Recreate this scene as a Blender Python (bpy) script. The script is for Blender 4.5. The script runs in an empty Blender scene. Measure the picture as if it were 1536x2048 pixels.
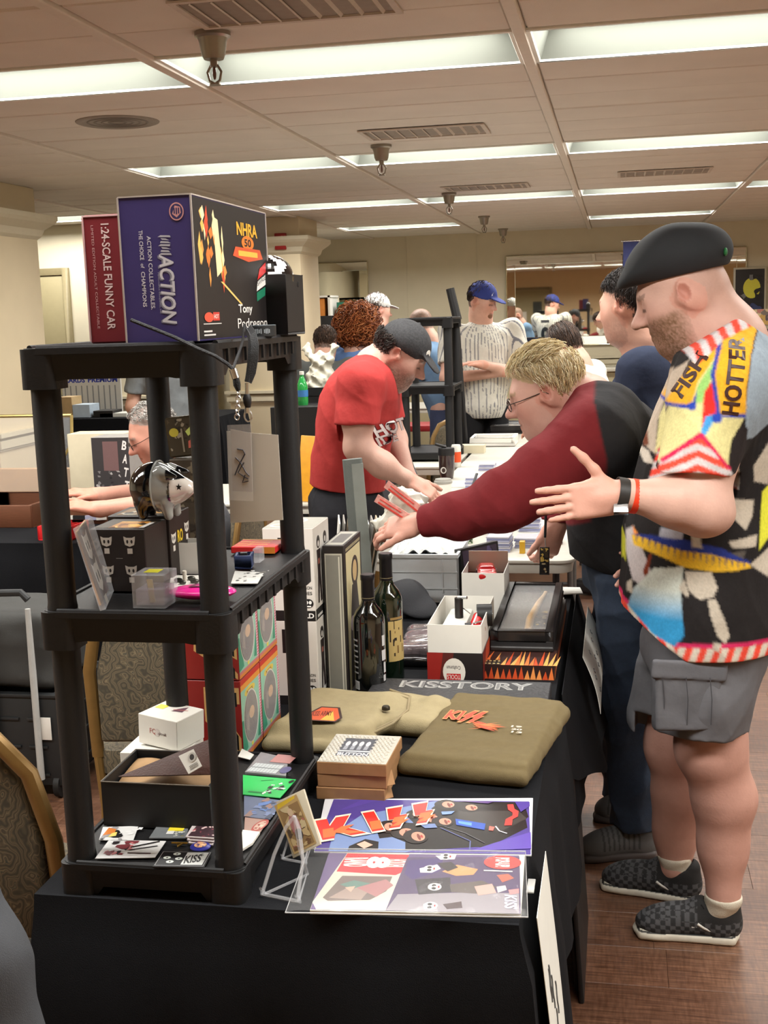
import bpy, bmesh, math, random
import numpy as np
from mathutils import Vector, Matrix, Euler
from mathutils.geometry import tessellate_polygon
random.seed(7); np.random.seed(7)
PI = math.pi
SC = bpy.context.scene
COL = SC.collection
# ------------------------------------------------------------------ camera
F, CX, CY, HC = 2400.0, 768.0, 1024.0, 1.63
def _n(v):
    v = np.array(v, float); return v / np.linalg.norm(v)
_VP, _SL = (1235.0, 613.0), 0.033
_Y = _n([_VP[0]-CX, -(_VP[1]-CY), -F])
_h = _n([_VP[0]-1000-CX, -(_VP[1]+1000*_SL-CY), -F])
_Z = _n(np.cross(_Y, _h)); _Z = _Z if _Z[1] > 0 else -_Z
RC = np.array([np.cross(_Y, _Z), _Y, _Z])
cd = bpy.data.cameras.new('camera'); cam = bpy.data.objects.new('camera', cd); COL.objects.link(cam)
cd.sensor_fit = 'HORIZONTAL'; cd.sensor_width = 36.0; cd.lens = 36.0*F/1536.0; cd.clip_start = 0.05; cd.clip_end = 100
m4 = Matrix([list(RC[0])+[0], list(RC[1])+[0], list(RC[2])+[HC], [0, 0, 0, 1]])
cam.matrix_world = m4
SC.camera = cam
def ray(px, py): return RC @ np.array([px-CX, -(py-CY), -F])
def at(px, py, Y):                       # point of the place seen at a photo pixel, at distance Y down the hall
    d = ray(px, py); t = Y/d[1]; return Vector((d[0]*t, Y, HC+d[2]*t))
def az(px, py, z):                       # point of a level surface of height z seen at a photo pixel
    d = ray(px, py); t = (z-HC)/d[2]; return Vector((d[0]*t, d[1]*t, z))
# ------------------------------------------------------------------ world, exposure
w = bpy.data.worlds.new('world'); SC.world = w; w.use_nodes = True
w.node_tree.nodes['Background'].inputs[0].default_value = (1.0, 0.95, 0.88, 1)
w.node_tree.nodes['Background'].inputs[1].default_value = 0.12
SC.view_settings.view_transform = 'Standard'; SC.view_settings.look = 'None'
SC.view_settings.gamma = 1.0; SC.view_settings.use_curve_mapping = False
SC.view_settings.exposure = 0.22
LAMP_POWER = 27.0
cy_ = SC.cycles; cy_.max_bounces = 6; cy_.diffuse_bounces = 3; cy_.glossy_bounces = 3; cy_.transmission_bounces = 4; cy_.transparent_max_bounces = 8; cy_.caustics_reflective = False; cy_.caustics_refractive = False; cy_.use_adaptive_sampling = True; cy_.adaptive_threshold = 0.03; cy_.time_limit = 1150
# ------------------------------------------------------------------ helpers
def lin(c):
    o = []
    for v in c[:3]:
        v = v/255.0
        o.append(v/12.92 if v <= 0.04045 else ((v+0.055)/1.055)**2.4)
    return tuple(o)+(1.0,)
MATS = {}
def mat(name, rgb=(128,128,128), rough=0.6, metal=0.0, var=0.06, scale=30.0, bump=0.0, bscale=None, trans=0.0, alpha=1.0, ior=1.45, emit=0.0, coat=0.0, sheen=0.0, spec=0.5, stretch=None):
    if name in MATS: return MATS[name]
    m = bpy.data.materials.new(name); m.use_nodes = True; MATS[name] = m
    nt = m.node_tree; b = nt.nodes['Principled BSDF']
    c = lin(rgb)
    b.inputs['Base Color'].default_value = c
    b.inputs['Roughness'].default_value = rough; b.inputs['Metallic'].default_value = metal
    b.inputs['Transmission Weight'].default_value = trans; b.inputs['Alpha'].default_value = alpha
    b.inputs['IOR'].default_value = ior; b.inputs['Coat Weight'].default_value = coat
    b.inputs['Sheen Weight'].default_value = sheen; b.inputs['Specular IOR Level'].default_value = spec
    if emit: b.inputs['Emission Color'].default_value = c; b.inputs['Emission Strength'].default_value = emit
    if var or bump:
        tc = nt.nodes.new('ShaderNodeTexCoord')
        vec = tc.outputs['Object']
        if stretch:
            mp = nt.nodes.new('ShaderNodeMapping'); mp.inputs['Scale'].default_value = stretch
            nt.links.new(vec, mp.inputs[0]); vec = mp.outputs[0]
        nz = nt.nodes.new('ShaderNodeTexNoise'); nz.inputs['Scale'].default_value = scale; nz.inputs['Detail'].default_value = 3
        nt.links.new(vec, nz.inputs['Vector'])
        if var:
            mx = nt.nodes.new('ShaderNodeMix'); mx.data_type = 'RGBA'
            mx.inputs[6].default_value = tuple(v*(1-2*var) for v in c[:3])+(1,); mx.inputs[7].default_value = tuple(min(1, v*(1+2*var)) for v in c[:3])+(1,)
            nt.links.new(nz.outputs['Fac'], mx.inputs[0]); nt.links.new(mx.outputs[2], b.inputs['Base Color'])
        if bump:
            n2 = nz
            if bscale:
                n2 = nt.nodes.new('ShaderNodeTexNoise'); n2.inputs['Scale'].default_value = bscale; n2.inputs['Detail'].default_value = 4
                nt.links.new(vec, n2.inputs['Vector'])
            bp = nt.nodes.new('ShaderNodeBump'); bp.inputs['Strength'].default_value = bump; bp.inputs['Distance'].default_value = 0.004
            nt.links.new(n2.outputs['Fac'], bp.inputs['Height']); nt.links.new(bp.outputs[0], b.inputs['Normal'])
    return m
def vmat(name, rough=0.6, var=0.05, scale=60.0, bump=0.0, bscale=None, coat=0.0, sheen=0.0, sss=0.0, spec=0.5):
    """material that takes its colour from the mesh's own colour attribute (printed or dyed colour)"""
    if name in MATS: return MATS[name]
    m = bpy.data.materials.new(name); m.use_nodes = True; MATS[name] = m
    nt = m.node_tree; b = nt.nodes['Principled BSDF']
    b.inputs['Roughness'].default_value = rough; b.inputs['Coat Weight'].default_value = coat; b.inputs['Sheen Weight'].default_value = sheen
    b.inputs['Specular IOR Level'].default_value = spec
    at_ = nt.nodes.new('ShaderNodeAttribute'); at_.attribute_name = 'Col'
    out = at_.outputs['Color']
    tc = nt.nodes.new('ShaderNodeTexCoord')
    nz = nt.nodes.new('ShaderNodeTexNoise'); nz.inputs['Scale'].default_value = scale; nz.inputs['Detail'].default_value = 3
    nt.links.new(tc.outputs['Object'], nz.inputs['Vector'])
    if var:
        mr = nt.nodes.new('ShaderNodeMapRange'); mr.inputs[3].default_value = 1-2*var; mr.inputs[4].default_value = 1+2*var
        nt.links.new(nz.outputs['Fac'], mr.inputs[0])
        mx = nt.nodes.new('ShaderNodeVectorMath'); mx.operation = 'SCALE'
        nt.links.new(out, mx.inputs[0]); nt.links.new(mr.outputs[0], mx.inputs['Scale']); out = mx.outputs[0]
    nt.links.new(out, b.inputs['Base Color'])
    if sss: b.inputs['Subsurface Weight'].default_value = sss; b.inputs['Subsurface Radius'].default_value = (0.012, 0.004, 0.002); b.inputs['Subsurface Scale'].default_value = 0.6
    if bump:
        n2 = nt.nodes.new('ShaderNodeTexNoise'); n2.inputs['Scale'].default_value = bscale or scale; n2.inputs['Detail'].default_value = 4
        nt.links.new(tc.outputs['Object'], n2.inputs['Vector'])
        bp = nt.nodes.new('ShaderNodeBump'); bp.inputs['Strength'].default_value = bump; bp.inputs['Distance'].default_value = 0.004
        nt.links.new(n2.outputs['Fac'], bp.inputs['Height']); nt.links.new(bp.outputs[0], b.inputs['Normal'])
    return m
def voromat(name, cols, scale=25.0, rough=0.5, stretch=None):
    """printed collage or woven swirl: cells of several dyes"""
    if name in MATS: return MATS[name]
    m = bpy.data.materials.new(name); m.use_nodes = True; MATS[name] = m
    nt = m.node_tree; b = nt.nodes['Principled BSDF']; b.inputs['Roughness'].default_value = rough
    tc = nt.nodes.new('ShaderNodeTexCoord'); vec = tc.outputs['Object']
    nz = nt.nodes.new('ShaderNodeTexNoise'); nz.inputs['Scale'].default_value = scale*0.6
    nt.links.new(vec, nz.inputs['Vector'])
    ad = nt.nodes.new('ShaderNodeMix'); ad.data_type = 'VECTOR'; ad.inputs[0].default_value = 0.12
    nt.links.new(vec, ad.inputs[4]); nt.links.new(nz.outputs['Color'], ad.inputs[5]); vec = ad.outputs[1]
    if stretch:
        mp = nt.nodes.new('ShaderNodeMapping'); mp.inputs['Scale'].default_value = stretch
        nt.links.new(vec, mp.inputs[0]); vec = mp.outputs[0]
    vo = nt.nodes.new('ShaderNodeTexVoronoi'); vo.inputs['Scale'].default_value = scale
    nt.links.new(vec, vo.inputs['Vector'])
    cr = nt.nodes.new('ShaderNodeValToRGB'); cr.color_ramp.interpolation = 'CONSTANT'
    e = cr.color_ramp.elements
    while len(e) < len(cols): e.new(0.5)
    for i, c in enumerate(cols):
        e[i].position = i/len(cols); e[i].color = lin(c)
    sp = nt.nodes.new('ShaderNodeSeparateColor'); nt.links.new(vo.outputs['Color'], sp.inputs[0])
    nt.links.new(sp.outputs[0], cr.inputs[0]); nt.links.new(cr.outputs[0], b.inputs['Base Color'])
    return m

class MB:
    """collects boxes, tubes, lathes ... for ONE mesh object"""
    def __init__(s, M=None): s.v = []; s.f = []; s.c = []; s.M = M or Matrix(); s.col = None
    def add(s, vs, fs, col=None, M=None):
        o = len(s.v); T = s.M @ M if M is not None else s.M
        s.v += [tuple(T @ Vector(v)) for v in vs]
        s.f += [tuple(i+o for i in f) for f in fs]
        s.c += [col or s.col]*len(fs); return s
    def box(s, c, d, R=None, col=None):
        x, y, z = d[0]/2, d[1]/2, d[2]/2
        vs = [(a*x, b*y, e*z) for e in (-1, 1) for a, b in ((-1,-1),(1,-1),(1,1),(-1,1))]
        M = Matrix.Translation(c)
        if R is not None: M = M @ (R if isinstance(R, Matrix) else Euler(R).to_matrix().to_4x4())
        return s.add(vs, [(3,2,1,0),(4,5,6,7),(0,1,5,4),(1,2,6,5),(2,3,7,6),(3,0,4,7)], col, M)
    def b2(s, lo, hi, col=None): return s.box([(a+b)/2 for a, b in zip(lo, hi)], [abs(b-a) for a, b in zip(lo, hi)], None, col)
    def tube(s, pts, r, n=10, col=None, closed=False, caps=True, sq=1.0):
        pts = [Vector(p) for p in pts]; k = len(pts)
        rs = r if isinstance(r, (list, tuple)) else [r]*k
        vs, fs = [], []; up = None
        for i, p in enumerate(pts):
            a = pts[(i-1) % k] if (i > 0 or closed) else p; b = pts[(i+1) % k] if (i < k-1 or closed) else p
            t = (b-a).normalized()
            if up is None:
                up = Vector((0,0,1)) if abs(t.z) < 0.9 else Vector((1,0,0))
            u = (up - t*up.dot(t)).normalized(); up = u; w_ = t.cross(u)
            for j in range(n):
                q = 2*PI*j/n; vs.append(p + u*(math.cos(q)*rs[i]) + w_*(math.sin(q)*rs[i]*sq))
        for i in range(k if closed else k-1):
            i2 = (i+1) % k
            for j in range(n):
                j2 = (j+1) % n; fs.append((i*n+j, i*n+j2, i2*n+j2, i2*n+j))
        if caps and not closed:
            fs.append(tuple(range(n-1, -1, -1))); fs.append(tuple((k-1)*n+j for j in range(n)))
        return s.add(vs, fs, col)
    def cyl(s, a, b, r, r2=None, n=16, col=None): return s.tube([a, b], [r, r if r2 is None else r2], n, col)
    def lathe(s, prof, n=28, c=(0,0,0), col=None, M=None, cap=True):
        vs, fs = [], []; k = len(prof)
        for r, z in prof:
            for j in range(n):
                q = 2*PI*j/n; vs.append((c[0]+r*math.cos(q), c[1]+r*math.sin(q), c[2]+z))
        for i in range(k-1):
            for j in range(n):
                j2 = (j+1) % n; fs.append((i*n+j, i*n+j2, (i+1)*n+j2, (i+1)*n+j))
        if cap:
            if prof[0][0] > 1e-5: fs.append(tuple(range(n-1, -1, -1)))
            if prof[-1][0] > 1e-5: fs.append(tuple((k-1)*n+j for j in range(n)))
        return s.add(vs, fs, col, M)
    def ell(s, c, r, n=20, m=12, col=None, R=None):
        vs, fs = [], []
        for i in range(m+1):
            t = PI*i/m
            for j in range(n):
                q = 2*PI*j/n; vs.append((r[0]*math.sin(t)*math.cos(q), r[1]*math.sin(t)*math.sin(q), -r[2]*math.cos(t)))
        for i in range(m):
            for j in range(n):
                j2 = (j+1) % n; fs.append((i*n+j, i*n+j2, (i+1)*n+j2, (i+1)*n+j))
        M = Matrix.Translation(c)
        if R is not None: M = M @ Euler(R).to_matrix().to_4x4()
        return s.add(vs, fs, col, M)
    def prism(s, poly, z0, z1, col=None, M=None):
        n = len(poly)
        vs = [(x, y, z0) for x, y in poly]+[(x, y, z1) for x, y in poly]
        a = sum(poly[i][0]*poly[(i+1) % n][1]-poly[(i+1) % n][0]*poly[i][1] for i in range(n))
        idx = list(range(n)) if a > 0 else list(range(n-1, -1, -1))
        tri = tessellate_polygon([[Vector((x, y, 0)) for x, y in poly]])
        fs = []
        for t in tri:
            p = [poly[i] for i in t]
            ar = (p[1][0]-p[0][0])*(p[2][1]-p[0][1])-(p[2][0]-p[0][0])*(p[1][1]-p[0][1])
            t = t if ar > 0 else t[::-1]
            fs.append(tuple(i+n for i in t)); fs.append(tuple(t[::-1]))
        for i in range(n):
            a_, b_ = idx[i], idx[(i+1) % n]; fs.append((a_, b_, b_+n, a_+n))
        return s.add(vs, fs, col, M)
    def grid(s, fn, nu, nv, col=None, closed=False):
        vs = [tuple(fn(i/nu, j/nv)) for j in range(nv+1) for i in range(nu+1)]
        fs = [(j*(nu+1)+i, j*(nu+1)+i+1, (j+1)*(nu+1)+i+1, (j+1)*(nu+1)+i) for j in range(nv) for i in range(nu)]
        return s.add(vs, fs, col)
    def build(s, name, m, parent=None, smooth=True, bevel=0.0, seg=2, solid=0.0, loc=None, rot=None, angle=35):
        me = bpy.data.meshes.new(name); me.from_pydata(s.v, [], s.f); me.update()
        if any(c is not None for c in s.c):
            ca = me.color_attributes.new('Col', 'FLOAT_COLOR', 'CORNER')
            arr = []
            for p, c in zip(me.polygons, s.c): arr += list(lin(c or (128,128,128)))*p.loop_total
            ca.data.foreach_set('color', arr)
        if bevel or solid:
            bm = bmesh.new(); bm.from_mesh(me)
            if bevel:
                bmesh.ops.remove_doubles(bm, verts=bm.verts, dist=1e-6)
                ed = [e for e in bm.edges if len(e.link_faces) == 2 and e.calc_face_angle(0) > math.radians(30)]
                bmesh.ops.bevel(bm, geom=ed, offset=bevel, segments=seg, affect='EDGES', profile=0.5, clamp_overlap=True)
            if solid: bmesh.ops.solidify(bm, geom=bm.faces[:], thickness=solid)
            bm.to_mesh(me); bm.free()
        if smooth:
            me.polygons.foreach_set('use_smooth', [True]*len(me.polygons))
            me.set_sharp_from_angle(angle=math.radians(angle))
        for x in (m if isinstance(m, (list, tuple)) else [m]): me.materials.append(x)
        o = bpy.data.objects.new(name, me); COL.objects.link(o)
        if parent is not None: o.parent = parent
        if loc is not None: o.location = loc
        if rot is not None: o.rotation_euler = rot
        return o
def tag(o, label=None, cat=None, group=None, kind=None):
    if label: o['label'] = label
    if cat: o['category'] = cat
    if group: o['group'] = group
    if kind: o['kind'] = kind
    return o
def thing(name, label, cat, loc=(0,0,0), rz=0.0, group=None, rot=None):
    o = bpy.data.objects.new(name, None); COL.objects.link(o); o.empty_display_size = 0.05
    o.location = loc; o.rotation_euler = rot if rot is not None else (0, 0, rz)
    return tag(o, label, cat, group)
def copy_tree(o, parent=None):
    c = o.copy(); COL.objects.link(c); c.parent = parent
    for ch in o.children: copy_tree(ch, c)
    return c
_tc = {}
def text_mesh(body, bold=0.0):
    k = (body, bold)
    if k not in _tc:
        cu = bpy.data.curves.new('lettering', 'FONT'); cu.body = body; cu.size = 1.0; cu.offset = bold; cu.resolution_u = 3
        ob = bpy.data.objects.new('lettering', cu)
        me = ob.to_mesh(); vs = [v.co[:2] for v in me.vertices]; fs = [tuple(p.vertices) for p in me.polygons]
        ob.to_mesh_clear(); bpy.data.objects.remove(ob); bpy.data.curves.remove(cu)
        xs = [v[0] for v in vs] or [0, 1]; ys = [v[1] for v in vs] or [0, 1]
        x0, x1, y0, y1 = min(xs), max(xs), min(ys), max(ys)
        _tc[k] = ([((x-x0)/max(1e-6, x1-x0), (y-y0)/max(1e-6, y1-y0)) for x, y in vs], fs, (x1-x0)/max(1e-6, y1-y0))
    return _tc[k]
class PR:
    """flat print laid on a face: frame M (x right, y up, z out of the face), in metres"""
    def __init__(s, M=None, z=0.0004, dz=0.00002): s.mb = MB(M); s.z = z; s.dz = dz
    def poly(s, pts, col):
        pts = [(p[0], p[1]) for p in pts]
        fs = []
        for t in tessellate_polygon([[Vector((x, y, 0)) for x, y in pts]]):
            p = [pts[i] for i in t]
            ar = (p[1][0]-p[0][0])*(p[2][1]-p[0][1])-(p[2][0]-p[0][0])*(p[1][1]-p[0][1])
            fs.append(tuple(t) if ar > 0 else tuple(t[::-1]))
        s.mb.add([(x, y, s.z) for x, y in pts], fs, col); s.z += s.dz; return s
    def rect(s, x0, y0, x1, y1, col): return s.poly([(x0,y0),(x1,y0),(x1,y1),(x0,y1)], col)
    def ell(s, cx, cy, rx, ry, col, n=22, rot=0.0):
        c, d = math.cos(rot), math.sin(rot)
        return s.poly([(cx+rx*math.cos(q)*c-ry*math.sin(q)*d, cy+rx*math.cos(q)*d+ry*math.sin(q)*c) for q in [2*PI*i/n for i in range(n)]], col)
    def line(s, pts, w_, col):
        for a, b in zip(pts[:-1], pts[1:]):
            dx, dy = b[0]-a[0], b[1]-a[1]; L = math.hypot(dx, dy) or 1; nx, ny = -dy/L*w_/2, dx/L*w_/2
            s.poly([(a[0]-nx,a[1]-ny),(b[0]-nx,b[1]-ny),(b[0]+nx,b[1]+ny),(a[0]+nx,a[1]+ny)], col); s.z -= s.dz
        s.z += s.dz; return s
    def text(s, body, cx, cy, w_, h_, col, rot=0.0, bold=0.01, shear=0.0):
        """lettering fitted into a w x h box centred on (cx, cy), turned by rot"""
        vs, fs, asp = text_mesh(body, bold)
        c, d = math.cos(rot), math.sin(rot); o = []
        for u, v in vs:
            x, y = (u-0.5)*w_+shear*(v-0.5)*h_, (v-0.5)*h_; o.append((cx+x*c-y*d, cy+x*d+y*c, s.z))
        s.mb.add(o, fs, col); s.z += s.dz; return s
    def blobs(s, seed, n, box, cols, r0, r1, jag=0.45):
        rg = random.Random(seed)
        for _ in range(n):
            cx, cy = rg.uniform(box[0], box[2]), rg.uniform(box[1], box[3]); r = rg.uniform(r0, r1); a = rg.uniform(0.5, 1.0); ro = rg.uniform(0, PI)
            pts = []
            for i in range(11):
                q = 2*PI*i/11; rr = r*(1+rg.uniform(-jag, jag)); x, y = rr*math.cos(q), rr*a*math.sin(q)
                X, Y = cx+x*math.cos(ro)-y*math.sin(ro), cy+x*math.sin(ro)+y*math.cos(ro)
                pts.append((min(max(X, box[0]), box[2]), min(max(Y, box[1]), box[3])))
            s.poly(pts, rg.choice(cols))
        return s
    def build(s, name, parent=None, m=None): return s.mb.build(name, m or vmat('printed_ink', rough=0.45, var=0.03), parent, smooth=False)
def frame(o, x, y):
    """frame with origin o, x axis and y axis given; z = x cross y"""
    x = Vector(x).normalized(); y = Vector(y); y = (y-x*y.dot(x)).normalized(); z = x.cross(y)
    return Matrix(((x.x, y.x, z.x, o[0]), (x.y, y.y, z.y, o[1]), (x.z, y.z, z.z, o[2]), (0,0,0,1)))
def FRONT(x, y, z): return frame((x, y, z), (1,0,0), (0,0,1))      # face looking to -Y
def RIGHT(x, y, z): return frame((x, y, z), (0,1,0), (0,0,1))      # face looking to +X
def TOP(x, y, z): return frame((x, y, z), (1,0,0), (0,1,0))        # face looking up
PLASTIC = mat('black_plastic', (27,27,28), 0.45, var=0.05, scale=200, bump=0.08, spec=0.35)
WHITE = mat('white_card', (226,223,214), 0.7, var=0.02)
BLACKCARD = mat('black_card', (24,23,24), 0.5, var=0.04)
CLEAR = mat('clear_acrylic', (232,234,238), 0.05, var=0, alpha=0.24, spec=0.9)
FILM = mat('clear_film', (255,255,255), 0.12, var=0, alpha=0.16, spec=0.8)
STEEL = mat('bright_steel', (200,200,200), 0.25, 1.0, var=0.03)
GOLD = mat('gold_metal', (205,165,80), 0.3, 1.0, var=0.05)
# ------------------------------------------------------------------ soft solids: blended rounded volumes meshed on a grid
def V3(p): return np.array([p[0], p[1], p[2]], dtype=np.float32)
class Sdf:
    def __init__(s, h=0.005): s.h = h; s.P = []; s.disp = None; s.cuts = []
    def cone(s, a, b, ra, rb=None, k=0.02, tag=0, op=1):
        a, b = V3(a), V3(b); rb = ra if rb is None else rb; r = max(ra, rb); ab = b-a; L2 = max(1e-9, float(ab @ ab))
        def f(X, Y, Z):
            t = np.clip(((X-a[0])*ab[0]+(Y-a[1])*ab[1]+(Z-a[2])*ab[2])/L2, 0, 1)
            return np.sqrt((X-a[0]-t*ab[0])**2+(Y-a[1]-t*ab[1])**2+(Z-a[2]-t*ab[2])**2)-(ra+(rb-ra)*t)
        s.P.append((np.minimum(a, b)-r, np.maximum(a, b)+r, f, k, tag, op)); return s
    def chain(s, pts, rs, k=0.02, tag=0):
        for i in range(len(pts)-1): s.cone(pts[i], pts[i+1], rs[i], rs[i+1], k, tag)
        return s
    def ell(s, c, r, R=None, k=0.02, tag=0, op=1):
        c = V3(c); r = V3(r); Rm = np.array(R.to_3x3() if isinstance(R, Matrix) else (Euler(R).to_matrix() if R is not None else Matrix.Identity(3)), dtype=np.float32)
        e = np.sqrt(((Rm*r)**2).sum(1))
        def f(X, Y, Z):
            x, y, z = X-c[0], Y-c[1], Z-c[2]
            u = (x*Rm[0,0]+y*Rm[1,0]+z*Rm[2,0])/r[0]; v = (x*Rm[0,1]+y*Rm[1,1]+z*Rm[2,1])/r[1]; w_ = (x*Rm[0,2]+y*Rm[1,2]+z*Rm[2,2])/r[2]
            k0 = np.sqrt(u*u+v*v+w_*w_); k1 = np.sqrt((u/r[0])**2+(v/r[1])**2+(w_/r[2])**2)+1e-6
            return k0*(k0-1)/k1
        s.P.append((c-e, c+e, f, k, tag, op)); return s
    def rbox(s, c, hd, rad, R=None, k=0.02, tag=0, op=1):
        c = V3(c); hd = V3(hd)-rad; Rm = np.array(R.to_3x3() if isinstance(R, Matrix) else (Euler(R).to_matrix() if R is not None else Matrix.Identity(3)), dtype=np.float32)
        e = (np.abs(Rm)*(hd+rad)).sum(1)
        def f(X, Y, Z):
            x, y, z = X-c[0], Y-c[1], Z-c[2]
            u = np.abs(x*Rm[0,0]+y*Rm[1,0]+z*Rm[2,0])-hd[0]; v = np.abs(x*Rm[0,1]+y*Rm[1,1]+z*Rm[2,1])-hd[1]; w_ = np.abs(x*Rm[0,2]+y*Rm[1,2]+z*Rm[2,2])-hd[2]
            return np.sqrt(np.maximum(u,0)**2+np.maximum(v,0)**2+np.maximum(w_,0)**2)+np.minimum(np.maximum(u,np.maximum(v,w_)),0)-rad
        s.P.append((c-e, c+e, f, k, tag, op)); return s
    def cut(s, p, n, k=0.0): s.cuts.append((V3(p), V3(Vector(n).normalized()), k)); return s
    def mesh(s):
        h = s.h; pos = [p for p in s.P if p[5] > 0]
        lo = np.min([p[0] for p in pos], 0)-4*h-0.01; hi = np.max([p[1] for p in pos], 0)+4*h+0.01
        n = np.ceil((hi-lo)/h).astype(int)+1
        ax = [(lo[i]+h*np.arange(n[i])).astype(np.float32) for i in range(3)]
        D = np.full(n, 1.0, dtype=np.float32)
        for plo, phi, f, k, tg, op in s.P:
            m = k+3*h
            i0 = np.maximum(0, np.floor((plo-m-lo)/h).astype(int)); i1 = np.minimum(n, np.ceil((phi+m-lo)/h).astype(int)+1)
            if (i1 <= i0).any(): continue
            sl = tuple(slice(i0[i], i1[i]) for i in range(3))
            X, Y, Z = np.ix_(ax[0][sl[0]], ax[1][sl[1]], ax[2][sl[2]])
            d = f(X, Y, Z); o = D[sl]
            if op > 0:
                if k > 0: q = np.maximum(k-np.abs(d-o), 0)/k; D[sl] = np.minimum(d, o)-q*q*k*0.25
                else: D[sl] = np.minimum(d, o)
            else:
                d = -d
                if k > 0: q = np.maximum(k-np.abs(d-o), 0)/k; D[sl] = np.maximum(d, o)+q*q*k*0.25
                else: D[sl] = np.maximum(d, o)
        if s.disp is not None:
            idx = np.argwhere(np.abs(D) < 0.03); 
            p = lo+idx*h; D[idx[:,0], idx[:,1], idx[:,2]] += s.disp(p[:,0], p[:,1], p[:,2]).astype(np.float32)
        if s.cuts:
            X, Y, Z = np.ix_(*ax)
            for p, nn, k in s.cuts:
                d = (((X-p[0])*nn[0]+(Y-p[1])*nn[1])+(Z-p[2])*nn[2]); np.maximum(D, d, out=D)
        S = D < 0
        def c8(A): return [A[a:A.shape[0]-1+a, b:A.shape[1]-1+b, c:A.shape[2]-1+c] for a in (0,1) for b in (0,1) for c in (0,1)]
        s8 = c8(S); al = s8[0].copy(); an = s8[0].copy()
        for q in s8[1:]: al &= q; an |= q
        act = an & ~al; ci = np.argwhere(act); N = len(ci)
        off = np.array([(a,b,c) for a in (0,1) for b in (0,1) for c in (0,1)])
        val = np.stack([D[ci[:,0]+o[0], ci[:,1]+o[1], ci[:,2]+o[2]] for o in off], 1)
        acc = np.zeros((N,3)); cnt = np.zeros(N)
        for i in range(8):
            for j in range(i+1, 8):
                if np.abs(off[i]-off[j]).sum() != 1: continue
                a, b = val[:,i], val[:,j]; msk = (a < 0) != (b < 0)
                t = np.where(msk, a/(a-b+1e-12), 0)
                acc += np.where(msk[:,None], off[i]+(off[j]-off[i])*t[:,None], 0); cnt += msk
        vs = lo+(ci+acc/cnt[:,None])*h
        idx = np.full(act.shape, -1, dtype=np.int32); idx[act] = np.arange(N, dtype=np.int32)
        Q = []
        for axn in range(3):
            u, v = (axn+1) % 3, (axn+2) % 3
            ia = [slice(None)]*3; ib = [slice(None)]*3; ia[axn] = slice(0, -1); ib[axn] = slice(1, None); A = S[tuple(ia)]; Bm = S[tuple(ib)]
            e = np.argwhere(A != Bm); e = e[(e[:,u] > 0) & (e[:,v] > 0) & (e[:,u] < S.shape[u]-1) & (e[:,v] < S.shape[v]-1)]
            fl = S[e[:,0], e[:,1], e[:,2]]
            def g(du, dv):
                q = e.copy(); q[:,u] -= du; q[:,v] -= dv; return idx[q[:,0], q[:,1], q[:,2]]
            q = np.stack([g(1,1), g(0,1), g(0,0), g(1,0)], 1); q[~fl] = q[~fl][:, ::-1]; Q.append(q)
        Q = np.concatenate(Q); Q = Q[(Q >= 0).all(1)]
        s.v = vs; s.q = Q; return s
    def tags(s, sub=None):
        v = s.v; best = np.full(len(v), 1e9); tg = np.zeros(len(v), int); x, y, z = [v[:,i].astype(np.float32) for i in range(3)]
        for plo, phi, f, k, t, op in s.P:
            if op < 0: continue
            d = f(x, y, z); m = d < best; best[m] = d[m]; tg[m] = t
        return tg
    def build(s, name, m, parent=None, cols=None, loc=None, smooth_it=1):
        v = s.v
        if smooth_it:
            for _ in range(smooth_it):
                ac = np.zeros_like(v); cn = np.zeros(len(v))
                for a in range(4):
                    b = (a+1) % 4; np.add.at(ac, s.q[:,a], v[s.q[:,b]]); np.add.at(cn, s.q[:,a], 1)
                    np.add.at(ac, s.q[:,b], v[s.q[:,a]]); np.add.at(cn, s.q[:,b], 1)
                v = v*0.5+0.5*ac/np.maximum(cn,1)[:,None]
        o_ = np.array(loc if loc is not None else (0,0,0), float)
        if parent is not None and loc is None: o_ = np.array(parent.location, float)
        me = bpy.data.meshes.new(name); nv, nq = len(v), len(s.q)
        me.vertices.add(nv); me.vertices.foreach_set('co', (v-o_).astype(np.float32).ravel())
        me.loops.add(nq*4); me.loops.foreach_set('vertex_index', s.q.astype(np.int32).ravel())
        me.polygons.add(nq); me.polygons.foreach_set('loop_start', np.arange(0, nq*4, 4, dtype=np.int32)); me.polygons.foreach_set('loop_total', np.full(nq, 4, dtype=np.int32))
        me.update(calc_edges=True); me.validate()
        me.polygons.foreach_set('use_smooth', [True]*len(me.polygons))
        if cols is not None:
            ca = me.color_attributes.new('Col', 'FLOAT_COLOR', 'POINT')
            c4 = np.ones((nv,4), np.float32); c4[:,:3] = cols[:,:3]; ca.data.foreach_set('color', c4.ravel())
        for x in (m if isinstance(m, (list, tuple)) else [m]): me.materials.append(x)
        o = bpy.data.objects.new(name, me); COL.objects.link(o)
        if parent is not None: o.parent = parent
        elif loc is not None: o.location = loc
        return o
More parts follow.
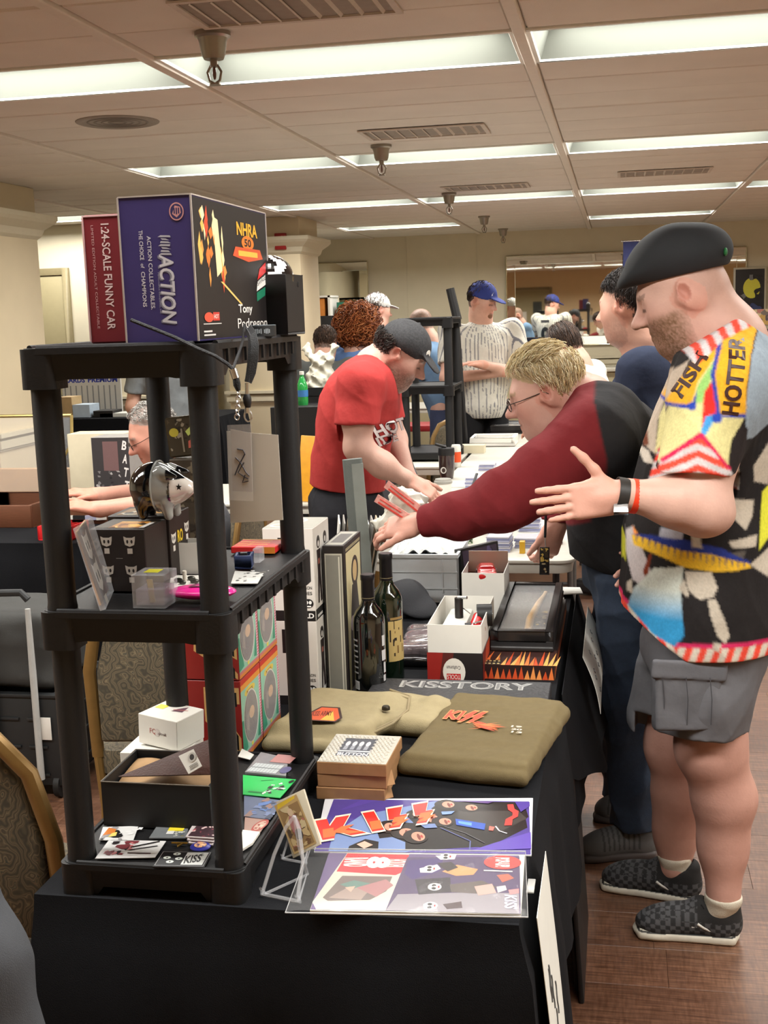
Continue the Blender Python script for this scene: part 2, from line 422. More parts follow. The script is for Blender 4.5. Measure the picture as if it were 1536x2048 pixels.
def wav(seed, amp, freq, aniso=(1,1,1), ridge=False):
    """smooth pseudo-random displacement made of warped sines (cloth creases)"""
    rg = random.Random(seed); W = []
    for i in range(5):
        d = Vector((rg.uniform(-1,1)*aniso[0], rg.uniform(-1,1)*aniso[1], rg.uniform(-1,1)*aniso[2])).normalized(); W.append((d*freq*rg.uniform(0.6,1.6), rg.uniform(0,6), rg.uniform(.5,1), Vector((rg.uniform(-1,1),rg.uniform(-1,1),rg.uniform(-1,1))).normalized()*freq*.5))
    def f(x, y, z):
        o = 0
        for d, p, a, w2 in W:
            s_ = np.sin(d.x*x+d.y*y+d.z*z+p+1.4*np.sin(w2.x*x+w2.y*y+w2.z*z+p*2)); o = o+a*((2*np.abs(s_)**.7-1.2) if ridge else s_)
        return amp*o/2.5
    return f
def in_poly(px, py, poly):
    r = np.zeros(len(px), bool); n = len(poly)
    for i in range(n):
        x0, y0 = poly[i]; x1, y1 = poly[(i+1) % n]
        c = ((y0 > py) != (y1 > py)) & (px < (x1-x0)*(py-y0)/((y1-y0) or 1e-9)+x0); r ^= c
    return r
# ------------------------------------------------------------------ the room
CEIL, YB, XL, XR, YF = 2.49, 13.7, -7.2, 5.2, -0.7
WALLM = mat('cream_wall_paint', (212,202,176), 0.8, var=0.03, scale=6, bump=0.1, bscale=250)
def floor_material():
    m = bpy.data.materials.new('brown_wood_floor'); m.use_nodes = True
    nt = m.node_tree; b = nt.nodes['Principled BSDF']; b.inputs['Roughness'].default_value = 0.33
    tc = nt.nodes.new('ShaderNodeTexCoord'); ge = nt.nodes.new('ShaderNodeNewGeometry'); oi = nt.nodes.new('ShaderNodeObjectInfo')
    def noise(sc, st, det=4):
        mp = nt.nodes.new('ShaderNodeMapping'); mp.inputs['Scale'].default_value = st
        n = nt.nodes.new('ShaderNodeTexNoise'); n.inputs['Scale'].default_value = sc; n.inputs['Detail'].default_value = det
        nt.links.new(ge.outputs['Position'], mp.inputs[0]); nt.links.new(mp.outputs[0], n.inputs['Vector']); return n
    g1 = noise(9, (1, 16, 1)); g2 = noise(14, (9, 1.2, 1)); g3 = noise(2.0, (1, 1, 1))
    def ramp(src, a, b_, lo=0.3, hi=0.7):
        r = nt.nodes.new('ShaderNodeValToRGB'); r.color_ramp.elements[0].position = lo; r.color_ramp.elements[1].position = hi
        r.color_ramp.elements[0].color = lin(a); r.color_ramp.elements[1].color = lin(b_); nt.links.new(src, r.inputs[0]); return r
    base = ramp(g1.outputs['Fac'], (98,68,52), (148,110,86))
    def mul(x, fac, a, b_):
        r = ramp(fac, a, b_); k = nt.nodes.new('ShaderNodeMix'); k.data_type = 'RGBA'; k.blend_type = 'MULTIPLY'; k.inputs[0].default_value = 1
        nt.links.new(x, k.inputs[6]); nt.links.new(r.outputs[0], k.inputs[7]); return k.outputs[2]
    c = mul(base.outputs[0], g2.outputs['Fac'], (205,200,196), (255,255,255))
    c = mul(c, g3.outputs['Fac'], (225,215,210), (255,255,255))
    c = mul(c, oi.outputs['Random'], (225,222,220), (255,255,255))
    nt.links.new(c, b.inputs['Base Color'])
    rr = nt.nodes.new('ShaderNodeMapRange'); rr.inputs[3].default_value = 0.26; rr.inputs[4].default_value = 0.42
    nt.links.new(g2.outputs['Fac'], rr.inputs[0]); nt.links.new(rr.outputs[0], b.inputs['Roughness'])
    bp = nt.nodes.new('ShaderNodeBump'); bp.inputs['Strength'].default_value = 0.12; bp.inputs['Distance'].default_value = 0.002
    nt.links.new(g1.outputs['Fac'], bp.inputs['Height']); nt.links.new(bp.outputs[0], b.inputs['Normal'])
    return m
FLOORM = floor_material()
fl = MB().b2((XL, YF, -0.12), (XR, YB, -0.006)).build('floor', FLOORM, smooth=False); tag(fl, kind='structure')
pm = MB().box((0,0,-0.003), (1.2172, 0.1793, 0.006)).build('plank', FLOORM, fl, bevel=0.0004, seg=1)
rg = random.Random(3); nplank = 0
for r in range(30):
    y = 1.4+0.18*r; off = rg.uniform(0, 1.2)
    for k in range(-2, 4):
        x = off-0.8+1.218*k
        if x < -2.3-0.12*r or x > 1.9+0.1*r: continue
        o = pm if nplank == 0 else pm.copy()
        if nplank: COL.objects.link(o)
        o.location = (x, y, 0); nplank += 1
def wall(name, lo, hi, m=WALLM): return tag(MB().b2(lo, hi).build(name, m, smooth=False), kind='structure')
TRIMM = mat('cream_trim_paint', (208,198,172), 0.5, var=0.02)
DADO = mat('dado_beige', (176,164,130), 0.75, var=0.03, scale=8)
def rail(name, a, b, z=0.93, t=0.03, ax=1):
    mb = MB()
    for dz, th, h in ((0, t, 0.05), (0.05, t*1.6, 0.022), (-0.03, t*0.6, 0.03)):
        if ax == 1: mb.b2((a[0], a[1]-th, z+dz-h/2), (b[0], a[1], z+dz+h/2))
        else: mb.b2((a[0], a[1], z+dz-h/2), (a[0]+th, b[1], z+dz+h/2))
    return tag(mb.build(name, TRIMM, smooth=False), kind='structure')
wb = wall('wall_back', (-3.6, YB, -0.12), (XR, YB+0.15, CEIL+0.3))
MB().b2((-3.58, YB-0.006, 0), (XR-0.02, YB, 1.0)).build('dado_panel', DADO, wb, smooth=False)
for x in (-2.35, -1.55, 2.6): MB().b2((x-0.006, YB-0.006, 0.98), (x+0.006, YB, CEIL)).build('seam_batten', TRIMM, wb, smooth=False)
rail('trim_1', (-3.58, YB-0.006), (XR-0.02, YB-0.006), 1.03)
YS = 10.0
ws = wall('wall_left_back', (XL, YS, -0.12), (-3.6, YS+0.15, CEIL+0.3))
wall('wall_return', (-3.75, YS+0.15, -0.12), (-3.6, YB+0.15, CEIL+0.3))
rail('trim_2', (XL, YS), (-3.65, YS))
wall('wall_left', (XL-0.15, YF, -0.12), (XL, YS+0.15, CEIL+0.3)); wall('wall_right', (XR, YF-0.15, -0.12), (XR+0.15, YB+0.15, CEIL+0.3))
WARM = mat('peach_wall_paint', (214,188,150), 0.8, var=0.03, scale=6)
wall('wall_front', (XL-0.15, YF-0.15, -0.12), (XR, YF, CEIL+0.3), WARM)
DOORM = mat('tan_door_paint', (158,146,110), 0.55, var=0.03)
def door(n, x, y, w_, h, sgn, pane=False, m=DOORM):
    """sgn -1: face looks to -Y"""
    fr = MB(); t = 0.06
    fr.b2((x-w_/2-t, y, 0), (x-w_/2, y+sgn*0.03, h+t)); fr.b2((x+w_/2, y, 0), (x+w_/2+t, y+sgn*0.03, h+t)); fr.b2((x-w_/2, y, h), (x+w_/2, y+sgn*0.03, h+t))
    d = tag(MB().b2((x-w_/2+0.004, y, 0.005), (x+w_/2-0.004, y+sgn*0.018, h-0.004)).build('door_%d' % n, m, bevel=0.002), kind='structure')
    fr.build('door_frame', mat('door_frame_paint', (136,124,92), 0.5), d, bevel=0.003)
    k = MB(); k.cyl((x+w_*0.4, y+sgn*0.018, 1.0), (x+w_*0.4, y+sgn*0.06, 1.0), 0.012); k.ell((x+w_*0.4, y+sgn*0.075, 1.0), (0.027, 0.02, 0.027)); k.build('handle', STEEL, d)
    if pane:
        MB().b2((x+0.10, y+sgn*0.018, 1.1), (x+0.30, y+sgn*0.022, 1.8)).build('window_pane', mat('dark_pane', (60,66,66), 0.15), d, smooth=False)
        MB().b2((x-0.28, y+sgn*0.018, 1.3), (x-0.05, y+sgn*0.020, 1.58)).build('notice', WHITE, d, smooth=False)
    return d
door(1, -5.2, YS, 0.86, 2.06, -1)
door(2, -2.0, YF, 0.95, 2.06, 1, True)
# columns with capitals
def column(name, x0, x1, y0, y1):
    c = tag(MB().b2((x0, y0, 0), (x1, y1, CEIL)).build(name, mat('column_paint', (214,198,166), 0.75, var=0.03, scale=5), bevel=0.006), kind='structure')
    mb = MB(); prof = [(0, 2.17), (0.02, 2.19), (0.035, 2.23), (0.085, 2.27), (0.1, 2.29), (0.1, 2.32), (0, 2.32)]
    for (a, z0), (b, z1) in zip(prof[:-1], prof[1:]):
        vs = []
        for e, z in ((a, z0), (b, z1)): vs += [(x0-e, y0-e, z), (x1+e, y0-e, z), (x1+e, y1+e, z), (x0-e, y1+e, z)]
        mb.add(vs, [(0,1,5,4),(1,2,6,5),(2,3,7,6),(3,0,4,7)])
    mb.build('capital', TRIMM, c, smooth=False)
    r = MB()
    for z, h, e in ((0.93, 0.05, 0.025), (0.985, 0.025, 0.04), (0.9, 0.02, 0.012), (0.06, 0.12, 0.012)): r.b2((x0-e, y0-e, z-h/2), (x1+e, y1+e, z+h/2))
    r.build('rail', TRIMM, c, smooth=False)
    return c
column('column_left', -4.35, -3.64, 6.6, 7.3)
column('column_back', -3.4, -2.70, 10.3, 10.95)
# ceiling: backing slab, runners, panels, lights
TILEM = mat('ceiling_panel', (226,220,210), 0.9, var=0.05, scale=3, bump=0.25, bscale=300)
cl = tag(MB().b2((XL, YF, CEIL+0.22), (XR, YB, CEIL+0.3)).build('ceiling', mat('ceiling_void', (120,112,100), 0.9), smooth=False), kind='structure')
BAYS = [-0.30+1.22*k for k in range(-6, 5)]          # runner positions
GRIDM = mat('ceiling_runner_paint', (224,216,204), 0.6, var=0.03)
for x in BAYS[:-1]:
    MB().b2((x-0.021, YF, CEIL-0.013), (x+0.021, YB, CEIL+0.02)).build('runner', GRIDM, cl, bevel=0.004, seg=1)
PITCH, LIGHT = 2.63, 0.52
LROWS = [-1.32+0.0, 1.31, 3.94, 6.57, 9.20, 11.83]    # near edge of each light row
NOLIGHT = {(3, b) for b in range(0, 4)} | {(3, 8), (5, 0), (5, 1), (5, 2), (5, 3), (5, 5), (5, 7), (4, 3), (4, 0), (4, 1), (5, 8), (2, 2), (2, 0)}
tile0 = MB().b2((-0.588, -0.1715, 0.0), (0.588, 0.1715, 0.018)).build('panel', TILEM, cl, bevel=0.007, seg=1)
tiny = MB().b2((-0.588, -0.0845, 0.0), (0.588, 0.0845, 0.018)).build('panel', TILEM, cl, bevel=0.007, seg=1)
def panel(src, x, y):
    if y < 2.3 or x < -5.6 or x > 3.6:                  # out of sight overhead and behind: one joined field
        d_ = src.dimensions; FIELD.b2((x-0.586, y-d_[1]/2+.002, CEIL), (x+0.586, y+d_[1]/2-.002, CEIL+0.018)); return
    o = src.copy(); COL.objects.link(o); o.location = (x, y, CEIL+rgt.uniform(-0.002, 0.003)); return o
FIELD = MB()
rgt = random.Random(11)
LIGHTS = []
for bi, x in enumerate(BAYS[:-1]):
    xc = x+0.61
    if xc-0.6 > XR: continue
    for ri, y0 in enumerate(LROWS):
        has = (ri, bi) not in NOLIGHT and xc < XR-0.3 and xc > XL+0.4 and y0 > YF
        if has: LIGHTS.append((xc, y0+LIGHT/2, ri, bi))
        ys = [y0+LIGHT+0.1758+0.3517*k for k in range(6)]
        if not has: panel(tiny, xc, y0+0.087); panel(tile0, xc, y0+0.35)
        for y in ys:
            if YF < y < YB-0.05: panel(tile0, xc, y)
FIELD.build('panel_field', TILEM, cl, smooth=False)['kind'] = 'stuff'; bpy.data.objects.remove(tile0); bpy.data.objects.remove(tiny)
WELLM = mat('light_well_enamel', (112,115,107), 0.5, var=0); FRAMEM = mat('light_trim_enamel', (236,236,228), 0.35, var=0)
LENSM = mat('light_lens', (255,250,236), 0.5, var=0, emit=2.0)
def ceiling_light(xc, yc, label):
    t = thing('ceiling_light', label, 'light', (xc, yc, CEIL), 0, 'recessed ceiling lights')
    a, b, h = 0.575, 0.245, 0.105
    mb = MB()
    r0 = [(-a,-b,0),(a,-b,0),(a,b,0),(-a,b,0)]; r1 = [(-a*0.93,-b*0.78,h),(a*0.93,-b*0.78,h),(a*0.93,b*0.78,h),(-a*0.93,b*0.78,h)]
    mb.add(r0+r1, [(4,5,1,0),(5,6,2,1),(6,7,3,2),(7,4,0,3)]); mb.build('reflector', WELLM, t, smooth=False)
    lp_ = MB(); lp_.add([(-a,-b,-.004),(a,-b,-.004),(a,b,-.004),(-a,b,-.004),(-a*.995,-b*.985,.012),(a*.995,-b*.985,.012),(a*.995,b*.985,.012),(-a*.995,b*.985,.012)], [(4,5,1,0),(5,6,2,1),(6,7,3,2),(7,4,0,3)]); lp_.build('bright_lip', FRAMEM, t, smooth=False)  # lip coloured paler than the well so its far side reads as lit
    f = MB(); e = 0.017
    f.b2((-a-e,-b-e,-0.006),(a+e,-b,0.004)); f.b2((-a-e,b,-0.006),(a+e,b+e,0.004)); f.b2((-a-e,-b,-0.006),(-a,b,0.004)); f.b2((a,-b,-0.006),(a+e,b,0.004))
    f.build('trim_frame', FRAMEM, t, bevel=0.002, seg=1)
    MB().b2((-a*0.93,-b*0.78,h),(a*0.93,b*0.78,h+0.004)).build('lens', LENSM, t, smooth=False)
    ld = bpy.data.lights.new('lamp', 'AREA'); ld.shape = 'RECTANGLE'; ld.size = 1.0; ld.size_y = 0.34; ld.energy = LAMP_POWER; ld.color = (1.0, 0.985, 0.95)
    lo = bpy.data.objects.new('lamp', ld); COL.objects.link(lo); lo.parent = t; lo.location = (0, 0, h-0.006)
    return t
ORD = 'first second third fourth fifth sixth seventh eighth ninth tenth'.split(); ROWN = ['behind the photographer', 'in the row overhead', 'in the front row', 'in the row behind the front row', 'in the row before the last', 'in the last row']
for xc, yc, ri, bi in LIGHTS:
    rs_ = sorted(q[3] for q in LIGHTS if q[2] == ri); k_ = rs_.index(bi)+1
    ceiling_light(xc, yc, '%s recessed ceiling light from the left %s' % (ORD[k_-1], ROWN[ri]))
SPRM = mat('dull_chrome', (150,142,130), 0.35, 0.8)
for i, (x, y) in enumerate([(-1.206, 3.668), (-1.195, 6.294), (-1.211, 8.985), (-1.203, 11.298), (-1.198, 13.127)]):
    t = thing('sprinkler', ['large chrome sprinkler head above the purple box', 'chrome sprinkler head beside the middle light row', 'small chrome sprinkler head beside the far light row', 'small sprinkler head hanging before the back wall lights', 'tiny sprinkler head closest to the back wall'][i], 'sprinkler', (x, y, CEIL), 0, 'sprinkler heads on the ceiling')
    MB().lathe([(0.001, 0), (0.055, 0), (0.055, -0.012), (0.046, -0.018), (0.042, -0.03), (0.036, -0.065), (0.03, -0.078), (0.001, -0.078)]).build('cup', SPRM, t)
    d = MB(); d.cyl((0,0,-0.078), (0,0,-0.1), 0.012); d.tube([(0.01,0,-0.095),(0.022,0,-0.115),(0.016,0,-0.14),(0.0,0,-0.15)], 0.004); d.tube([(-0.01,0,-0.095),(-0.022,0,-0.115),(-0.016,0,-0.14),(0,0,-0.15)], 0.004)
    d.cyl((0,0,-0.148), (0,0,-0.153), 0.018); d.build('deflector', SPRM, t); MB().ell((0,0,-0.118), (0.006,0.006,0.02)).build('bulb', mat('red_glass_bulb', (120,90,80), 0.1), t)
sp = thing('ceiling_speaker', 'round grey flush speaker grille in the ceiling', 'speaker', (-2.123, 5.09, CEIL))
MB().lathe([(0.001,-0.004),(0.15,-0.004),(0.165,-0.008),(0.178,-0.004),(0.18,0.0)], 40).build('ring', mat('grille_grey', (150,142,132), 0.6), sp)
g = MB()
for r in (0.03, 0.06, 0.09, 0.12): g.lathe([(r,-0.005),(r+0.006,-0.0075),(r+0.012,-0.005)], 36, cap=False)
g.build('grille', mat('grille_dark', (126,120,112), 0.6), sp)
VENTM = mat('vent_grey', (206,196,184), 0.6)
for i, (x, y) in enumerate([(-0.905, 5.91), (-0.903, 3.43), (-0.905, 8.65), (0.3, 8.3)]):
    t = thing('ceiling_vent', ['square ceiling vent between the first two light rows', 'ceiling vent cut by the top edge of the picture', 'small ceiling vent left of the centre runner, far off', 'faint ceiling vent above the flat cap man'][i], 'vent', (x, y, CEIL-0.004), 0, 'ceiling air vents')
    f = MB(); f.b2((-0.3,-0.16,-0.006),(0.3,-0.14,0)); f.b2((-0.3,0.14,-0.006),(0.3,0.16,0)); f.b2((-0.3,-0.14,-0.006),(-0.28,0.14,0)); f.b2((0.28,-0.14,-0.006),(0.3,0.14,0)); f.build('vent_frame', VENTM, t)
    for k in range(-4, 5): MB().box((0.062*k, 0, 0.0), (0.005, 0.27, 0.016), (0, 0.7*(1 if k > 0 else -1), 0)).build('slat', VENTM, t, smooth=False)
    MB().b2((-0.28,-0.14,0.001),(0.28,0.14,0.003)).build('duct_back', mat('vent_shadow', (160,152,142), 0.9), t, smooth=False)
# mirrors on the back wall with bevelled strip frames
def mirror(label, x0, x1, z0, z1, y=YB):
    t = thing('wall_mirror', label, 'mirror', ((x0+x1)/2, y-0.006, z0)); w_, h = (x1-x0)/2, z1-z0
    MM = mat('mirror_silver', (232,232,224), 0.02, 1.0, var=0)
    MB().b2((-w_+0.1,-0.014,0.1),(w_-0.1,-0.002,h-0.1)).build('glass', MM, t, smooth=False)
    for nm, a, b, tl in (('top',(-w_,h-0.1),(w_,h),(-0.05,0,0)),('bottom',(-w_,0),(w_,0.1),(0.05,0,0)),('side',(-w_,0.1),(-w_+0.1,h-0.1),(0,0,-0.05)),('side',(w_-0.1,0.1),(w_,h-0.1),(0,0,0.05))):
        c = ((a[0]+b[0])/2, -0.014, (a[1]+b[1])/2)
        MB().box(c, (abs(b[0]-a[0]), 0.012, abs(b[1]-a[1])), tl).build('bevelled_strip', MM, t, bevel=0.004, seg=1)
    e = MB()
    for a, b in (((-w_,0),(w_,0)),((w_,0),(w_,h)),((w_,h),(-w_,h)),((-w_,h),(-w_,0))): e.cyl((a[0],-0.02,a[1]),(b[0],-0.02,b[1]),0.006,n=8)
    e.build('edging', mat('mirror_edging', (190,180,150), 0.25, 0.9), t)
    return t
mirror('wide wall mirror on the back wall reflecting the room', -1.22, 1.36, 1.22, 2.22)
mirror('narrower wall mirror on the back wall near the column', -3.5, -2.80, 1.0, 2.23)
fa = thing('fire_alarm', 'small red fire alarm strobe on the far column', 'alarm', (-2.86, 10.3, 2.28))
MB().b2((-0.05,-0.05,-0.07),(0.05,0,0.07)).build('housing', mat('alarm_red', (150,30,30), 0.4), fa, bevel=0.006); MB().ell((0.02,-0.055,0.01),(0.02,0.015,0.035)).build('strobe', WHITE, fa)
# ------------------------------------------------------------------ tables and cloths
TZ = 0.745
CLOTH = mat('black_tablecloth', (21,22,25), 0.9, var=0.08, scale=90, bump=0.25, bscale=700, spec=0.15)
def cloth_mesh(x0, x1, y0, y1, z, drops, seed=0, flare=0.03, amp=0.012, r=0.03, rows=10):
    """cloth over a rectangular table; drops = hang of the (-Y, +X, +Y, -X) sides"""
    per = []; n = 26
    def seg(a, b, k, side):
        for i in range(k): per.append((a[0]+(b[0]-a[0])*i/k, a[1]+(b[1]-a[1])*i/k, side))
    seg((x0,y0),(x1,y0),n,0); seg((x1,y0),(x1,y1),2*n,1); seg((x1,y1),(x0,y1),n,2); seg((x0,y1),(x0,y0),2*n,3)
    m = len(per); nor = [(0,-1),(1,0),(0,1),(-1,0)]
    mb = MB(); vs = []; cx, cy = (x0+x1)/2, (y0+y1)/2
    rg = random.Random(seed); ph = [rg.uniform(0, 6) for _ in range(6)]
    def ring(t, d):
        for i, (x, y, sd) in enumerate(per):
            nx, ny = nor[sd]; w0 = 1.0
            # soften normals at corners
            a = np.array(nor[sd], float)
            for j in range(-4, 5): a += np.array(nor[per[(i+j) % m][2]], float)
            L = np.linalg.norm(a); a = a/(L or 1)
            corner = 1-abs(a).max(); D = drops[sd]
            j2 = per[(i+5) % m][2]; j1 = per[(i-5) % m][2]
            D = (drops[sd]*2+drops[j1]+drops[j2])/4
            s_ = i/m*40
            wv = (math.sin(s_*1.7+ph[0])+0.6*math.sin(s_*3.1+ph[1])+0.4*math.sin(s_*5.3+ph[2]))*amp
            out = r*(1-math.cos(min(1, d*6)*PI/2))*0.5+d*flare+wv*min(1, d*2.2)+corner*d*0.16
            vs.append((x+a[0]*out, y+a[1]*out, z-d*D))
    for k in range(4):
        t = k/3
        for x, y, sd in per: vs.append((cx+(x-cx)*(0.02+0.975*t), cy+(y-cy)*(0.02+0.975*t), z))
    R = 4
    for k in range(rows+1):
        ring(0, (k/rows)**1.4); R += 1
    fs = []
    for k in range(R-1):
        for i in range(m): i2 = (i+1) % m; fs.append((k*m+i, (k+1)*m+i, (k+1)*m+i2, k*m+i2))
    fs.append(tuple(range(m)))
    mb.add(vs, fs); return mb
def folding_table(label, x0, x1, y0, y1, z=TZ, group='folding tables'):
    t = thing('folding_table', label, 'table', ((x0+x1)/2, (y0+y1)/2, 0), 0, group); w_, d = (x1-x0)/2, (y1-y0)/2
    TW = mat('white_table_plastic', (196,192,180), 0.45, var=0.04)
    def rr(w_, d, r=0.06, k=6):
        p = []
        for cx, cy, a in ((w_-r,-d+r,-PI/2),(w_-r,d-r,0),(-w_+r,d-r,PI/2),(-w_+r,-d+r,PI)):
            for i in range(k+1): q = a+PI/2*i/k; p.append((cx+r*math.cos(q), cy+r*math.sin(q)))
        return p
    MB().prism(rr(w_, d), z-0.012, z).build('tabletop', TW, t, bevel=0.004)
    MB().prism(rr(w_-0.012, d-0.012), z-0.05, z-0.012).build('apron', TW, t, bevel=0.006)
    LG = mat('grey_table_leg', (96,96,96), 0.4, 0.6)
    for sy in (-1, 1):
        for sx in (-1, 1): MB().tube([(sx*(w_-0.08), sy*(d-0.25), z-0.05), (sx*(w_-0.08), sy*(d-0.22), 0.0)], 0.014).build('leg', LG, t)
        MB().cyl((-(w_-0.08), sy*(d-0.23), 0.3), (w_-0.08, sy*(d-0.23), 0.3), 0.01).build('crossbar', LG, t)
    return t
TX0, TX1, TY0, TY1 = -0.905, -0.142, 1.63, 3.77
folding_table('folding table hidden under the black cloth in the foreground', TX0+0.012, TX1-0.012, TY0+0.012, TY1-0.012, TZ-0.004)
tc_ = cloth_mesh(TX0, TX1, TY0, TY1, TZ, (0.70, 0.40, 0.40, 0.66), 2, 0.035, 0.010).build('tablecloth', CLOTH, angle=60); tag(tc_, 'black cloth over the foreground sales table', 'tablecloth')
# wrinkled extra cloth on the aisle side of the far half
def flap(u, v):
    k = min(1, u/.33); y = 2.70+1.07*u; d = v*(.20+.135*k+.010*math.sin(16*u)); return (TX1+.014+v*(.006+.085*k)+.008*math.sin(18*u+1)*v, y, TZ+.002-d)
fl2 = MB().grid(flap, 30, 12).build('cloth_overhang', CLOTH, angle=60, solid=0.002); tag(fl2, 'black cloth flap hanging over the aisle edge of the table', 'cloth')
PAPER = mat('white_paper', (222,222,214), 0.75, var=0.02)
def hang_paper(label, y0, y1, zt, zb, x, skew, seed):
    def g(u, v): return (x+0.008*math.sin(3*v)+0.045*v, y0+(y1-y0)*u+skew*v, zt+(zb-zt)*v-0.1*(1-u)*0+0.0)
    o = MB().grid(g, 8, 14).build('paper_sign', PAPER, None, solid=0.0008); tag(o, label, 'sign')
    rg = random.Random(seed); p = MB()
    for k in range(9):
        u0, v0 = rg.uniform(0.15, 0.7), rg.uniform(0.08, 0.9); n = 8; pts = []
        for i in range(n): 
            q = Vector(g(u0+0.012*math.sin(i*1.3), min(0.98, v0+0.012*i))); pts.append(q+Vector((0.0016,0,0)))
        p.tube(pts, 0.0014, 4)
    p.build('handwriting', mat('grey_ink', (90,92,92), 0.7), o)['kind'] = 'stuff'
    return o
hang_paper('long white paper sign hanging off the front corner of the black table', 1.655, 1.88, 0.745, 0.06, TX1+0.024, 0.03, 4)
hang_paper('white printed paper hanging from the aisle edge beside the flame box', 3.05, 3.6, 0.735, 0.60, TX1+0.052, -0.05, 9)
bd = thing('display_board', 'black folded board leaning against the aisle side of the table', 'board', (-0.085, 2.86, 0), 0)
for k, dx in enumerate((0.0, 0.03)):
    MB().box((-0.018-dx*0.6, 0.05*k, 0.31), (0.012, 0.42, 0.62), (0, -0.06-0.02*k, 0)).build('panel', BLACKCARD, bd, bevel=0.004)
# ------------------------------------------------------------------ plastic shelf units
def rrect(w_, d, r, k=5):
    p = []
    for cx, cy, a in ((w_-r,-d+r,-PI/2),(w_-r,d-r,0),(-w_+r,d-r,PI/2),(-w_+r,-d+r,PI)):
        for i in range(k+1): q = a+PI/2*i/k; p.append((cx+r*math.cos(q), cy+r*math.sin(q)))
    return p
def shelf_unit(label, xc, yc, z0, W, D, tiers, lr=0.026, lift=0.055, group=None, rz=0, slots=False):
    t = thing('shelf_unit', label, 'shelf', (xc, yc, z0), rz, group); w_, d = W/2, D/2
    for i, z in enumerate(tiers):
        mb = MB(); mb.prism(rrect(w_, d, 0.03), z-0.012, z-0.003)
        # raised rim
        for a, b in (((-w_+.03,-d+.006),(w_-.03,-d+.006)),((-w_+.03,d-.006),(w_-.03,d-.006)),((-w_+.006,-d+.03),(-w_+.006,d-.03)),((w_-.006,-d+.03),(w_-.006,d-.03))):
            mb.cyl((a[0],a[1],z-0.003),(b[0],b[1],z-0.003),0.0045,n=8)
        sk = 0.045 if i else lift
        # skirts between the corner sleeves, slightly arched
        for sy in (-1, 1):
            def g(u, v, sy=sy):
                x = -w_+0.03+(W-0.06)*u; dip = (sk if abs(u-.5) > .34 else sk*(0.96 if i else 0.72)); return (x, sy*(d-0.004-0.004*v), z-0.006-(dip)*v)
            mb.grid(g, 24, 3)
        for sx in (-1, 1):
            def g(u, v, sx=sx):
                y = -d+0.03+(D-0.06)*u; dip = (sk if abs(u-.5) > .36 else sk*(0.72 if i else 0.72)); return (sx*(w_-0.004-0.004*v), y, z-0.006-dip*v)
            mb.grid(g, 28, 3)
            for k in range(9):       # moulded ribs
                y = -d+0.07+(D-0.14)*k/8
                if slots or i: mb.b2((sx*(w_-0.001)-0.002, y-0.004, z-0.006-sk*0.6), (sx*(w_-0.001)+0.002, y+0.004, z-0.012))
        for sx in (-1, 1):
            for sy in (-1, 1):
                M = Matrix.Translation((sx*(w_-lr-0.006), sy*(d-lr-0.006), 0))
                mb.prism(rrect(lr+0.0058, lr+0.0058, 0.014), z-0.006-(sk+0.012 if i else sk), z-0.004, M=M)
        mb.build('shelf', PLASTIC, t, bevel=0.0, angle=40)
        if i < len(tiers)-1:
            zt = tiers[i+1]-0.05
            for sx in (-1, 1):
                for sy in (-1, 1):
                    MB().lathe([(lr*1.02,0),(lr*1.02,0.004),(lr*0.97,0.012),(lr*0.98,zt-z-0.008),(lr*0.9,zt-z)], 24, (sx*(w_-lr-0.006), sy*(d-lr-0.006), z-0.004)).build('leg', PLASTIC, t)
    return t
SX0, SX1, SY0, SY1 = -0.863, -0.562, 1.635, 2.135
S1, S2, S3 = 0.80, 1.205, 1.60
shelf_unit('black plastic three-tier shelf standing on the foreground table, loaded with collectibles', (SX0+SX1)/2, (SY0+SY1)/2, TZ, SX1-SX0, SY1-SY0, (S1-TZ, S2-TZ, S3-TZ), 0.0222, 0.05)
# ------------------------------------------------------------------ boxes and prints: shared helpers
def B(name, label, cat, lo, hi, m, rz=0.0, group=None, bevel=0.0012, part='carton', rot=None):
    w_, d, h = [abs(b-a) for a, b in zip(lo, hi)]
    t = thing(name, label, cat, ((lo[0]+hi[0])/2, (lo[1]+hi[1])/2, lo[2]), rz, group, rot)
    MB().b2((-w_/2,-d/2,0),(w_/2,d/2,h)).build(part, m, t, bevel=bevel, seg=1)
    return t, w_, d, h
def pb(fl, fr, top, z0, depth):
    a, b = az(fl[0], fl[1], z0), az(fr[0], fr[1], z0); y = (a.y+b.y)/2
    return (a.x, y, z0), (b.x, y+depth, at(fl[0], top, y).z)
def tray(lo, hi, t=0.003):
    """open-topped box shell, local base at z=0"""
    w_, d, h = [abs(b-a) for a, b in zip(lo, hi)]; mb = MB()
    mb.b2((-w_/2,-d/2,0),(w_/2,d/2,t)); mb.b2((-w_/2,-d/2,t),(w_/2,-d/2+t,h)); mb.b2((-w_/2,d/2-t,t),(w_/2,d/2,h)); mb.b2((-w_/2,-d/2+t,t),(-w_/2+t,d/2-t,h)); mb.b2((w_/2-t,-d/2+t,t),(w_/2,d/2-t,h))
    return mb, w_, d, h
E3 = 0.0006
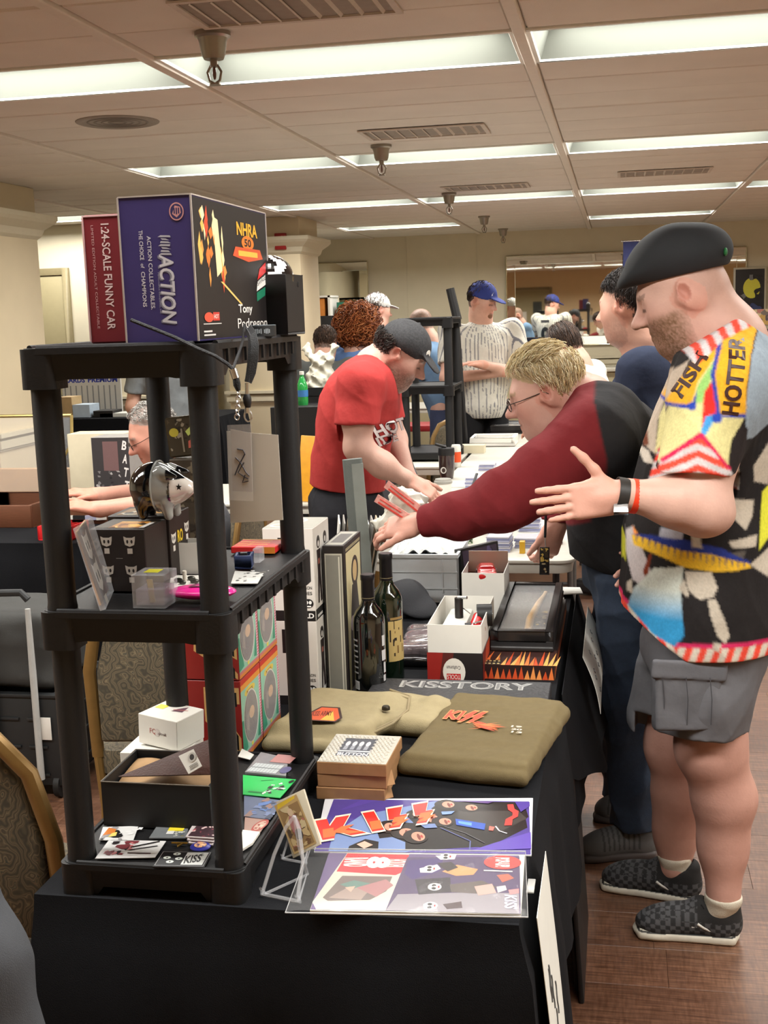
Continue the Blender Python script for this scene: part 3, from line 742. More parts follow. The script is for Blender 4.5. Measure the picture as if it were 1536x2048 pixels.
# ---- top shelf
PURPLE = mat('purple_card', (58,50,104), 0.42, var=0.05); MAROON = mat('maroon_card', (112,30,38), 0.45, var=0.05)
a, b, c, d_ = at(263,690,1.65), at(406,690,1.65), at(245,393,1.65), at(480,665,2.0)
t, w_, d, h = B('collectible_box', 'purple and black die-cast car carton standing on the top shelf', 'box', (-0.697, 1.652, S3), (-0.588, 2.02, 1.806), PURPLE)
SIL = (196,196,204); P = PR(FRONT(-w_/2, -d/2, 0))
P.text('ACTION', w_*.60, h*.36, h*.46, w_*.20, (120,120,135), -PI/2, 0.03, 0.15); P.text('ACTION', w_*.62, h*.365, h*.46, w_*.20, SIL, -PI/2, 0.02, 0.15)
for i in range(7): P.poly([(w_*(.52+.03*(i%3)), h*(.60+.02*i)), (w_*(.70-.02*(i%2)), h*(.595+.02*i)), (w_*(.69-.03*(i%3)), h*(.608+.02*i)), (w_*.56, h*(.612+.02*i))], (170,170,180))
P.text('ACTION COLLECTABLES.', w_*.40, h*.48, h*.50, w_*.055, (206,204,210), -PI/2); P.text('THE CHOICE', w_*.29, h*.67, h*.20, w_*.055, (206,204,210), -PI/2); P.text('of', w_*.29, h*.53, h*.03, w_*.05, (206,204,210), -PI/2); P.text('CHAMPIONS', w_*.29, h*.37, h*.24, w_*.055, (206,204,210), -PI/2)
P.text('Performance Companies, Inc.', w_*.5, h*.34, h*.28, w_*.03, (150,150,170), -PI/2, 0)
P.ell(w_*.80, h*.885, w_*.10, w_*.115, (196,140,136)); P.ell(w_*.80, h*.885, w_*.085, w_*.098, (46,40,84)); P.poly([(w_*.74,h*.87),(w_*.80,h*.845),(w_*.86,h*.875),(w_*.85,h*.915),(w_*.78,h*.925)], (196,140,136)); P.line([(w_*.77,h*.87),(w_*.77,h*.91)], .002, (46,40,84)); P.line([(w_*.80,h*.865),(w_*.80,h*.91)], .002, (46,40,84)); P.line([(w_*.83,h*.87),(w_*.83,h*.91)], .002, (46,40,84))
P.build('lettering', t)
P = PR(RIGHT(w_/2, -d/2, 0)); P.rect(.003, .003, d-.003, h-.003, (28,24,24))
rgf = random.Random(5)
for i in range(26):
    x = d*rgf.uniform(.06,.36); y = h*rgf.uniform(.42,.9); l = h*rgf.uniform(.08,.24); ww = d*rgf.uniform(.012,.03)
    P.poly([(x,y-l/2),(x+ww,y-l*.1),(x+ww*.3,y+l/2),(x-ww*.8,y+l*.1)], rgf.choice([(226,120,50),(240,180,90),(200,70,40),(250,226,170),(230,150,70)]))
P.poly([(d*.26,h*.45),(d*.33,h*.5),(d*.30,h*.86),(d*.24,h*.88)], (236,220,170))
P.text('NHRA', d*.70, h*.83, d*.30, h*.10, (236,170,50), 0, .03); P.ell(d*.70, h*.73, d*.09, h*.055, (214,120,40)); P.text('50', d*.70, h*.73, d*.1, h*.06, (30,20,20), 0, .03); P.poly([(d*.52,h*.69),(d*.88,h*.69),(d*.92,h*.62),(d*.70,h*.585),(d*.48,h*.62)], (206,84,44)); P.rect(d*.56,h*.625,d*.84,h*.665,(240,180,70))
P.poly([(d*.30,h*.42),(d*.33,h*.42),(d*.58,h*.26),(d*.55,h*.26)], (222,190,110))
P.poly([(d*.82,h*.45),(d*.96,h*.52),(d*.96,h*.60),(d*.86,h*.54)], (200,40,40)); P.poly([(d*.80,h*.36),(d*.95,h*.42),(d*.95,h*.50),(d*.82,h*.44)], (232,232,228)); P.poly([(d*.80,h*.28),(d*.93,h*.33),(d*.94,h*.40),(d*.80,h*.35)], (30,120,90)); P.text('SAVAGE', d*.88, h*.45, d*.13, h*.04, (30,30,30), .25)
P.text('Tony', d*.62, h*.215, d*.20, h*.085, (236,232,226), 0, .02); P.text('Pedregon', d*.72, h*.10, d*.44, h*.10, (236,232,226), 0, .0)
P.ell(d*.13, h*.165, d*.055, h*.035, (214,84,60)); P.rect(d*.18,h*.14,d*.26,h*.20,(196,60,50)); P.text('HOT', d*.22,h*.17,d*.06,h*.03,(240,230,220)); P.rect(d*.06,h*.115,d*.28,h*.122,(210,206,200)); P.rect(d*.06,h*.06,d*.16,h*.072,(220,216,210)); P.rect(d*.06,h*.035,d*.20,h*.046,(220,216,210))
P.build('race_print', t)
P = PR(TOP(-w_/2,-d/2,h)); P.rect(.001,.001,w_-.001,d-.001,(70,66,90)); P.build('top_print', t)
e = MB()
for x, y in ((-w_/2,-d/2),(w_/2,-d/2),(w_/2,d/2)): e.b2((x-.0012,y-.0012,.001),(x+.0012,y+.0012,h-.001))
e.b2((-w_/2,-d/2-.001,h-.0015),(w_/2,-d/2+.001,h+.0005)); e.b2((w_/2-.001,-d/2,h-.0015),(w_/2+.001,d/2,h+.0005)); e.build('worn_edges', mat('worn_card_edge', (168,158,150), 0.8), t, smooth=False)
t, w_, d, h = B('collectible_box', 'maroon funny car carton beside the purple box on the top shelf', 'box', (-0.775, 1.70, S3), (-0.700, 2.02, 1.788), MAROON, bevel=0.003)
P = PR(FRONT(-w_/2, -d/2, 0)); P.text('1:24-SCALE FUNNY CAR', w_*.47, h*.52, h*.82, w_*.17, (214,190,186), -PI/2, .015); P.text('LIMITED EDITION ADULT COLLECTABLE', w_*.20, h*.52, h*.80, w_*.05, (190,150,150), -PI/2, 0); P.build('lettering', t)
e = MB(); e.b2((-w_/2-.0005,-d/2-.001,.004),(-w_/2+.002,-d/2+.001,h-.004)); e.b2((-w_/2,-d/2-.001,h-.003),(w_/2,-d/2+.001,h-.001)); e.build('worn_edges', mat('pale_maroon_edge', (190,150,148), 0.8), t, smooth=False)
# open black cube with a glossy glass ornament in it
lo, hi = (at(489,680,2.0).x, 2.0, S3), (at(577,680,2.0).x, 2.115, 1.703)
t = thing('gift_box', 'black open cube box holding the glossy ornament', 'box', ((lo[0]+hi[0])/2, (lo[1]+hi[1])/2, S3)); mb, w_, d, h = tray(lo, hi, .004); mb.build('carton', BLACKCARD, t, bevel=.001, seg=1)
MB().cyl((w_/2+.0002, .02, h*.84), (w_/2+.0012, .02, h*.84), .005).build('finger_hole', mat('deep_black', (8,8,8), .7), t)
bl = thing('glass_ornament', 'black and white glossy ball ornament resting in the black cube box', 'ornament', (t.location.x, t.location.y-.012, S3+.004))
R = .040; zc = 1.703-S3-.004-.006
mb = MB(); N, Mm = 40, 24
vs, fs, cs = [], [], []
for i in range(Mm+1):
    for j in range(N):
        th, q = PI*i/Mm, 2*PI*j/N; vs.append((R*math.sin(th)*math.cos(q), R*math.sin(th)*math.sin(q), zc+R*math.cos(th)))
for i in range(Mm):
    for j in range(N):
        j2 = (j+1) % N; q = (2*PI*(j+.5)/N)*180/PI; th = PI*(i+.5)/Mm
        c_ = (18,18,20)
        if 292 < q+18*math.sin(th*5) < 322: c_ = (226,226,228)
        if 205 < q < 262 and .62 < th < 1.5 and not (225 < q < 240 and th > .95): c_ = (150,155,165) if (i+j) % 3 else (30,30,34)
        if 150 < q+10*math.sin(th*6) < 200: c_ = (226,226,228)
        mb.add([vs[i*N+j], vs[i*N+j2], vs[(i+1)*N+j2], vs[(i+1)*N+j]], [(0,3,2,1)], c_)
g_ = mb.build('glass_ball', vmat('glossy_print_glass', rough=.05, var=0, coat=1.0), bl)
MB().lathe([(.001,zc-R-0.002),(R*.55,zc-R*.86),(R*.5,zc-R*.9),(.004,zc-R-.0022)]).build('base_ring', BLACKCARD, bl); MB().cyl((-.022,-.004,zc+R*.78),(-.024,-.005,zc+R*.98),.006).build('cap', GOLD, bl)
rb = thing('wristband', 'black rubber wristband with grey lettering beside the black cube box', 'wristband', (at(520,672,1.93).x, 1.93, S3))
mb = MB(); mb.lathe([(.0262,0),(.0272,.001),(.0272,.017),(.0262,.018),(.0252,.017),(.0252,.001),(.0262,0)], 48, cap=False); mb.build('band', mat('black_rubber', (26,28,30), .5), rb)
mb = MB()
for i in range(16):
    q = -2.25+.105*i
    if i in (5, 11): continue
    mb.box((.0274*math.cos(q), .0274*math.sin(q), .009), (.0006, .0018, .008 if i % 3 else .006), (0,0,q))
mb.build('lettering', mat('grey_ink2', (130,136,140), .6), rb, smooth=False); mb = MB(); mb.lathe([(.0268,.0178),(.0273,.0185),(.0262,.019),(.0255,.0183)],48,cap=False); mb.build('rim', mat('pale_rubber', (120,130,136), .5), rb)
# lanyards hanging from the top shelf
BLKCORD = mat('black_cord', (22,22,24), .7, bump=.4, bscale=500)
l1 = thing('lanyard', 'thin black cord lanyard across the purple box with silver clasp and chain', 'lanyard', (0,0,0))
y = 1.638
pts = [at(262,640,1.640), at(300,655,1.640), at(350,675,1.638), at(395,697,1.625), at(430,712,1.622), at(455,728,1.62), at(466,738,1.62)]
MB().tube(pts, .0028, 8).build('cord', BLKCORD, l1)
MB().tube([at(466,738,1.62), at(478,705,1.66), at(486,680,1.72), at(489,650,1.8)], .0022, 8).build('cord', BLKCORD, l1)
MB().cyl(at(466,738,1.62), at(472,757,1.62), .0055, n=12).build('crimp', STEEL, l1)
MB().tube([at(472,757,1.62), at(474,770,1.62), at(477,782,1.62)], [.005,.0055,.003], 10).build('sleeve', BLKCORD, l1)
mb = MB()
for k in range(6):
    p = at(477-.6*k, 789+9*k, 1.62); rr_ = .0032
    ring = [p+Vector((rr_*math.cos(q)*(1 if k % 2 else .2), rr_*math.cos(q)*(.2 if k % 2 else 1), 1.35*rr_*math.sin(q))) for q in [2*PI*i/10 for i in range(10)]]
    mb.tube(ring, .0009, 6, closed=True)
mb.build('chain', STEEL, l1)
l2 = thing('lanyard', 'wide grey strap lanyard with black buckle hanging over the shelf edge', 'lanyard', (0,0,0))
pts = [at(497,656,1.75), at(506,668,1.70), at(510,690,1.69), at(509,715,1.69), at(504,745,1.69), at(496,764,1.69)]
def ribbon(pts, wd, th, nrm, m, nm, par):
    mb = MB(); vs = []
    for i, p in enumerate(pts):
        p = Vector(p); t_ = (Vector(pts[min(i+1,len(pts)-1)])-Vector(pts[max(i-1,0)])).normalized(); s_ = t_.cross(Vector(nrm)).normalized()
        n_ = s_.cross(t_)
        for a, b in ((-1,-1),(1,-1),(1,1),(-1,1)): vs.append(p+s_*(a*wd/2)+n_*(b*th/2))
    fs = [(3,2,1,0)]+[(i*4+j, i*4+(j+1)%4, (i+1)*4+(j+1)%4, (i+1)*4+j) for i in range(len(pts)-1) for j in range(4)]+[tuple((len(pts)-1)*4+j for j in range(4))]
    mb.add(vs, fs); return mb.build(nm, m, par)
STRAP = mat('grey_strap', (58,60,62), .7, bump=.3, bscale=600)
ribbon(pts, .0115, .0014, (0,-1,.1), STRAP, 'strap', l2)
ribbon([at(492,660,1.76), at(498,672,1.705), at(501,690,1.695), at(500,720,1.693), at(497,745,1.692), at(494,764,1.69)], .008, .0014, (-.4,-1,0), STRAP, 'strap', l2)
MB().cyl(at(494,766,1.69), at(494,790,1.69), .0032, n=10).build('pin', STEEL, l2)
MB().tube([at(494,788,1.69), at(494,796,1.69), at(495,806,1.69), at(496,815,1.69)], [.004,.0065,.006,.004], 12).build('buckle', BLACKCARD, l2)
mb = MB(); p = at(496,832,1.69); mb.tube([p+Vector((.0055*math.cos(q),0,.008*math.sin(q))) for q in [2*PI*i/14 for i in range(14)]], .0014, 6, closed=True); mb.cyl(at(495,815,1.69), at(495,826,1.69), .0045); mb.build('hook', STEEL, l2)
sg = thing('white_card', 'blank white card hanging from the lanyards between the shelf legs', 'card', at(510,1045,1.70))
o_ = Vector(sg.location)
def lp(px, py, Y=1.70): return Vector(at(px, py, Y))-o_
def sheet(corners, th, name, m, par, off=0.0):
    c = [Vector(v)+Vector((0,-off,0)) for v in corners]; b_ = [v+Vector((0,th,0)) for v in c]
    return MB().add([*c, *b_], [(0,1,2,3),(7,6,5,4),(0,4,5,1),(1,5,6,2),(2,6,7,3),(3,7,4,0)]).build(name, m, par, smooth=False)
sheet([lp(461,1046), lp(566,1040), lp(556,870), lp(453,862)], .0012, 'card_sheet', mat('grey_white_card', (206,202,192), .6, var=.02), sg)
s2 = thing('autograph_card', 'signed grey ticket in a clear sleeve hanging before the white card', 'card', at(482,985,1.69)); o_ = Vector(s2.location)
sheet([lp(465,982,1.69), lp(505,984,1.69), lp(502,866,1.69), lp(461,858,1.69)], .0008, 'ticket', mat('pale_grey_ticket', (178,172,166), .5, var=.03), s2)
sheet([lp(458,1000,1.69), lp(507,1002,1.69), lp(503,848,1.69), lp(455,850,1.69)], .0004, 'sleeve', FILM, s2, .0012)
mb = MB()
for pts in ([(474,898),(486,900),(490,908),(478,930),(470,950)], [(471,915),(481,925),(492,945),(499,952)], [(488,925),(476,945),(486,952),(497,958)], [(490,950),(485,965),(497,962)]):
    mb.tube([lp(x, y, 1.689) for x, y in pts], .0009, 5)
mb.build('signature', mat('dark_ink', (52,50,58), .5), s2)
# ------------------------------------------------------------------ middle shelf
def flat(name, label, cat, px, z, th, m, group=None, rough=None):
    """thin flat sheet from four photo corners (near-left, near-right, far-right, far-left) lying on a level surface of height z"""
    c = [az(x, y, z) for x, y in px]; o = sum(c, Vector())/4
    t = thing(name, label, cat, o, 0, group); l = [v-o for v in c]
    MB().add([*l, *[v+Vector((0,0,th)) for v in l]], [(3,2,1,0),(4,5,6,7),(0,1,5,4),(1,2,6,5),(2,3,7,6),(3,0,4,7)]).build('sheet', m, t, smooth=False)
    M = frame(l[0]+Vector((0,0,th)), l[1]-l[0], l[3]-l[0]); return t, M, (l[1]-l[0]).length, (l[3]-l[0]).length
DK = mat('dark_brown_card', (38,30,27), .45, var=.08)
lo, hi = pb((187,1183), (297,1184), 1058, S2, .095)
t, w_, d, h = B('figure_box', 'black carton with small white mask prints under the ceramic bank', 'box', lo, hi, DK)
BX1 = (lo, hi)
def mask(P, x, y, s_, col=(206,200,190)):
    P.poly([(x-s_*.9,y+s_*.2),(x-s_*.95,y+s_*.85),(x-s_*.45,y+s_*.62),(x+s_*.45,y+s_*.62),(x+s_*.95,y+s_*.85),(x+s_*.9,y+s_*.2),(x+s_*.75,y-s_*.5),(x,y-s_*.8),(x-s_*.75,y-s_*.5)], col)
    P.ell(x-s_*.35, y, s_*.18, s_*.3, (40,34,32), 10); P.ell(x+s_*.35, y, s_*.18, s_*.3, (40,34,32), 10); P.rect(x-s_*.42, y-s_*1.9, x+s_*.42, y-s_*1.05, col)
P = PR(FRONT(-w_/2,-d/2,0)); 
for x in (.3,.72):
    for y in (.80,.34): mask(P, w_*x, h*y, w_*.11)
P.rect(w_*.46,h*.53,w_*.58,h*.54,(150,146,140)); P.build('mask_print', t)
P = PR(TOP(-w_/2,-d/2,h)); P.rect(w_*.05,d*.08,w_*.95,d*.92,(60,50,38)); P.rect(w_*.30,d*.1,w_*.85,d*.7,(176,120,50)); P.blobs(4, 14, (w_*.3,d*.1,w_*.85,d*.7), [(40,30,20),(220,170,80),(120,70,30)], .004, .012); P.rect(w_*.86,d*.1,w_*.95,d*.6,(190,186,180)); P.build('top_print', t)
t2, w2, d2, h2 = B('figure_box', 'black carton with yellow lettering directly behind the mask-print carton', 'box', (hi[0]-.105, hi[1]+.003, S2), (hi[0]+.004, hi[1]+.098, hi[2]+.004), DK)
P = PR(RIGHT(w2/2,-d2/2,0)); mask(P, d2*.16, h2*.62, d2*.12); P.text('RO', d2*.48, h2*.62, d2*.26, h2*.2, (226,190,40), 0, .03); mask(P, d2*.82, h2*.70, d2*.12); P.build('lettering', t2)
P = PR(TOP(-w2/2,-d2/2,h2)); P.rect(w2*.1,d2*.1,w2*.9,d2*.8,(120,90,50)); P.blobs(3,12,(w2*.1,d2*.1,w2*.9,d2*.8),[(30,26,20),(200,150,70),(180,176,160)],.004,.012); P.build('top_print', t2)
ZB = hi[2]+.004
# tall backing carton carrying the lunch tin
yb = 2.035; xl_, xr_ = at(338,920,yb).x, at(402,920,yb).x
t, w_, d, h = B('figure_box', 'tall dark carton behind the ceramic bank carrying the small tin', 'box', (xl_, yb, S2), (xr_, yb+.07, at(380,919,yb).z), mat('brown_print_card', (70,60,48), .5, var=.2, scale=60))
P = PR(FRONT(-w_/2,-d/2,0)); P.blobs(6, 18, (.004,.004,w_-.004,h-.004), [(92,80,62),(52,44,36),(130,120,100)], .004, .014); P.build('front_print', t)
tin = thing('lunch_tin', 'small dark metal tin with stickers standing tilted behind the ceramic bank', 'tin', ((xl_+xr_)/2, yb+.022, at(380,919,yb).z), 0, None, (0.0, -0.09, 0.0)); TW_, TH_ = .066, .073
MB().prism(rrect(TW_/2, TH_/2, .006), -.008, .008, M=Matrix.Translation((0,0,TH_/2+.004)) @ Euler((PI/2,0,0)).to_matrix().to_4x4()).build('case', mat('olive_tin', (70,62,46), .35, .5), tin, bevel=.0015)
P = PR(FRONT(-TW_/2,-.0085,.004)); P.rect(.003,.003,TW_-.003,TH_-.003,(64,56,42)); P.blobs(2, 20, (.004,.004,TW_-.004,TH_-.004), [(120,112,96),(38,32,26),(90,80,60),(160,150,132)], .002, .006); P.ell(TW_*.22,TH_*.62,.009,.008,(204,190,70)); P.poly([(TW_*.55,TH_*.62),(TW_*.9,TH_*.86),(TW_*.97,TH_*.74),(TW_*.62,TH_*.5)],(206,226,120)); P.rect(TW_*.72,TH_*.05,TW_*.95,TH_*.55,(214,212,210)); P.poly([(TW_*.58,TH_*.2),(TW_*.72,TH_*.22),(TW_*.72,TH_*.42),(TW_*.6,TH_*.38)],(214,110,96)); P.rect(TW_*.42,TH_*.12,TW_*.47,TH_*.7,(150,142,124)); P.build('sticker_print', tin)
# ceramic bank
GLOSS = vmat('glazed_ceramic', rough=.06, var=0, coat=.8)
by = hi[1]-.002; c0 = at(312,972,by); R0 = .0415
zb0 = ZB
bank = thing('ceramic_bank', 'glossy black and silver ceramic animal-head bank on the mask-print carton', 'figurine', (c0.x, by, zb0))
S = Sdf(.0022); cz = c0.z
S.ell((c0.x-.002,by,cz), (R0,R0,R0*.98), k=.01, tag=1)
S.ell((c0.x+.036,by-.004,cz-.004), (.026,.024,.024), (0,.15,0), k=.02, tag=2)
S.ell((c0.x+.058,by-.008,cz-.002), (.014,.015,.011), k=.012, tag=2)
for sy in (-1,1):
    S.cone((c0.x+.018,by+sy*.024,cz+.026), (c0.x+.048,by+sy*.03-.004,cz+.020), .010, .003, k=.008, tag=1)
    S.cone((c0.x-.02,by+sy*.018,cz-.028), (c0.x-.018,by+sy*.018,zb0+.005), .012, .008, k=.01, tag=1); S.cone((c0.x+.022,by+sy*.018,cz-.028), (c0.x+.026,by+sy*.018,zb0+.005), .011, .008, k=.01, tag=3)
S.mesh(); v = S.v; tg = S.tags(); X_ = v[:,0]-c0.x; cols = np.tile(np.array(lin((14,14,16))[:3]), (len(v),1))
band = (X_ > .006) & (X_ < .034) & (tg != 2); cols[band] = lin((150,152,148))[:3]; cols[tg == 3] = lin((150,152,148))[:3]
cols[(tg == 2) & (X_ > .034)] = lin((224,214,204))[:3]
ear = (v[:,2] > cz+.014) & (X_ > .03); cols[ear] = lin((16,16,18))[:3]
S.build('body', GLOSS, bank, cols)
mb = MB()
for s_ in range(7):     # zig-zag relief on the silver band
    q0, q1 = -2.2+.36*s_, -2.2+.36*(s_+1)
    for qa, qb, xa, xb in ((q0,(q0+q1)/2,.010,.029),((q0+q1)/2,q1,.029,.010)):
        P2 = []
        for i in range(5):
            u = i/4; q = qa+(qb-qa)*u; x = xa+(xb-xa)*u; r_ = math.sqrt(max(1e-6,(R0+.0012)**2-(x+.002)**2)); P2.append((x, r_*math.cos(q), cz-zb0+r_*math.sin(q)))
        mb.tube(P2, .0011, 6)
for x in (.006,.034):
    r_ = math.sqrt((R0+.001)**2-(x+.002)**2); mb.tube([(x, r_*math.cos(q), cz-zb0+r_*math.sin(q)) for q in [2*PI*i/40 for i in range(40)]], .0016, 6, closed=True)
mb.build('zigzag_band', mat('silver_glaze', (168,170,166), .15, .3, var=0), bank)
P = PR(frame((.05,-.0275,cz-zb0+.002),(1,-.25,0),(0,0,1)), .0002)
st = [(.0065*(1 if i % 2 == 0 else .42)*math.sin(2*PI*i/10), .0065*(1 if i % 2 == 0 else .42)*math.cos(2*PI*i/10)) for i in range(10)]; P.poly(st, (16,16,18)); P.build('star_mark', bank)
# leaning card case at the left
tl = thing('card_case', 'clear card case leaning against the mask-print carton', 'card', az(208,1205,S2)); o_ = Vector(tl.location)
fb, bb = az(200,1222,S2)-o_, az(217,1185,S2)-o_; ft, bt = at(146,1058,az(200,1222,S2).y)-o_, at(174,1038,az(217,1185,S2).y)-o_
n_ = (bb-fb).cross(ft-fb).normalized(); th = .009; 
if n_.x < 0: n_ = -n_
def slab(cs, n_, th): 
    b_ = [c+n_*th for c in cs]; return MB().add([*cs,*b_], [(0,1,2,3),(7,6,5,4),(0,4,5,1),(1,5,6,2),(2,6,7,3),(3,7,4,0)])
slab([fb,bb,bt,ft], n_, th).build('case', CLEAR, tl, smooth=False)
q = lambda u, v_: fb+(bb-fb)*u+(ft-fb)*v_
slab([q(.06,.05),q(.94,.05),q(.94,.95),q(.06,.95)], n_, .003).build('card', mat('tan_card', (176,136,96), .6, var=.1), tl, smooth=False)
P = PR(frame(q(0,0)+n_*.0035, bb-fb, ft-fb)); WW, HH = (bb-fb).length, (ft-fb).length; P.rect(WW*.08,HH*.06,WW*.92,HH*.94,(70,52,44)); mask(P, WW*.5, HH*.7, WW*.22); mask(P, WW*.5, HH*.32, WW*.24); P.build('card_print', tl)
# acrylic cube
lo, hi = pb((262,1219), (335,1215), 1150, S2, .055)
t, w_, d, h = B('acrylic_box', 'small clear acrylic cube with a yellow price dot on the middle shelf', 'box', lo, hi, CLEAR, part='cube', bevel=.0008)
MB().b2((-w_/2+.004,-d/2+.004,.004),(w_/2-.004,d/2-.004,h*.55)).build('inner_block', mat('pale_violet_acrylic', (214,206,226), .1, trans=.6, alpha=.5, var=0), t, bevel=.001)
MB().add([(-.004,-.012,.006),(.004,-.012,.006),(.001,-.012,h*.8),(-.008,-.012,h*.8)],[(0,1,2,3)]).build('token', mat('pale_gold_chip', (206,196,160), .3), t, solid=.002); P = PR(TOP(-w_/2,-d/2,h)); P.rect(w_*.25,d*.3,w_*.7,d*.75,(230,222,60)); P.build('price_sticker', t)
# blister pack, white open box
lo, hi = pb((303,1150), (347,1147), 1072, S2, .012)
t, w_, d, h = B('blister_pack', 'clear blister pack with white label propped against the mask carton', 'package', lo, hi, mat('blister_clear', (206,212,226), .15, var=0, alpha=.45), part='blister', rot=(-.18,0,.2))
P = PR(FRONT(-w_/2,-d/2,0)); P.rect(w_*.12,h*.05,w_*.95,h*.55,(206,212,222)); P.rect(w_*.25,h*.35,w_*.8,h*.42,(120,130,150)); P.rect(w_*.25,h*.2,w_*.7,h*.26,(140,150,165)); P.rect(w_*.2,h*.62,w_*.85,h*.9,(84,66,78)); P.build('label_print', t)
lo, hi = pb((352,1149), (402,1147), 1086, S2, .045)
t = thing('white_box', 'small white open-topped box next to the blister pack', 'box', ((lo[0]+hi[0])/2,(lo[1]+hi[1])/2,S2)); mb, w_, d, h = tray(lo, hi, .0012); mb.build('carton', WHITE, t, smooth=False)
mb = MB(); mb.tube([(w_*.3,0,h*.7),(w_*.35,0,h*1.15),(w_*.6,-.004,h*1.25),(w_*.8,-.004,h*1.18)], .0022, 8); mb.build('cord_loop', mat('grey_blue_cord', (70,80,100), .6), t)
# pin card
t, M, w_, d = flat('pin_card', 'white card of pewter pins beside the pink disc', 'card', ((338,1180),(414,1183),(412,1152),(342,1152)), S2, .0015, WHITE)
mb = MB()
for x, y, r_ in ((.25,.5,.008),(.45,.35,.006),(.5,.65,.007),(.7,.45,.008)): mb.ell((w_*(x-.5),d*(y-.5),.005), (r_,r_*.6,.004), 12, 8)
mb.build('pins', mat('pewter', (84,84,78), .35, .8), t); MB().cyl((-.004,-.004,.004),(-.003,-.006,.022),.0035,n=10).build('post', mat('ivory_post', (210,204,190), .5), t)
# pink disc
c = az(406,1197,S2)
t = thing('pink_disc', 'hot pink oval plastic case with dark print on the middle shelf', 'case', (c.x, c.y, S2), .05)
MB().ell((0,0,.011), (.0535,.030,.0108), 40, 16).build('shell', mat('hot_pink_plastic', (236,44,150), .25, var=.02, coat=.5), t)
P = PR(frame((-.018,-.014,.0215),(1,0,.0),(0,1,.0)), .0006); P.poly([(0,.0),(.042,.0),(.036,.022),(.005,.022)], (110,18,66)); P.text('S', .02,.011,.022,.013,(226,60,150),0,.06); P.build('print', t)
# blue ring box, acrylic box, red box, pin bag
lo, hi = pb((464,1140), (500,1138), 1112, S2, .04)
t = thing('ring_box', 'small dark blue open jewellery box behind the front leg', 'box', ((lo[0]+hi[0])/2,(lo[1]+hi[1])/2,S2), .2); mb, w_, d, h = tray(lo, hi, .004); mb.build('carton', mat('navy_card', (44,58,96), .5), t, bevel=.0015); MB().b2((-.006,-.006,h*.5),(.006,.004,h*1.1)).build('token', mat('dark_token', (34,34,36), .4), t)
lo, hi = pb((505,1127), (521,1125), 1098, S2, .03); B('acrylic_box', 'tiny clear acrylic box behind the navy jewellery box', 'box', lo, hi, CLEAR, part='cube', bevel=.0006)
lo, hi = pb((460,1108), (552,1106), 1094, S2, .075)
t, w_, d, h = B('game_box', 'flat red and orange box at the back of the middle shelf', 'box', lo, hi, mat('scarlet_card', (222,48,48), .4, var=.05))
P = PR(TOP(-w_/2,-d/2,h)); 
for k in range(3): P.line([(w_*.05,d*(.2+.22*k)),(w_*.3,d*(.2+.22*k)),(w_*.4,d*(.34+.22*k)),(w_*.75,d*(.34+.22*k))], .004, (240,176,70))
P.rect(0,d*.93,w_,d,(240,180,60)); P.build('top_print', t); P = PR(FRONT(-w_/2,-d/2,0)); P.rect(w_*.72,0,w_,h,(230,140,50)); P.build('front_print', t)
t, M, w_, d = flat('pin_bag', 'clear bag of small pins on the right rim of the middle shelf', 'bag', ((462,1168),(515,1168),(528,1146),(470,1143)), S2+.001, .0012, mat('milky_bag', (214,214,208), .3, var=.03))
P = PR(M, .0006); P.blobs(5, 14, (.003,.003,w_-.003,d-.003), [(60,60,60),(130,130,128),(236,236,232),(96,90,80)], .002,.005); P.build('contents_print', t)
# ------------------------------------------------------------------ bottom shelf
lo, hi = pb((203,1656), (428,1657), 1563, S1, .15)
t = thing('open_box', 'black open carton lined with kraft paper on the bottom shelf', 'box', ((lo[0]+hi[0])/2,(lo[1]+hi[1])/2,S1)); mb, w_, d, h = tray(lo, hi, .003); mb.build('carton', mat('matte_black_card', (26,26,27), .6, var=.06), t, smooth=False)
OBX = (Vector(t.location), w_, d, h)
e = MB()
for a, b in (((-w_/2,-d/2),(w_/2,-d/2)),((-w_/2,-d/2),(-w_/2,d/2)),((-w_/2,d/2),(w_/2,d/2))): e.cyl((a[0],a[1],h),(b[0],b[1],h),.0011,n=6)
e.build('worn_rim', mat('scuffed_card_rim', (120,112,100), .7), t)
MB().grid(lambda u, v_: (-w_*.46+w_*.92*u, -d*.42+d*.84*v_, h*(.62+.22*math.sin(2.2*u+1.5*v_)+.06*math.sin(9*u)*math.cos(7*v_))), 20, 12).build('paper_lining', mat('kraft_paper', (176,140,98), .75, var=.12, scale=40), t, solid=.0006)
lt = thing('leather_piece', 'dark brown leather piece with white tag lying in the black open box', 'leather', (OBX[0].x, OBX[0].y, S1+h*.6)); o_ = Vector(lt.location)
yy = OBX[0].y-.01
cs = [at(235,1553,yy-.05)-o_, at(432,1548,yy-.05)-o_, at(436,1470,yy+.03)-o_, at(360,1507,yy+.03)-o_]
MB().add([*cs, *[c+Vector((0,.006,-.004)) for c in cs]], [(0,1,2,3),(7,6,5,4),(0,4,5,1),(1,5,6,2),(2,6,7,3),(3,7,4,0)]).build('hide', mat('brown_leather', (64,34,24), .45, var=.12, bump=.3, bscale=300), lt, bevel=.001)
cs = [at(377,1548,yy-.06)-o_, at(404,1532,yy-.06)-o_, at(387,1498,yy-.04)-o_, at(357,1512,yy-.04)-o_]
tg_ = MB().add([*cs, *[c+Vector((0,.001,-.001)) for c in cs]], [(0,1,2,3),(7,6,5,4),(0,4,5,1),(1,5,6,2),(2,6,7,3),(3,7,4,0)]).build('tag', WHITE, lt, smooth=False)
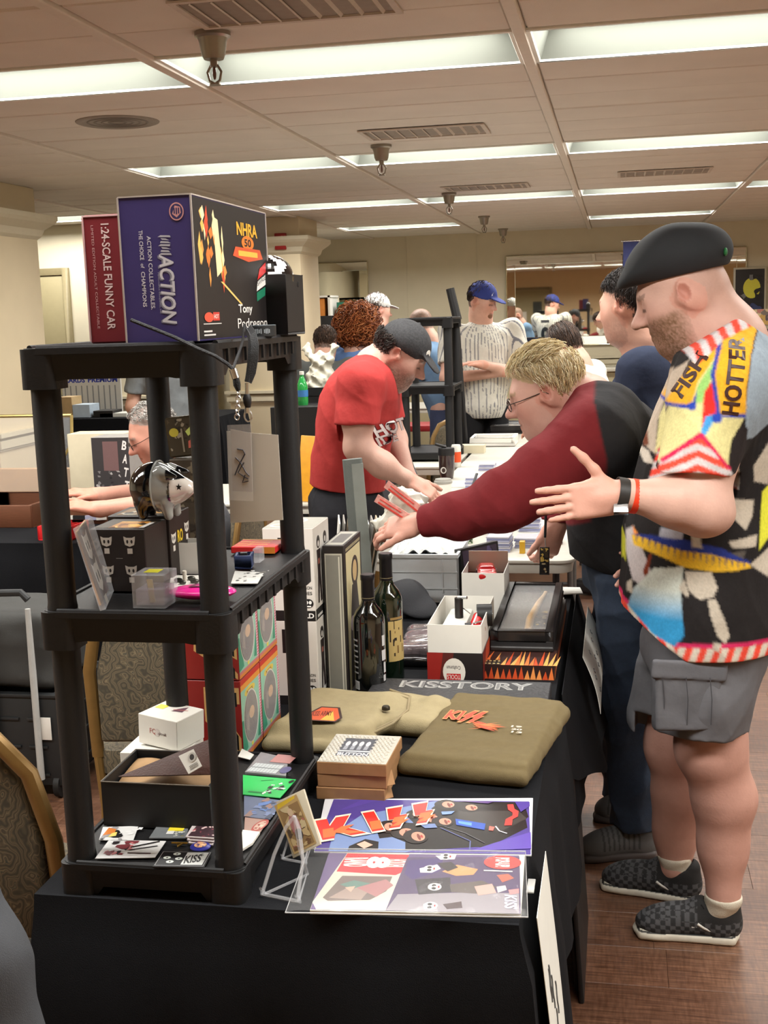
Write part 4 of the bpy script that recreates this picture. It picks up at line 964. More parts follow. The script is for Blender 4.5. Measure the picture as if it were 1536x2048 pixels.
P = PR(frame(cs[0], cs[1]-cs[0], cs[3]-cs[0]), .0006); W1, H1 = (cs[1]-cs[0]).length, (cs[3]-cs[0]).length; P.ell(W1*.55,H1*.6,W1*.28,W1*.28,(190,186,178)); P.ell(W1*.55,H1*.6,W1*.16,W1*.18,(50,44,40)); 
for k in range(3): P.rect(W1*.2,H1*(.1+.08*k),W1*.8,H1*(.13+.08*k),(120,116,110))
P.build('tag_print', lt)
# white gift boxes behind
zt_ = S1+.04; b0 = at(322,1490,2.03)
t, w_, d, h = B('white_box', 'lower flat white box under the tilted white box', 'box', (b0.x-.07, 2.0, S1), (b0.x+.055, 2.11, zt_), WHITE, 0, 'white gift boxes')
t = thing('white_box', 'white gift box with small red script resting on the lower white box', 'box', (b0.x+.008, 2.065, zt_+.003), -.32, 'white gift boxes', (0.0,.05,-.32)); W1, D1, H1 = .092, .082, .058
MB().b2((-W1/2,-D1/2,0),(W1/2,D1/2,H1)).build('carton', WHITE, t, bevel=.001, seg=1)
P = PR(FRONT(-W1/2,-D1/2,0)); P.text('FQ', W1*.38,H1*.5,W1*.16,H1*.2,(190,110,104),0,0); P.ell(W1*.5,H1*.5,W1*.06,H1*.13,(214,206,200)); P.text('aircraft', W1*.62,H1*.48,W1*.22,H1*.1,(90,60,60)); P.build('script', t)
P = PR(TOP(-W1/2,-D1/2,H1)); P.rect(W1*.06,D1*.5,W1*.28,D1*.75,(226,222,60)); P.poly([(W1*.5,D1*.5),(W1*.75,D1*.55),(W1*.68,D1*.9),(W1*.55,D1*.7)],(110,80,90)); P.line([(W1*.48,D1*.6),(W1*.8,D1*.7)],.002,(200,110,100)); P.build('top_print', t)
BWH = [(20,20,22),(230,230,228),(20,20,22),(150,148,150)]
z1 = S1+.0002
t, M, w_, d = flat('sticker', 'black and white cut-out sticker with orange corner on the bottom shelf', 'sticker', ((198,1681),(266,1683),(277,1653),(206,1655)), z1, .001, mat('sticker_white', (222,222,220), .35, var=0)); P = PR(M, .0005); P.blobs(1, 16, (0,0,w_,d), BWH, .003,.009); P.poly([(0,d*.3),(w_*.3,d*.5),(w_*.25,d*.8),(0,d*.9)],(206,120,50)); P.poly([(w_*.2,d*.2),(w_*.4,d*.3),(w_*.35,d*.6),(w_*.22,d*.5)],(226,206,110)); P.build('print', t)
t, M, w_, d = flat('sticker', 'large white sticker of a dark red cartoon figure, front of the shelf', 'sticker', ((190,1718),(310,1716),(332,1683),(218,1681)), z1, .001, MATS['sticker_white']); P = PR(M, .0005); P.blobs(8, 16, (w_*.1,d*.1,w_*.6,d*.9), [(26,18,22),(26,18,22),(120,50,56),(60,40,50),(196,120,120)], .004,.010); P.line([(w_*.5,d*.55),(w_*.95,d*.85)], .004, (26,24,26)); P.line([(w_*.5,d*.4),(w_*.95,d*.6)], .003, (26,24,26)); P.line([(w_*.5,d*.25),(w_*.9,d*.2)], .003, (60,30,36)); P.build('print', t)
t, M, w_, d = flat('zip_bag', 'small clear zip bag with yellow price tag on the bottom shelf', 'bag', ((298,1678),(372,1678),(378,1654),(314,1654)), z1, .002, mat('bag_grey', (130,134,136), .25, var=.1, alpha=.7)); P = PR(M, .0005); P.rect(w_*.4,d*.55,w_*.82,d*.98,(232,212,50)); P.rect(w_*.4,d*.3,w_*.6,d*.55,(214,214,210)); P.blobs(3,8,(w_*.6,d*.1,w_*.9,d*.5),[(150,140,100),(90,96,100),(200,200,190)],.002,.005); P.build('print', t)
for k in range(3):
    t, M, w_, d = flat('trading_card', ['lowest trading card of the fanned pile on the bottom shelf', 'middle trading card of the fanned pile on the bottom shelf', 'top reddish trading card of the fanned pile'][k], 'card', ((371-3*k+6,1688-6*k),(426+3*k,1692-6*k),(434+2*k,1665-5*k),(384+2*k,1658-5*k)), z1+.0025*k, .0022, mat('card_stock', (196,186,184), .4, var=.02), 'fanned trading cards')
    P = PR(M, .0005); P.rect(w_*.06,d*.06,w_*.94,d*.94,(60,40,46)); P.blobs(20+k, 16, (w_*.06,d*.06,w_*.94,d*.94), [(170,90,96),(120,60,70),(220,190,186),(50,36,40)], .002,.006); P.build('print', t)
c = az(360,1690,S1); t = thing('guitar_pin', 'tiny gold guitar pin before the trading cards', 'pin', (c.x,c.y,S1)); MB().tube([(-.014,0,.003),(.012,.002,.003)], .0016, 8).build('neck', GOLD, t); MB().prism([(-.006,0),(.0,-.012),(.005,0)], .001, .004).build('guitar_body', GOLD, t, bevel=.0005)
c = az(401,1694,S1); t = thing('round_badge', 'round navy badge with orange emblem beside the trading cards', 'badge', (c.x,c.y,S1)); MB().lathe([(.001,0),(.0165,0),(.0165,.0015),(.014,.003),(.001,.0035)], 32).build('disc', mat('navy_enamel', (44,46,130), .3), t); P = PR(TOP(0,0,.0036)); P.ell(0,0,.010,.010,(196,150,110)); P.blobs(3,6,(-.007,-.007,.007,.007),[(60,50,110),(226,180,140)],.002,.004); P.build('emblem', t)
t, M, w_, d = flat('patch', 'black rectangular patch with white skulls and band logo', 'patch', ((305,1735),(408,1737),(424,1707),(327,1704)), z1, .0018, BLACKCARD); P = PR(M, .0005)
P.line([(w_*.03,d*.06),(w_*.97,d*.06),(w_*.97,d*.94),(w_*.03,d*.94),(w_*.03,d*.06)], .0008, (160,160,160))
for x, y in ((.28,.3),(.18,.55),(.33,.8),(.42,.5)): P.ell(w_*x,d*y,w_*.075,d*.09,(214,222,214),12); P.ell(w_*x,d*y,w_*.02,d*.04,(30,30,30),8)
P.rect(w_*.52,d*.12,w_*.94,d*.9,(206,208,204)); P.text('KISS', w_*.7,d*.5,w_*.32,d*.5,(20,20,20),.3,.03,.2); P.blobs(2,5,(w_*.78,d*.15,w_*.93,d*.85),[(120,124,120)],.001,.003); P.build('print', t)
for k, px in enumerate((((430,1717),(452,1717),(470,1690),(446,1688)), ((470,1712),(505,1690),(520,1668),(486,1664)))):
    flat('card_stand', ['small white card stand beside the front leg', 'white plastic card tray at the right end of the bottom shelf'][k], 'stand', px, z1, .004, WHITE)
t, M, w_, d = flat('green_sticker', 'bright green sticker with black and white band figures', 'sticker', ((486,1590),(560,1597),(592,1560),(486,1551)), z1+.004, .0012, mat('bright_green_vinyl', (40,190,90), .35, var=.03)); P = PR(M, .0005); P.rect(w_*.06,d*.12,w_*.5,d*.18,(20,130,60)); P.line([(w_*.1,d*.7),(w_*.4,d*.8)],.002,(16,110,52)); P.blobs(7, 14, (w_*.45,d*.05,w_*.98,d*.95), [(20,26,22),(226,240,226),(20,26,22),(200,236,210)], .003,.008); P.build('print', t)
t, M, w_, d = flat('blue_card', 'blue printed card below the green sticker', 'card', ((488,1634),(540,1640),(566,1602),(488,1592)), z1+.002, .001, mat('slate_blue_print', (100,112,140), .4, var=.1)); P = PR(M,.0005); P.blobs(9,16,(0,0,w_,d),[(120,136,176),(70,80,104),(150,120,110),(96,130,190)],.004,.011); P.build('print', t)
t, M, w_, d = flat('red_card', 'red circular design card at the right end of the bottom shelf', 'card', ((488,1668),(516,1672),(538,1640),(490,1633)), z1+.001, .001, mat('salmon_card', (176,140,126), .4, var=.05)); P = PR(M,.0005); P.ell(w_*.45,d*.5,w_*.4,d*.36,(176,70,60)); P.ell(w_*.45,d*.5,w_*.3,d*.26,(206,170,150)); P.blobs(3,6,(w_*.25,d*.3,w_*.65,d*.7),[(150,60,50),(230,210,190)],.002,.005); P.build('print', t)
t, M, w_, d = flat('blister_pack', 'clear blister pack of figures at the back of the bottom shelf', 'package', ((490,1548),(572,1556),(577,1520),(522,1508)), z1+.004, .004, mat('blister_smoke', (140,140,144), .2, var=.1)); P = PR(M,.0005); P.rect(w_*.02,d*.05,w_*.72,d*.45,(190,196,196)); 
for k in range(8): P.rect(w_*(.06+.08*k),d*.05,w_*(.07+.08*k),d*.45,(120,126,128))
P.rect(w_*.02,d*.24,w_*.72,d*.27,(120,126,128)); P.rect(w_*.3,d*.55,w_*.8,d*.95,(176,120,116)); P.ell(w_*.86,d*.25,w_*.12,d*.16,(90,86,130)); P.build('print', t)
t, M, w_, d = flat('paper_tag', 'small white paper tag behind the blister pack', 'paper', ((476,1514),(500,1520),(508,1510),(484,1498)), z1+.003, .001, WHITE)
# ------------------------------------------------------------------ foreground table: easels
def bar(mb, pts, r_=.0022): mb.tube(pts, r_, 8)
for k, (lab, base, lift, sc) in enumerate((('clear acrylic easel holding the framed card', (592,1722), .06, .8), ('empty clear acrylic easel at the front of the table', (566,1796), .10, 1.15))):
    c = az(base[0], base[1], TZ); t = thing('acrylic_easel', lab, 'easel', (c.x, c.y, TZ), -.25, 'acrylic easels')
    w_ = .030*sc; 
    for sx in (-1, 1):
        mb = MB(); bar(mb, [(sx*w_*.9,-.004,.004*sc),(sx*w_*.9,-.012*sc,.014*sc),(sx*w_*.9,-.010*sc,.004*sc),(sx*w_*.75,.02*sc,.05*sc),(sx*w_*.35,.034*sc,.085*sc),(0,.040*sc,.10*sc)], .0026*sc); mb.build('upright', CLEAR, t)
    mb = MB(); bar(mb, [(-w_,-.006,.003),(w_,-.006,.003)], .003*sc); bar(mb, [(0,.040*sc,.10*sc),(0,.05*sc,.05*sc),(0,.068*sc,.003)], .0026*sc); mb.build('rear_leg', CLEAR, t)
    mb = MB(); bar(mb, [(-w_*.9,-.006,.003),(0,.066*sc,.003),(w_*.9,-.006,.003)], .0022*sc); mb.build('base_frame', CLEAR, t)
cy = az(592,1722,TZ).y
t = thing('framed_card', 'yellowed picture card in a thick clear holder on the easel', 'card', at(613,1712,cy)); o_ = Vector(t.location)
cs = [at(586,1717,cy-.004)-o_, at(641,1689,cy-.004)-o_, at(607,1578,cy+.03)-o_, at(552,1604,cy+.03)-o_]; n_ = (cs[1]-cs[0]).cross(cs[3]-cs[0]).normalized(); n_ = n_ if n_.y < 0 else -n_
slab([c-n_*.006 for c in cs], n_, .006).build('holder', mat('holder_clear', (222,214,190), .12, var=0, alpha=.8), t, bevel=.0008)
P = PR(frame(cs[0], cs[1]-cs[0], cs[3]-cs[0]), .0006); W1, H1 = (cs[1]-cs[0]).length, (cs[3]-cs[0]).length
P.rect(W1*.09,H1*.05,W1*.91,H1*.95,(188,160,110)); P.rect(W1*.14,H1*.08,W1*.86,H1*.84,(150,122,84)); P.poly([(W1*.14,H1*.86),(W1*.8,H1*.9),(W1*.84,H1*.95),(W1*.2,H1*.94)],(222,190,60)); P.blobs(5,26,(W1*.16,H1*.1,W1*.84,H1*.84),[(200,176,130),(120,90,64),(176,110,100),(90,74,60),(206,190,150)],.003,.009); P.ell(W1*.5,H1*.5,W1*.16,H1*.2,(176,120,120)); P.ell(W1*.5,H1*.72,W1*.09,H1*.07,(214,190,160)); P.ell(W1*.5,H1*.32,W1*.13,H1*.1,(70,66,62)); P.build('picture', t)
# poster
def tz_(px): return az(px[0], px[1], TZ)
t, M, w_, d = flat('poster', 'glossy band poster in purple and blue with a red-orange logo', 'poster', ((628,1706),(1063,1713),(1066,1598),(650,1600)), TZ+.0008, .002, mat('poster_white', (220,220,224), .25, var=0))
P = PR(M, .0004); PX = lambda x, y: (w_*(x-130)/1350.0, d*(365-y)/345.0)      # measured on an enlarged view of the sheet
def pl(pts, c): P.poly([PX(*p) for p in pts], c)
P.rect(w_*.003,d*.01,w_*.997,d*.99,(78,64,140)); pl([(220,360),(160,300),(360,130),(830,30),(900,30),(860,120),(720,200),(1000,290),(700,360)], (118,140,186)); pl([(130,360),(220,360),(215,300),(150,290)],(70,54,130)); pl([(200,100),(330,25),(450,25),(250,90)],(84,66,150))
ORG = (238,112,60)
BK = (26,24,26)
for pts in ([(880,30),(1440,30),(1470,130),(1300,240),(1000,180),(860,110),(820,80)], [(660,130),(780,95),(900,105),(1000,170),(1250,230),(1180,320),(900,340),(700,350),(690,300),(600,270),(520,280),(495,240),(560,185),(640,175),(720,180)], [(340,330),(430,285),(520,300),(530,350),(340,355)], [(960,200),(1440,60),(1460,200),(1200,330),(1000,300)]): pl(pts, BK)
pl([(1000,95),(1400,90),(1460,140),(1280,230),(1020,170)], (62,58,56))
for x, y, rx, ry in ((930,52,52,20), (1090,72,50,18), (735,122,42,18), (835,148,52,24), (925,168,50,20), (570,208,46,24), (685,242,58,24), (765,266,54,26)):
    a1, b1 = PX(x, y); P.ell(a1-w_*.012, b1, w_*rx*1.5/1350, d*ry*1.7/345, (34,26,26), 18, .2); P.ell(a1, b1, w_*rx*.8/1350, d*ry*1.1/345, (206,146,124), 18, .25); P.ell(a1+w_*.004, b1-d*.01, w_*rx*.2/1350, d*ry*.8/345, (120,64,56), 10, .25); P.ell(a1+w_*.017, b1, w_*rx*.16/1350, d*ry*.4/345, (170,70,66), 8, .25)
pl([(385,320),(430,300),(490,322),(440,345)], (232,180,160)); pl([(990,150),(1190,180),(1185,220),(1000,190)], (44,84,180)); pl([(1010,165),(1100,175),(1100,195),(1015,180)], (90,150,220)); pl([(1215,195),(1250,200),(1240,225),(1212,222)], (214,110,100)); P.line([PX(x,y) for x, y in ((1255,195),(1280,225),(1330,240))], .003, (190,190,196)); P.line([PX(x,y) for x, y in ((900,210),(1100,290),(1100,340))], .002, (90,100,150)); P.line([PX(x,y) for x, y in ((920,200),(1060,240),(1190,300))], .002, (84,84,90))
pl([(1330,50),(1370,48),(1378,80),(1405,95),(1400,130),(1365,150),(1360,188),(1312,190),(1320,150),(1365,125),(1365,105),(1335,85)], (238,70,66))
pl([(1100,350),(1480,330),(1480,230),(1250,300)], (96,76,170)); pl([(1420,100),(1480,60),(1480,30),(1380,30)], (80,62,150)); pl([(1000,30),(1240,30),(1200,45)],(96,70,130)); pl([(890,105),(980,100),(960,120),(900,125)],(120,150,206)); pl([(760,190),(860,185),(880,210),(800,215)],(110,130,176))
P.build('artwork', t, vmat('glossy_poster_ink', rough=.2, var=.02))
LOGO = PR(M @ Matrix.Translation((*PX(465,175), .0022)) @ Matrix.Rotation(.42, 4, 'Z'), 0)
def kiss_big(P, w_, h_):
    gl = [[(0,0),(.05,1),(.17,1),(.15,.62),(.26,1),(.40,1),(.27,.5),(.44,0),(.28,0),(.16,.36),(.12,0)], [(.45,0),(.49,1),(.61,1),(.57,0)], [(.60,.02),(.72,.42),(.65,.42),(.72,1),(.88,1),(.79,.58),(.87,.58),(.70,.0)], [(.84,.02),(.96,.42),(.89,.42),(.96,1),(1.12,1),(1.03,.58),(1.11,.58),(.94,.0)]]
    for g in gl:
        cx_ = sum(p[0] for p in g)/len(g)
        for sc2, cc in ((1.0,(250,232,206)), (.86,(226,52,44))): P.poly([((cx_+(x-cx_)*(sc2*1.02)-.55)*w_, (.5+(y-.5)*sc2-.5)*h_) for x, y in g], cc)
        P.poly([((cx_+(x-cx_)*.8-.55)*w_, (.5+(y*.42-.48)*.86-.5+.06)*h_) for x, y in g], ORG)
kiss_big(LOGO, .205, .095); LOGO.build('logo_print', t, vmat('glossy_poster_ink'))
# magazine in a plastic sleeve
t, M, w_, d = flat('magazine', 'glossy magazine with red banner in a clear plastic sleeve', 'magazine', ((620,1828),(1042,1836),(1050,1716),(660,1712)), TZ+.0008, .006, mat('magazine_edge', (206,200,186), .5, var=.03))
P = PR(M, .0004); PX = lambda x, y: (w_*(x-60)/1380.0, d*(770-y)/400.0)
P.rect(w_*.002,d*.01,w_*.998,d*.99,(96,78,120))
pl([(60,720),(200,370),(650,375),(560,765),(100,765)], (196,192,176)); pl([(160,510),(200,375),(650,380),(620,510),(580,530)], (214,44,52))
P.text('RAND', *PX(280,440), w_*.10, d*.2, (240,236,226), -PI/2+.05, .03); P.text('8', *PX(440,440), w_*.13, d*.2, (240,232,226), -PI/2, .06); P.text('HOLDER', *PX(570,445), w_*.09, d*.2, (240,236,226), -PI/2, .03)
for pts, c in (([(120,690),(210,540),(560,540),(540,640),(440,700),(160,710)], (110,96,90)), ([(160,690),(300,600),(420,640),(380,700)], (150,130,120)), ([(210,600),(300,570),(420,590),(300,630)], (90,120,110)), ([(330,620),(520,560),(580,600),(480,680)], (160,110,110)), ([(250,620),(320,610),(300,650)], (196,160,140))): pl(pts, c)
pl([(640,400),(1440,385),(1440,770),(560,765)], (74,58,92)); pl([(650,420),(900,400),(880,500),(700,560),(640,520)], (64,46,104)); pl([(560,765),(620,660),(1100,640),(1430,640),(1430,770)], (140,134,140))
for pts, c in (([(840,385),(990,375),(980,410),(880,415)], (226,220,214)), ([(740,480),(860,450),(890,480),(830,510),(750,510)], (222,216,210)), ([(820,600),(900,590),(910,620),(830,628)], (226,222,220)), ([(800,720),(890,715),(890,745),(810,750)], (214,210,206)), ([(900,500),(1000,450),(1150,480),(1120,520),(1000,530)], (196,140,90)), ([(860,440),(960,430),(1010,470),(940,500),(890,470)], (40,30,34)), ([(720,560),(960,540),(980,640),(760,660)], (40,34,42)), ([(960,590),(1180,560),(1280,600),(1200,650),(980,640)], (84,74,70)), ([(1130,600),(1250,580),(1280,640),(1160,660)], (186,150,140)), ([(1280,520),(1360,510),(1400,540),(1320,570)], (176,90,70)), ([(930,720),(1050,700),(1060,740),(960,750)], (60,40,44)), ([(1360,620),(1430,610),(1430,640),(1370,650)], (214,130,130)), ([(1280,600),(1340,590),(1350,620),(1290,640)], (196,190,186))): pl(pts, c)
for x, y in ((815,482),(862,608),(850,732),(920,392)): a1, b1 = PX(x, y); P.ell(a1, b1, w_*.034, d*.062, (228,222,216), 18); P.ell(a1-w_*.004, b1+d*.025, w_*.012, d*.022, (24,20,22), 10); P.ell(a1-w_*.004, b1-d*.025, w_*.012, d*.022, (24,20,22), 10); P.ell(a1+w_*.02, b1, w_*.005, d*.022, (150,40,44), 10)
P.line([PX(x,y) for x, y in ((1190,490),(1390,495))], .004, (210,206,200)); P.ell(*PX(1320,430), w_*.095, d*.125, (222,60,56), 28); P.text('POP-UP!', *PX(1320,430), d*.17, w_*.075, (246,238,230), -PI/2, .03); P.text('KISS', *PX(1375,700), d*.22, w_*.06, (206,200,224), -PI/2, .03, .2)
P.build('cover', t, vmat('glossy_poster_ink', rough=.2))
# sleeve: crinkled clear film
o2 = M.copy()
def slv(u, v_):
    x = -.035+(w_+.045)*u; y = -.012+(d+.022)*v_; z = .0012+.0022*abs(math.sin(9*u+5*v_+2*math.sin(7*u)))*(1-v_)+.001*math.sin(17*u-9*v_)
    return o2 @ Vector((x, y, z+.002))
MB().grid(slv, 60, 24).build('plastic_sleeve', mat('sleeve_film', (255,255,255), .08, var=0, alpha=.06, spec=1.0), t)
mb = MB(); mb.tube([o2 @ Vector(p) for p in ((-.035,-.012,.002),(-.035,d+.01,.002),(w_+.01,d+.01,.002),(w_+.01,-.012,.002))], .0012, 6, closed=True); mb.build('sleeve_seam', mat('sleeve_edge', (206,206,206), .2, var=0, alpha=.6), t)
c = az(1062,1775,TZ); t = thing('price_tab', 'small clear plastic tab on the table edge', 'tab', (c.x,c.y,TZ+.001)); MB().b2((-.006,-.022,0),(.006,.022,.003)).build('tab', mat('tab_clear', (200,200,196), .2, alpha=.6), t, bevel=.001)
# kraft boxes stack
a_, b_ = az(632,1600,TZ), az(771,1603,TZ); kx0, kx1, ky = a_.x, b_.x, (a_.y+b_.y)/2
KR = mat('kraft_card', (158,118,78), .75, var=.1, scale=50)
for k in range(3):
    hh = .0245; t, w_, d, h = B('kraft_box', ['bottom flat kraft box of the stack of three', 'middle flat kraft box of the stack of three', 'top flat kraft box of the stack wrapped in bubble film'][k], 'box', (kx0+.002*k, ky+.002*(k%2), TZ+hh*k), (kx1+.003*k, ky+.15, TZ+hh*(k+1)-.0006), KR, [.0,.01,-.015][k], 'stack of kraft boxes')
    if k < 2: MB().add([(w_/2,-d/2+.004,h*.2),(w_/2+.012,-d/2+.02,h*.1),(w_/2,-d/2+.05,h*.9)],[(0,1,2)]).build('torn_flap', KR, t, solid=.0008)
P = PR(TOP(-w_/2,-d/2,h)); P.rect(.001,.001,w_-.001,d-.001,(186,180,166)); P.rect(w_*.2,d*.22,w_*.68,d*.85,(62,64,78)); P.rect(w_*.22,d*.44,w_*.66,d*.83,(52,54,66)); P.rect(w_*.2,d*.38,w_*.68,d*.42,(206,206,206)); P.text('BUTTON', w_*.44,d*.30,w_*.44,d*.10,(214,214,214),0,.03)
for x in (.28,.38,.48,.58): P.ell(w_*x,d*.66,w_*.035,d*.09,(200,200,204),10); P.rect(w_*(x-.03),d*.45,w_*(x+.03),d*.58,(150,152,160))
P.build('label_print', t)
mb = MB(); rgb_ = random.Random(3)
for i in range(15):
    for j in range(17):
        x, y = -w_/2+.006+(w_-.012)*(i+.5*(j%2))/15, -d/2+.006+(d-.012)*j/17
        if -w_*.30 < x < w_*.18 and -d*.28 < y < d*.35: continue
        mb.ell((x,y,h+.0016),(.0034,.0034,.0024),8,4)
bw = mb.build('bubble_film', mat('bubble_film', (244,240,230), .12, var=0, alpha=.45, spec=.9), t); bw['kind'] = 'stuff'
# canvas bag and folded shirt
KH = mat('khaki_canvas', (168,154,118), .85, var=.06, scale=60, bump=.3, bscale=600)
c = az(700,1470,TZ); bg = thing('canvas_bag', 'khaki canvas shoulder bag with an orange shield patch lying flat', 'bag', (c.x, c.y, TZ))
S = Sdf(.005); x0, x1 = az(545,1500,TZ).x+.02, az(800,1440,TZ).x
S.rbox(((x0+x1)/2-.02, 2.425, TZ+.026), ((x1-x0)/2+.0, .125, .026), .022, (0,0,-.08), k=.02)
S.rbox((x1+.035, 2.47, TZ+.022), (.075, .085, .022), .02, (0,0,-.2), k=.02)
S.rbox((x0+.1, 2.30, TZ+.014), (.14, .03, .013), .012, k=.02)
S.cone((x1+.08,2.5,TZ+.035),(x1+.14,2.47,TZ+.012),.016,.012,k=.03)
S.disp = wav(5, .0045, 42); S.cut((0,0,TZ+.0005),(0,0,-1)); S.mesh().build('canvas', KH, bg)
zt = TZ+.0545
p0 = at(663,1460,2.40); P = PR(frame((p0.x-bg.location.x,2.36-bg.location.y,zt-TZ+.002),(1,-.08,0),(.05,1,0)), .0005); pw, ph = .085, .105
P.poly([(-pw*.42,-ph*.45),(pw*.42,-ph*.45),(pw*.5,-ph*.2),(pw*.2,ph*.42),(-pw*.3,ph*.42),(-pw*.55,-ph*.3)],(60,30,24)); P.poly([(-pw*.38,-ph*.4),(pw*.38,-ph*.4),(pw*.43,-ph*.2),(pw*.16,ph*.36),(-pw*.26,ph*.36),(-pw*.48,-ph*.27)],(222,96,52)); P.poly([(pw*.0,-ph*.38),(pw*.36,-ph*.38),(pw*.1,ph*.2)],(232,190,80)); P.text('KISS ARMY', -pw*.1,0,pw*.5,ph*.3,(120,40,30),.2,.03); P.build('shield_patch', bg)
p = at(773,1452,2.42); MB().lathe([(.001,.004),(.007,.004),(.009,.001),(.009,-.004)],20,(p.x-bg.location.x,2.42-bg.location.y,zt-TZ-.001)).build('snap', mat('brass_dark', (70,64,54), .4, .8), bg)
mb = MB()
def strap_pt(u, v_): return 0
for off in (.0,.016): mb.tube([(x1-bg.location.x-.03+off*.4,2.545-bg.location.y-off,.053-off*.3),(x1-bg.location.x+.02,2.52-bg.location.y-off,.047),(x1-bg.location.x+.03,2.43-bg.location.y,.046),(x1-bg.location.x+.01,2.36-bg.location.y+off,.040),(x1-bg.location.x-.03,2.32-bg.location.y+off,.03)], .0028, 8)
mb.build('piping', mat('khaki_piping', (150,136,104), .8), bg)
OL = mat('olive_jersey', (112,98,66), .9, var=.07, scale=80, bump=.35, bscale=900)
sc_ = [az(x,y,TZ) for x, y in ((818,1560),(1082,1592),(1103,1446),(905,1400))]; c = sum(sc_, Vector())/4
fs_ = thing('folded_shirt', 'olive folded sweatshirt with orange band embroidery', 'shirt', (c.x, c.y, TZ))
S = Sdf(.005); ang = math.atan2(sc_[2].y-sc_[1].y, sc_[2].x-sc_[1].x)-PI/2
W1 = (sc_[1]-sc_[0]).length; D1 = ((sc_[2]-sc_[1]).length+(sc_[3]-sc_[0]).length)/2
u_ = (sc_[1]-sc_[0]).normalized(); ang = math.atan2(u_.y, u_.x)+.03
S.rbox((c.x,c.y,TZ+.017), (W1*.51, D1*.47, .018), .016, (0,0,ang), k=.008); S.rbox((c.x,c.y+.006,TZ+.030), (W1*.48, D1*.455, .015), .013, (0.0,0,ang+.03), k=.006)
S.disp = wav(9, .0025, 30, (1,1,.3), True); S.cut((0,0,TZ+.0005),(0,0,-1)); S.mesh().build('fabric', OL, fs_)
zt = .0475; P = PR(frame((-.055,.015,zt),(math.cos(ang),math.sin(ang),0),(-math.sin(ang),math.cos(ang),0)), .0007)
def kiss_logo(P, x, y, w_, h_, col, edge, rot=0):
    P.text('KI', x-w_*.25, y, w_*.46, h_, edge, rot, .07); P.text('KI', x-w_*.25, y, w_*.42, h_*.9, col, rot, .03)
    for k in (0,1):
        cx_ = x+w_*(.14+.24*k); pts = [(-.11,.1),(.02,.55),(.14,.55),(.06,.12),(.13,.12),(-.06,-.6),(-.15,-.6),(-.06,-.1),(-.13,-.1)]
        for sc2, cc in ((1.18,edge),(1.0,col)): P.poly([(cx_+px*w_*sc2, y+py*h_*sc2) for px, py in pts], cc)
kiss_logo(P, -.005, .03, .08, .06, (226,66,36), (240,150,80))
rgf = random.Random(8)
for i in range(14):
    a1 = rgf.uniform(-.7,.7); L1 = rgf.uniform(.02,.038); cx_, cy_ = .058+rgf.uniform(-.012,.012), -.02+rgf.uniform(-.014,.014); P.poly([(cx_-L1*math.cos(a1),cy_-L1*math.sin(a1)),(cx_+.004,cy_+.004),(cx_+L1*math.cos(a1),cy_+L1*math.sin(a1)),(cx_-.003,cy_-.004)], rgf.choice([(232,96,40),(236,120,60),(214,70,36)]))
for k in range(3): P.text(['19','20','13'][k], .118+.004*k, -.008-.016*k, .022, .010, (226,216,196), 0, .03)
P.build('embroidery', fs_)
# book
t, w_, d, h = B('book', 'large black hardcover book with embossed silver title', 'book', (-.562,2.44,TZ+.001), (-.150,2.685,TZ+.036), mat('black_leatherette', (44,44,46), .5, var=.12, scale=50, bump=.6, bscale=120), bevel=.002)
P = PR(TOP(-w_/2,-d/2,h)); P.text('KISSTORY', w_*.53,d*.83,w_*.74,d*.21,(168,168,164),0,.035); P.text('KISSTORY', w_*.53,d*.83,w_*.71,d*.17,(112,112,112),0,0); P.build('title', t, vmat('silver_foil', rough=.3, var=.03))
t, w_, d, h = B('book', 'thin black printed folder under the bottles', 'book', (-.70,2.58,TZ+.001), (-.575,2.70,TZ+.010), BLACKCARD); P = PR(TOP(-w_/2,-d/2,h)); P.blobs(3,10,(0,0,w_,d),[(70,70,72),(110,110,108),(40,40,40)],.004,.014); P.build('print', t)
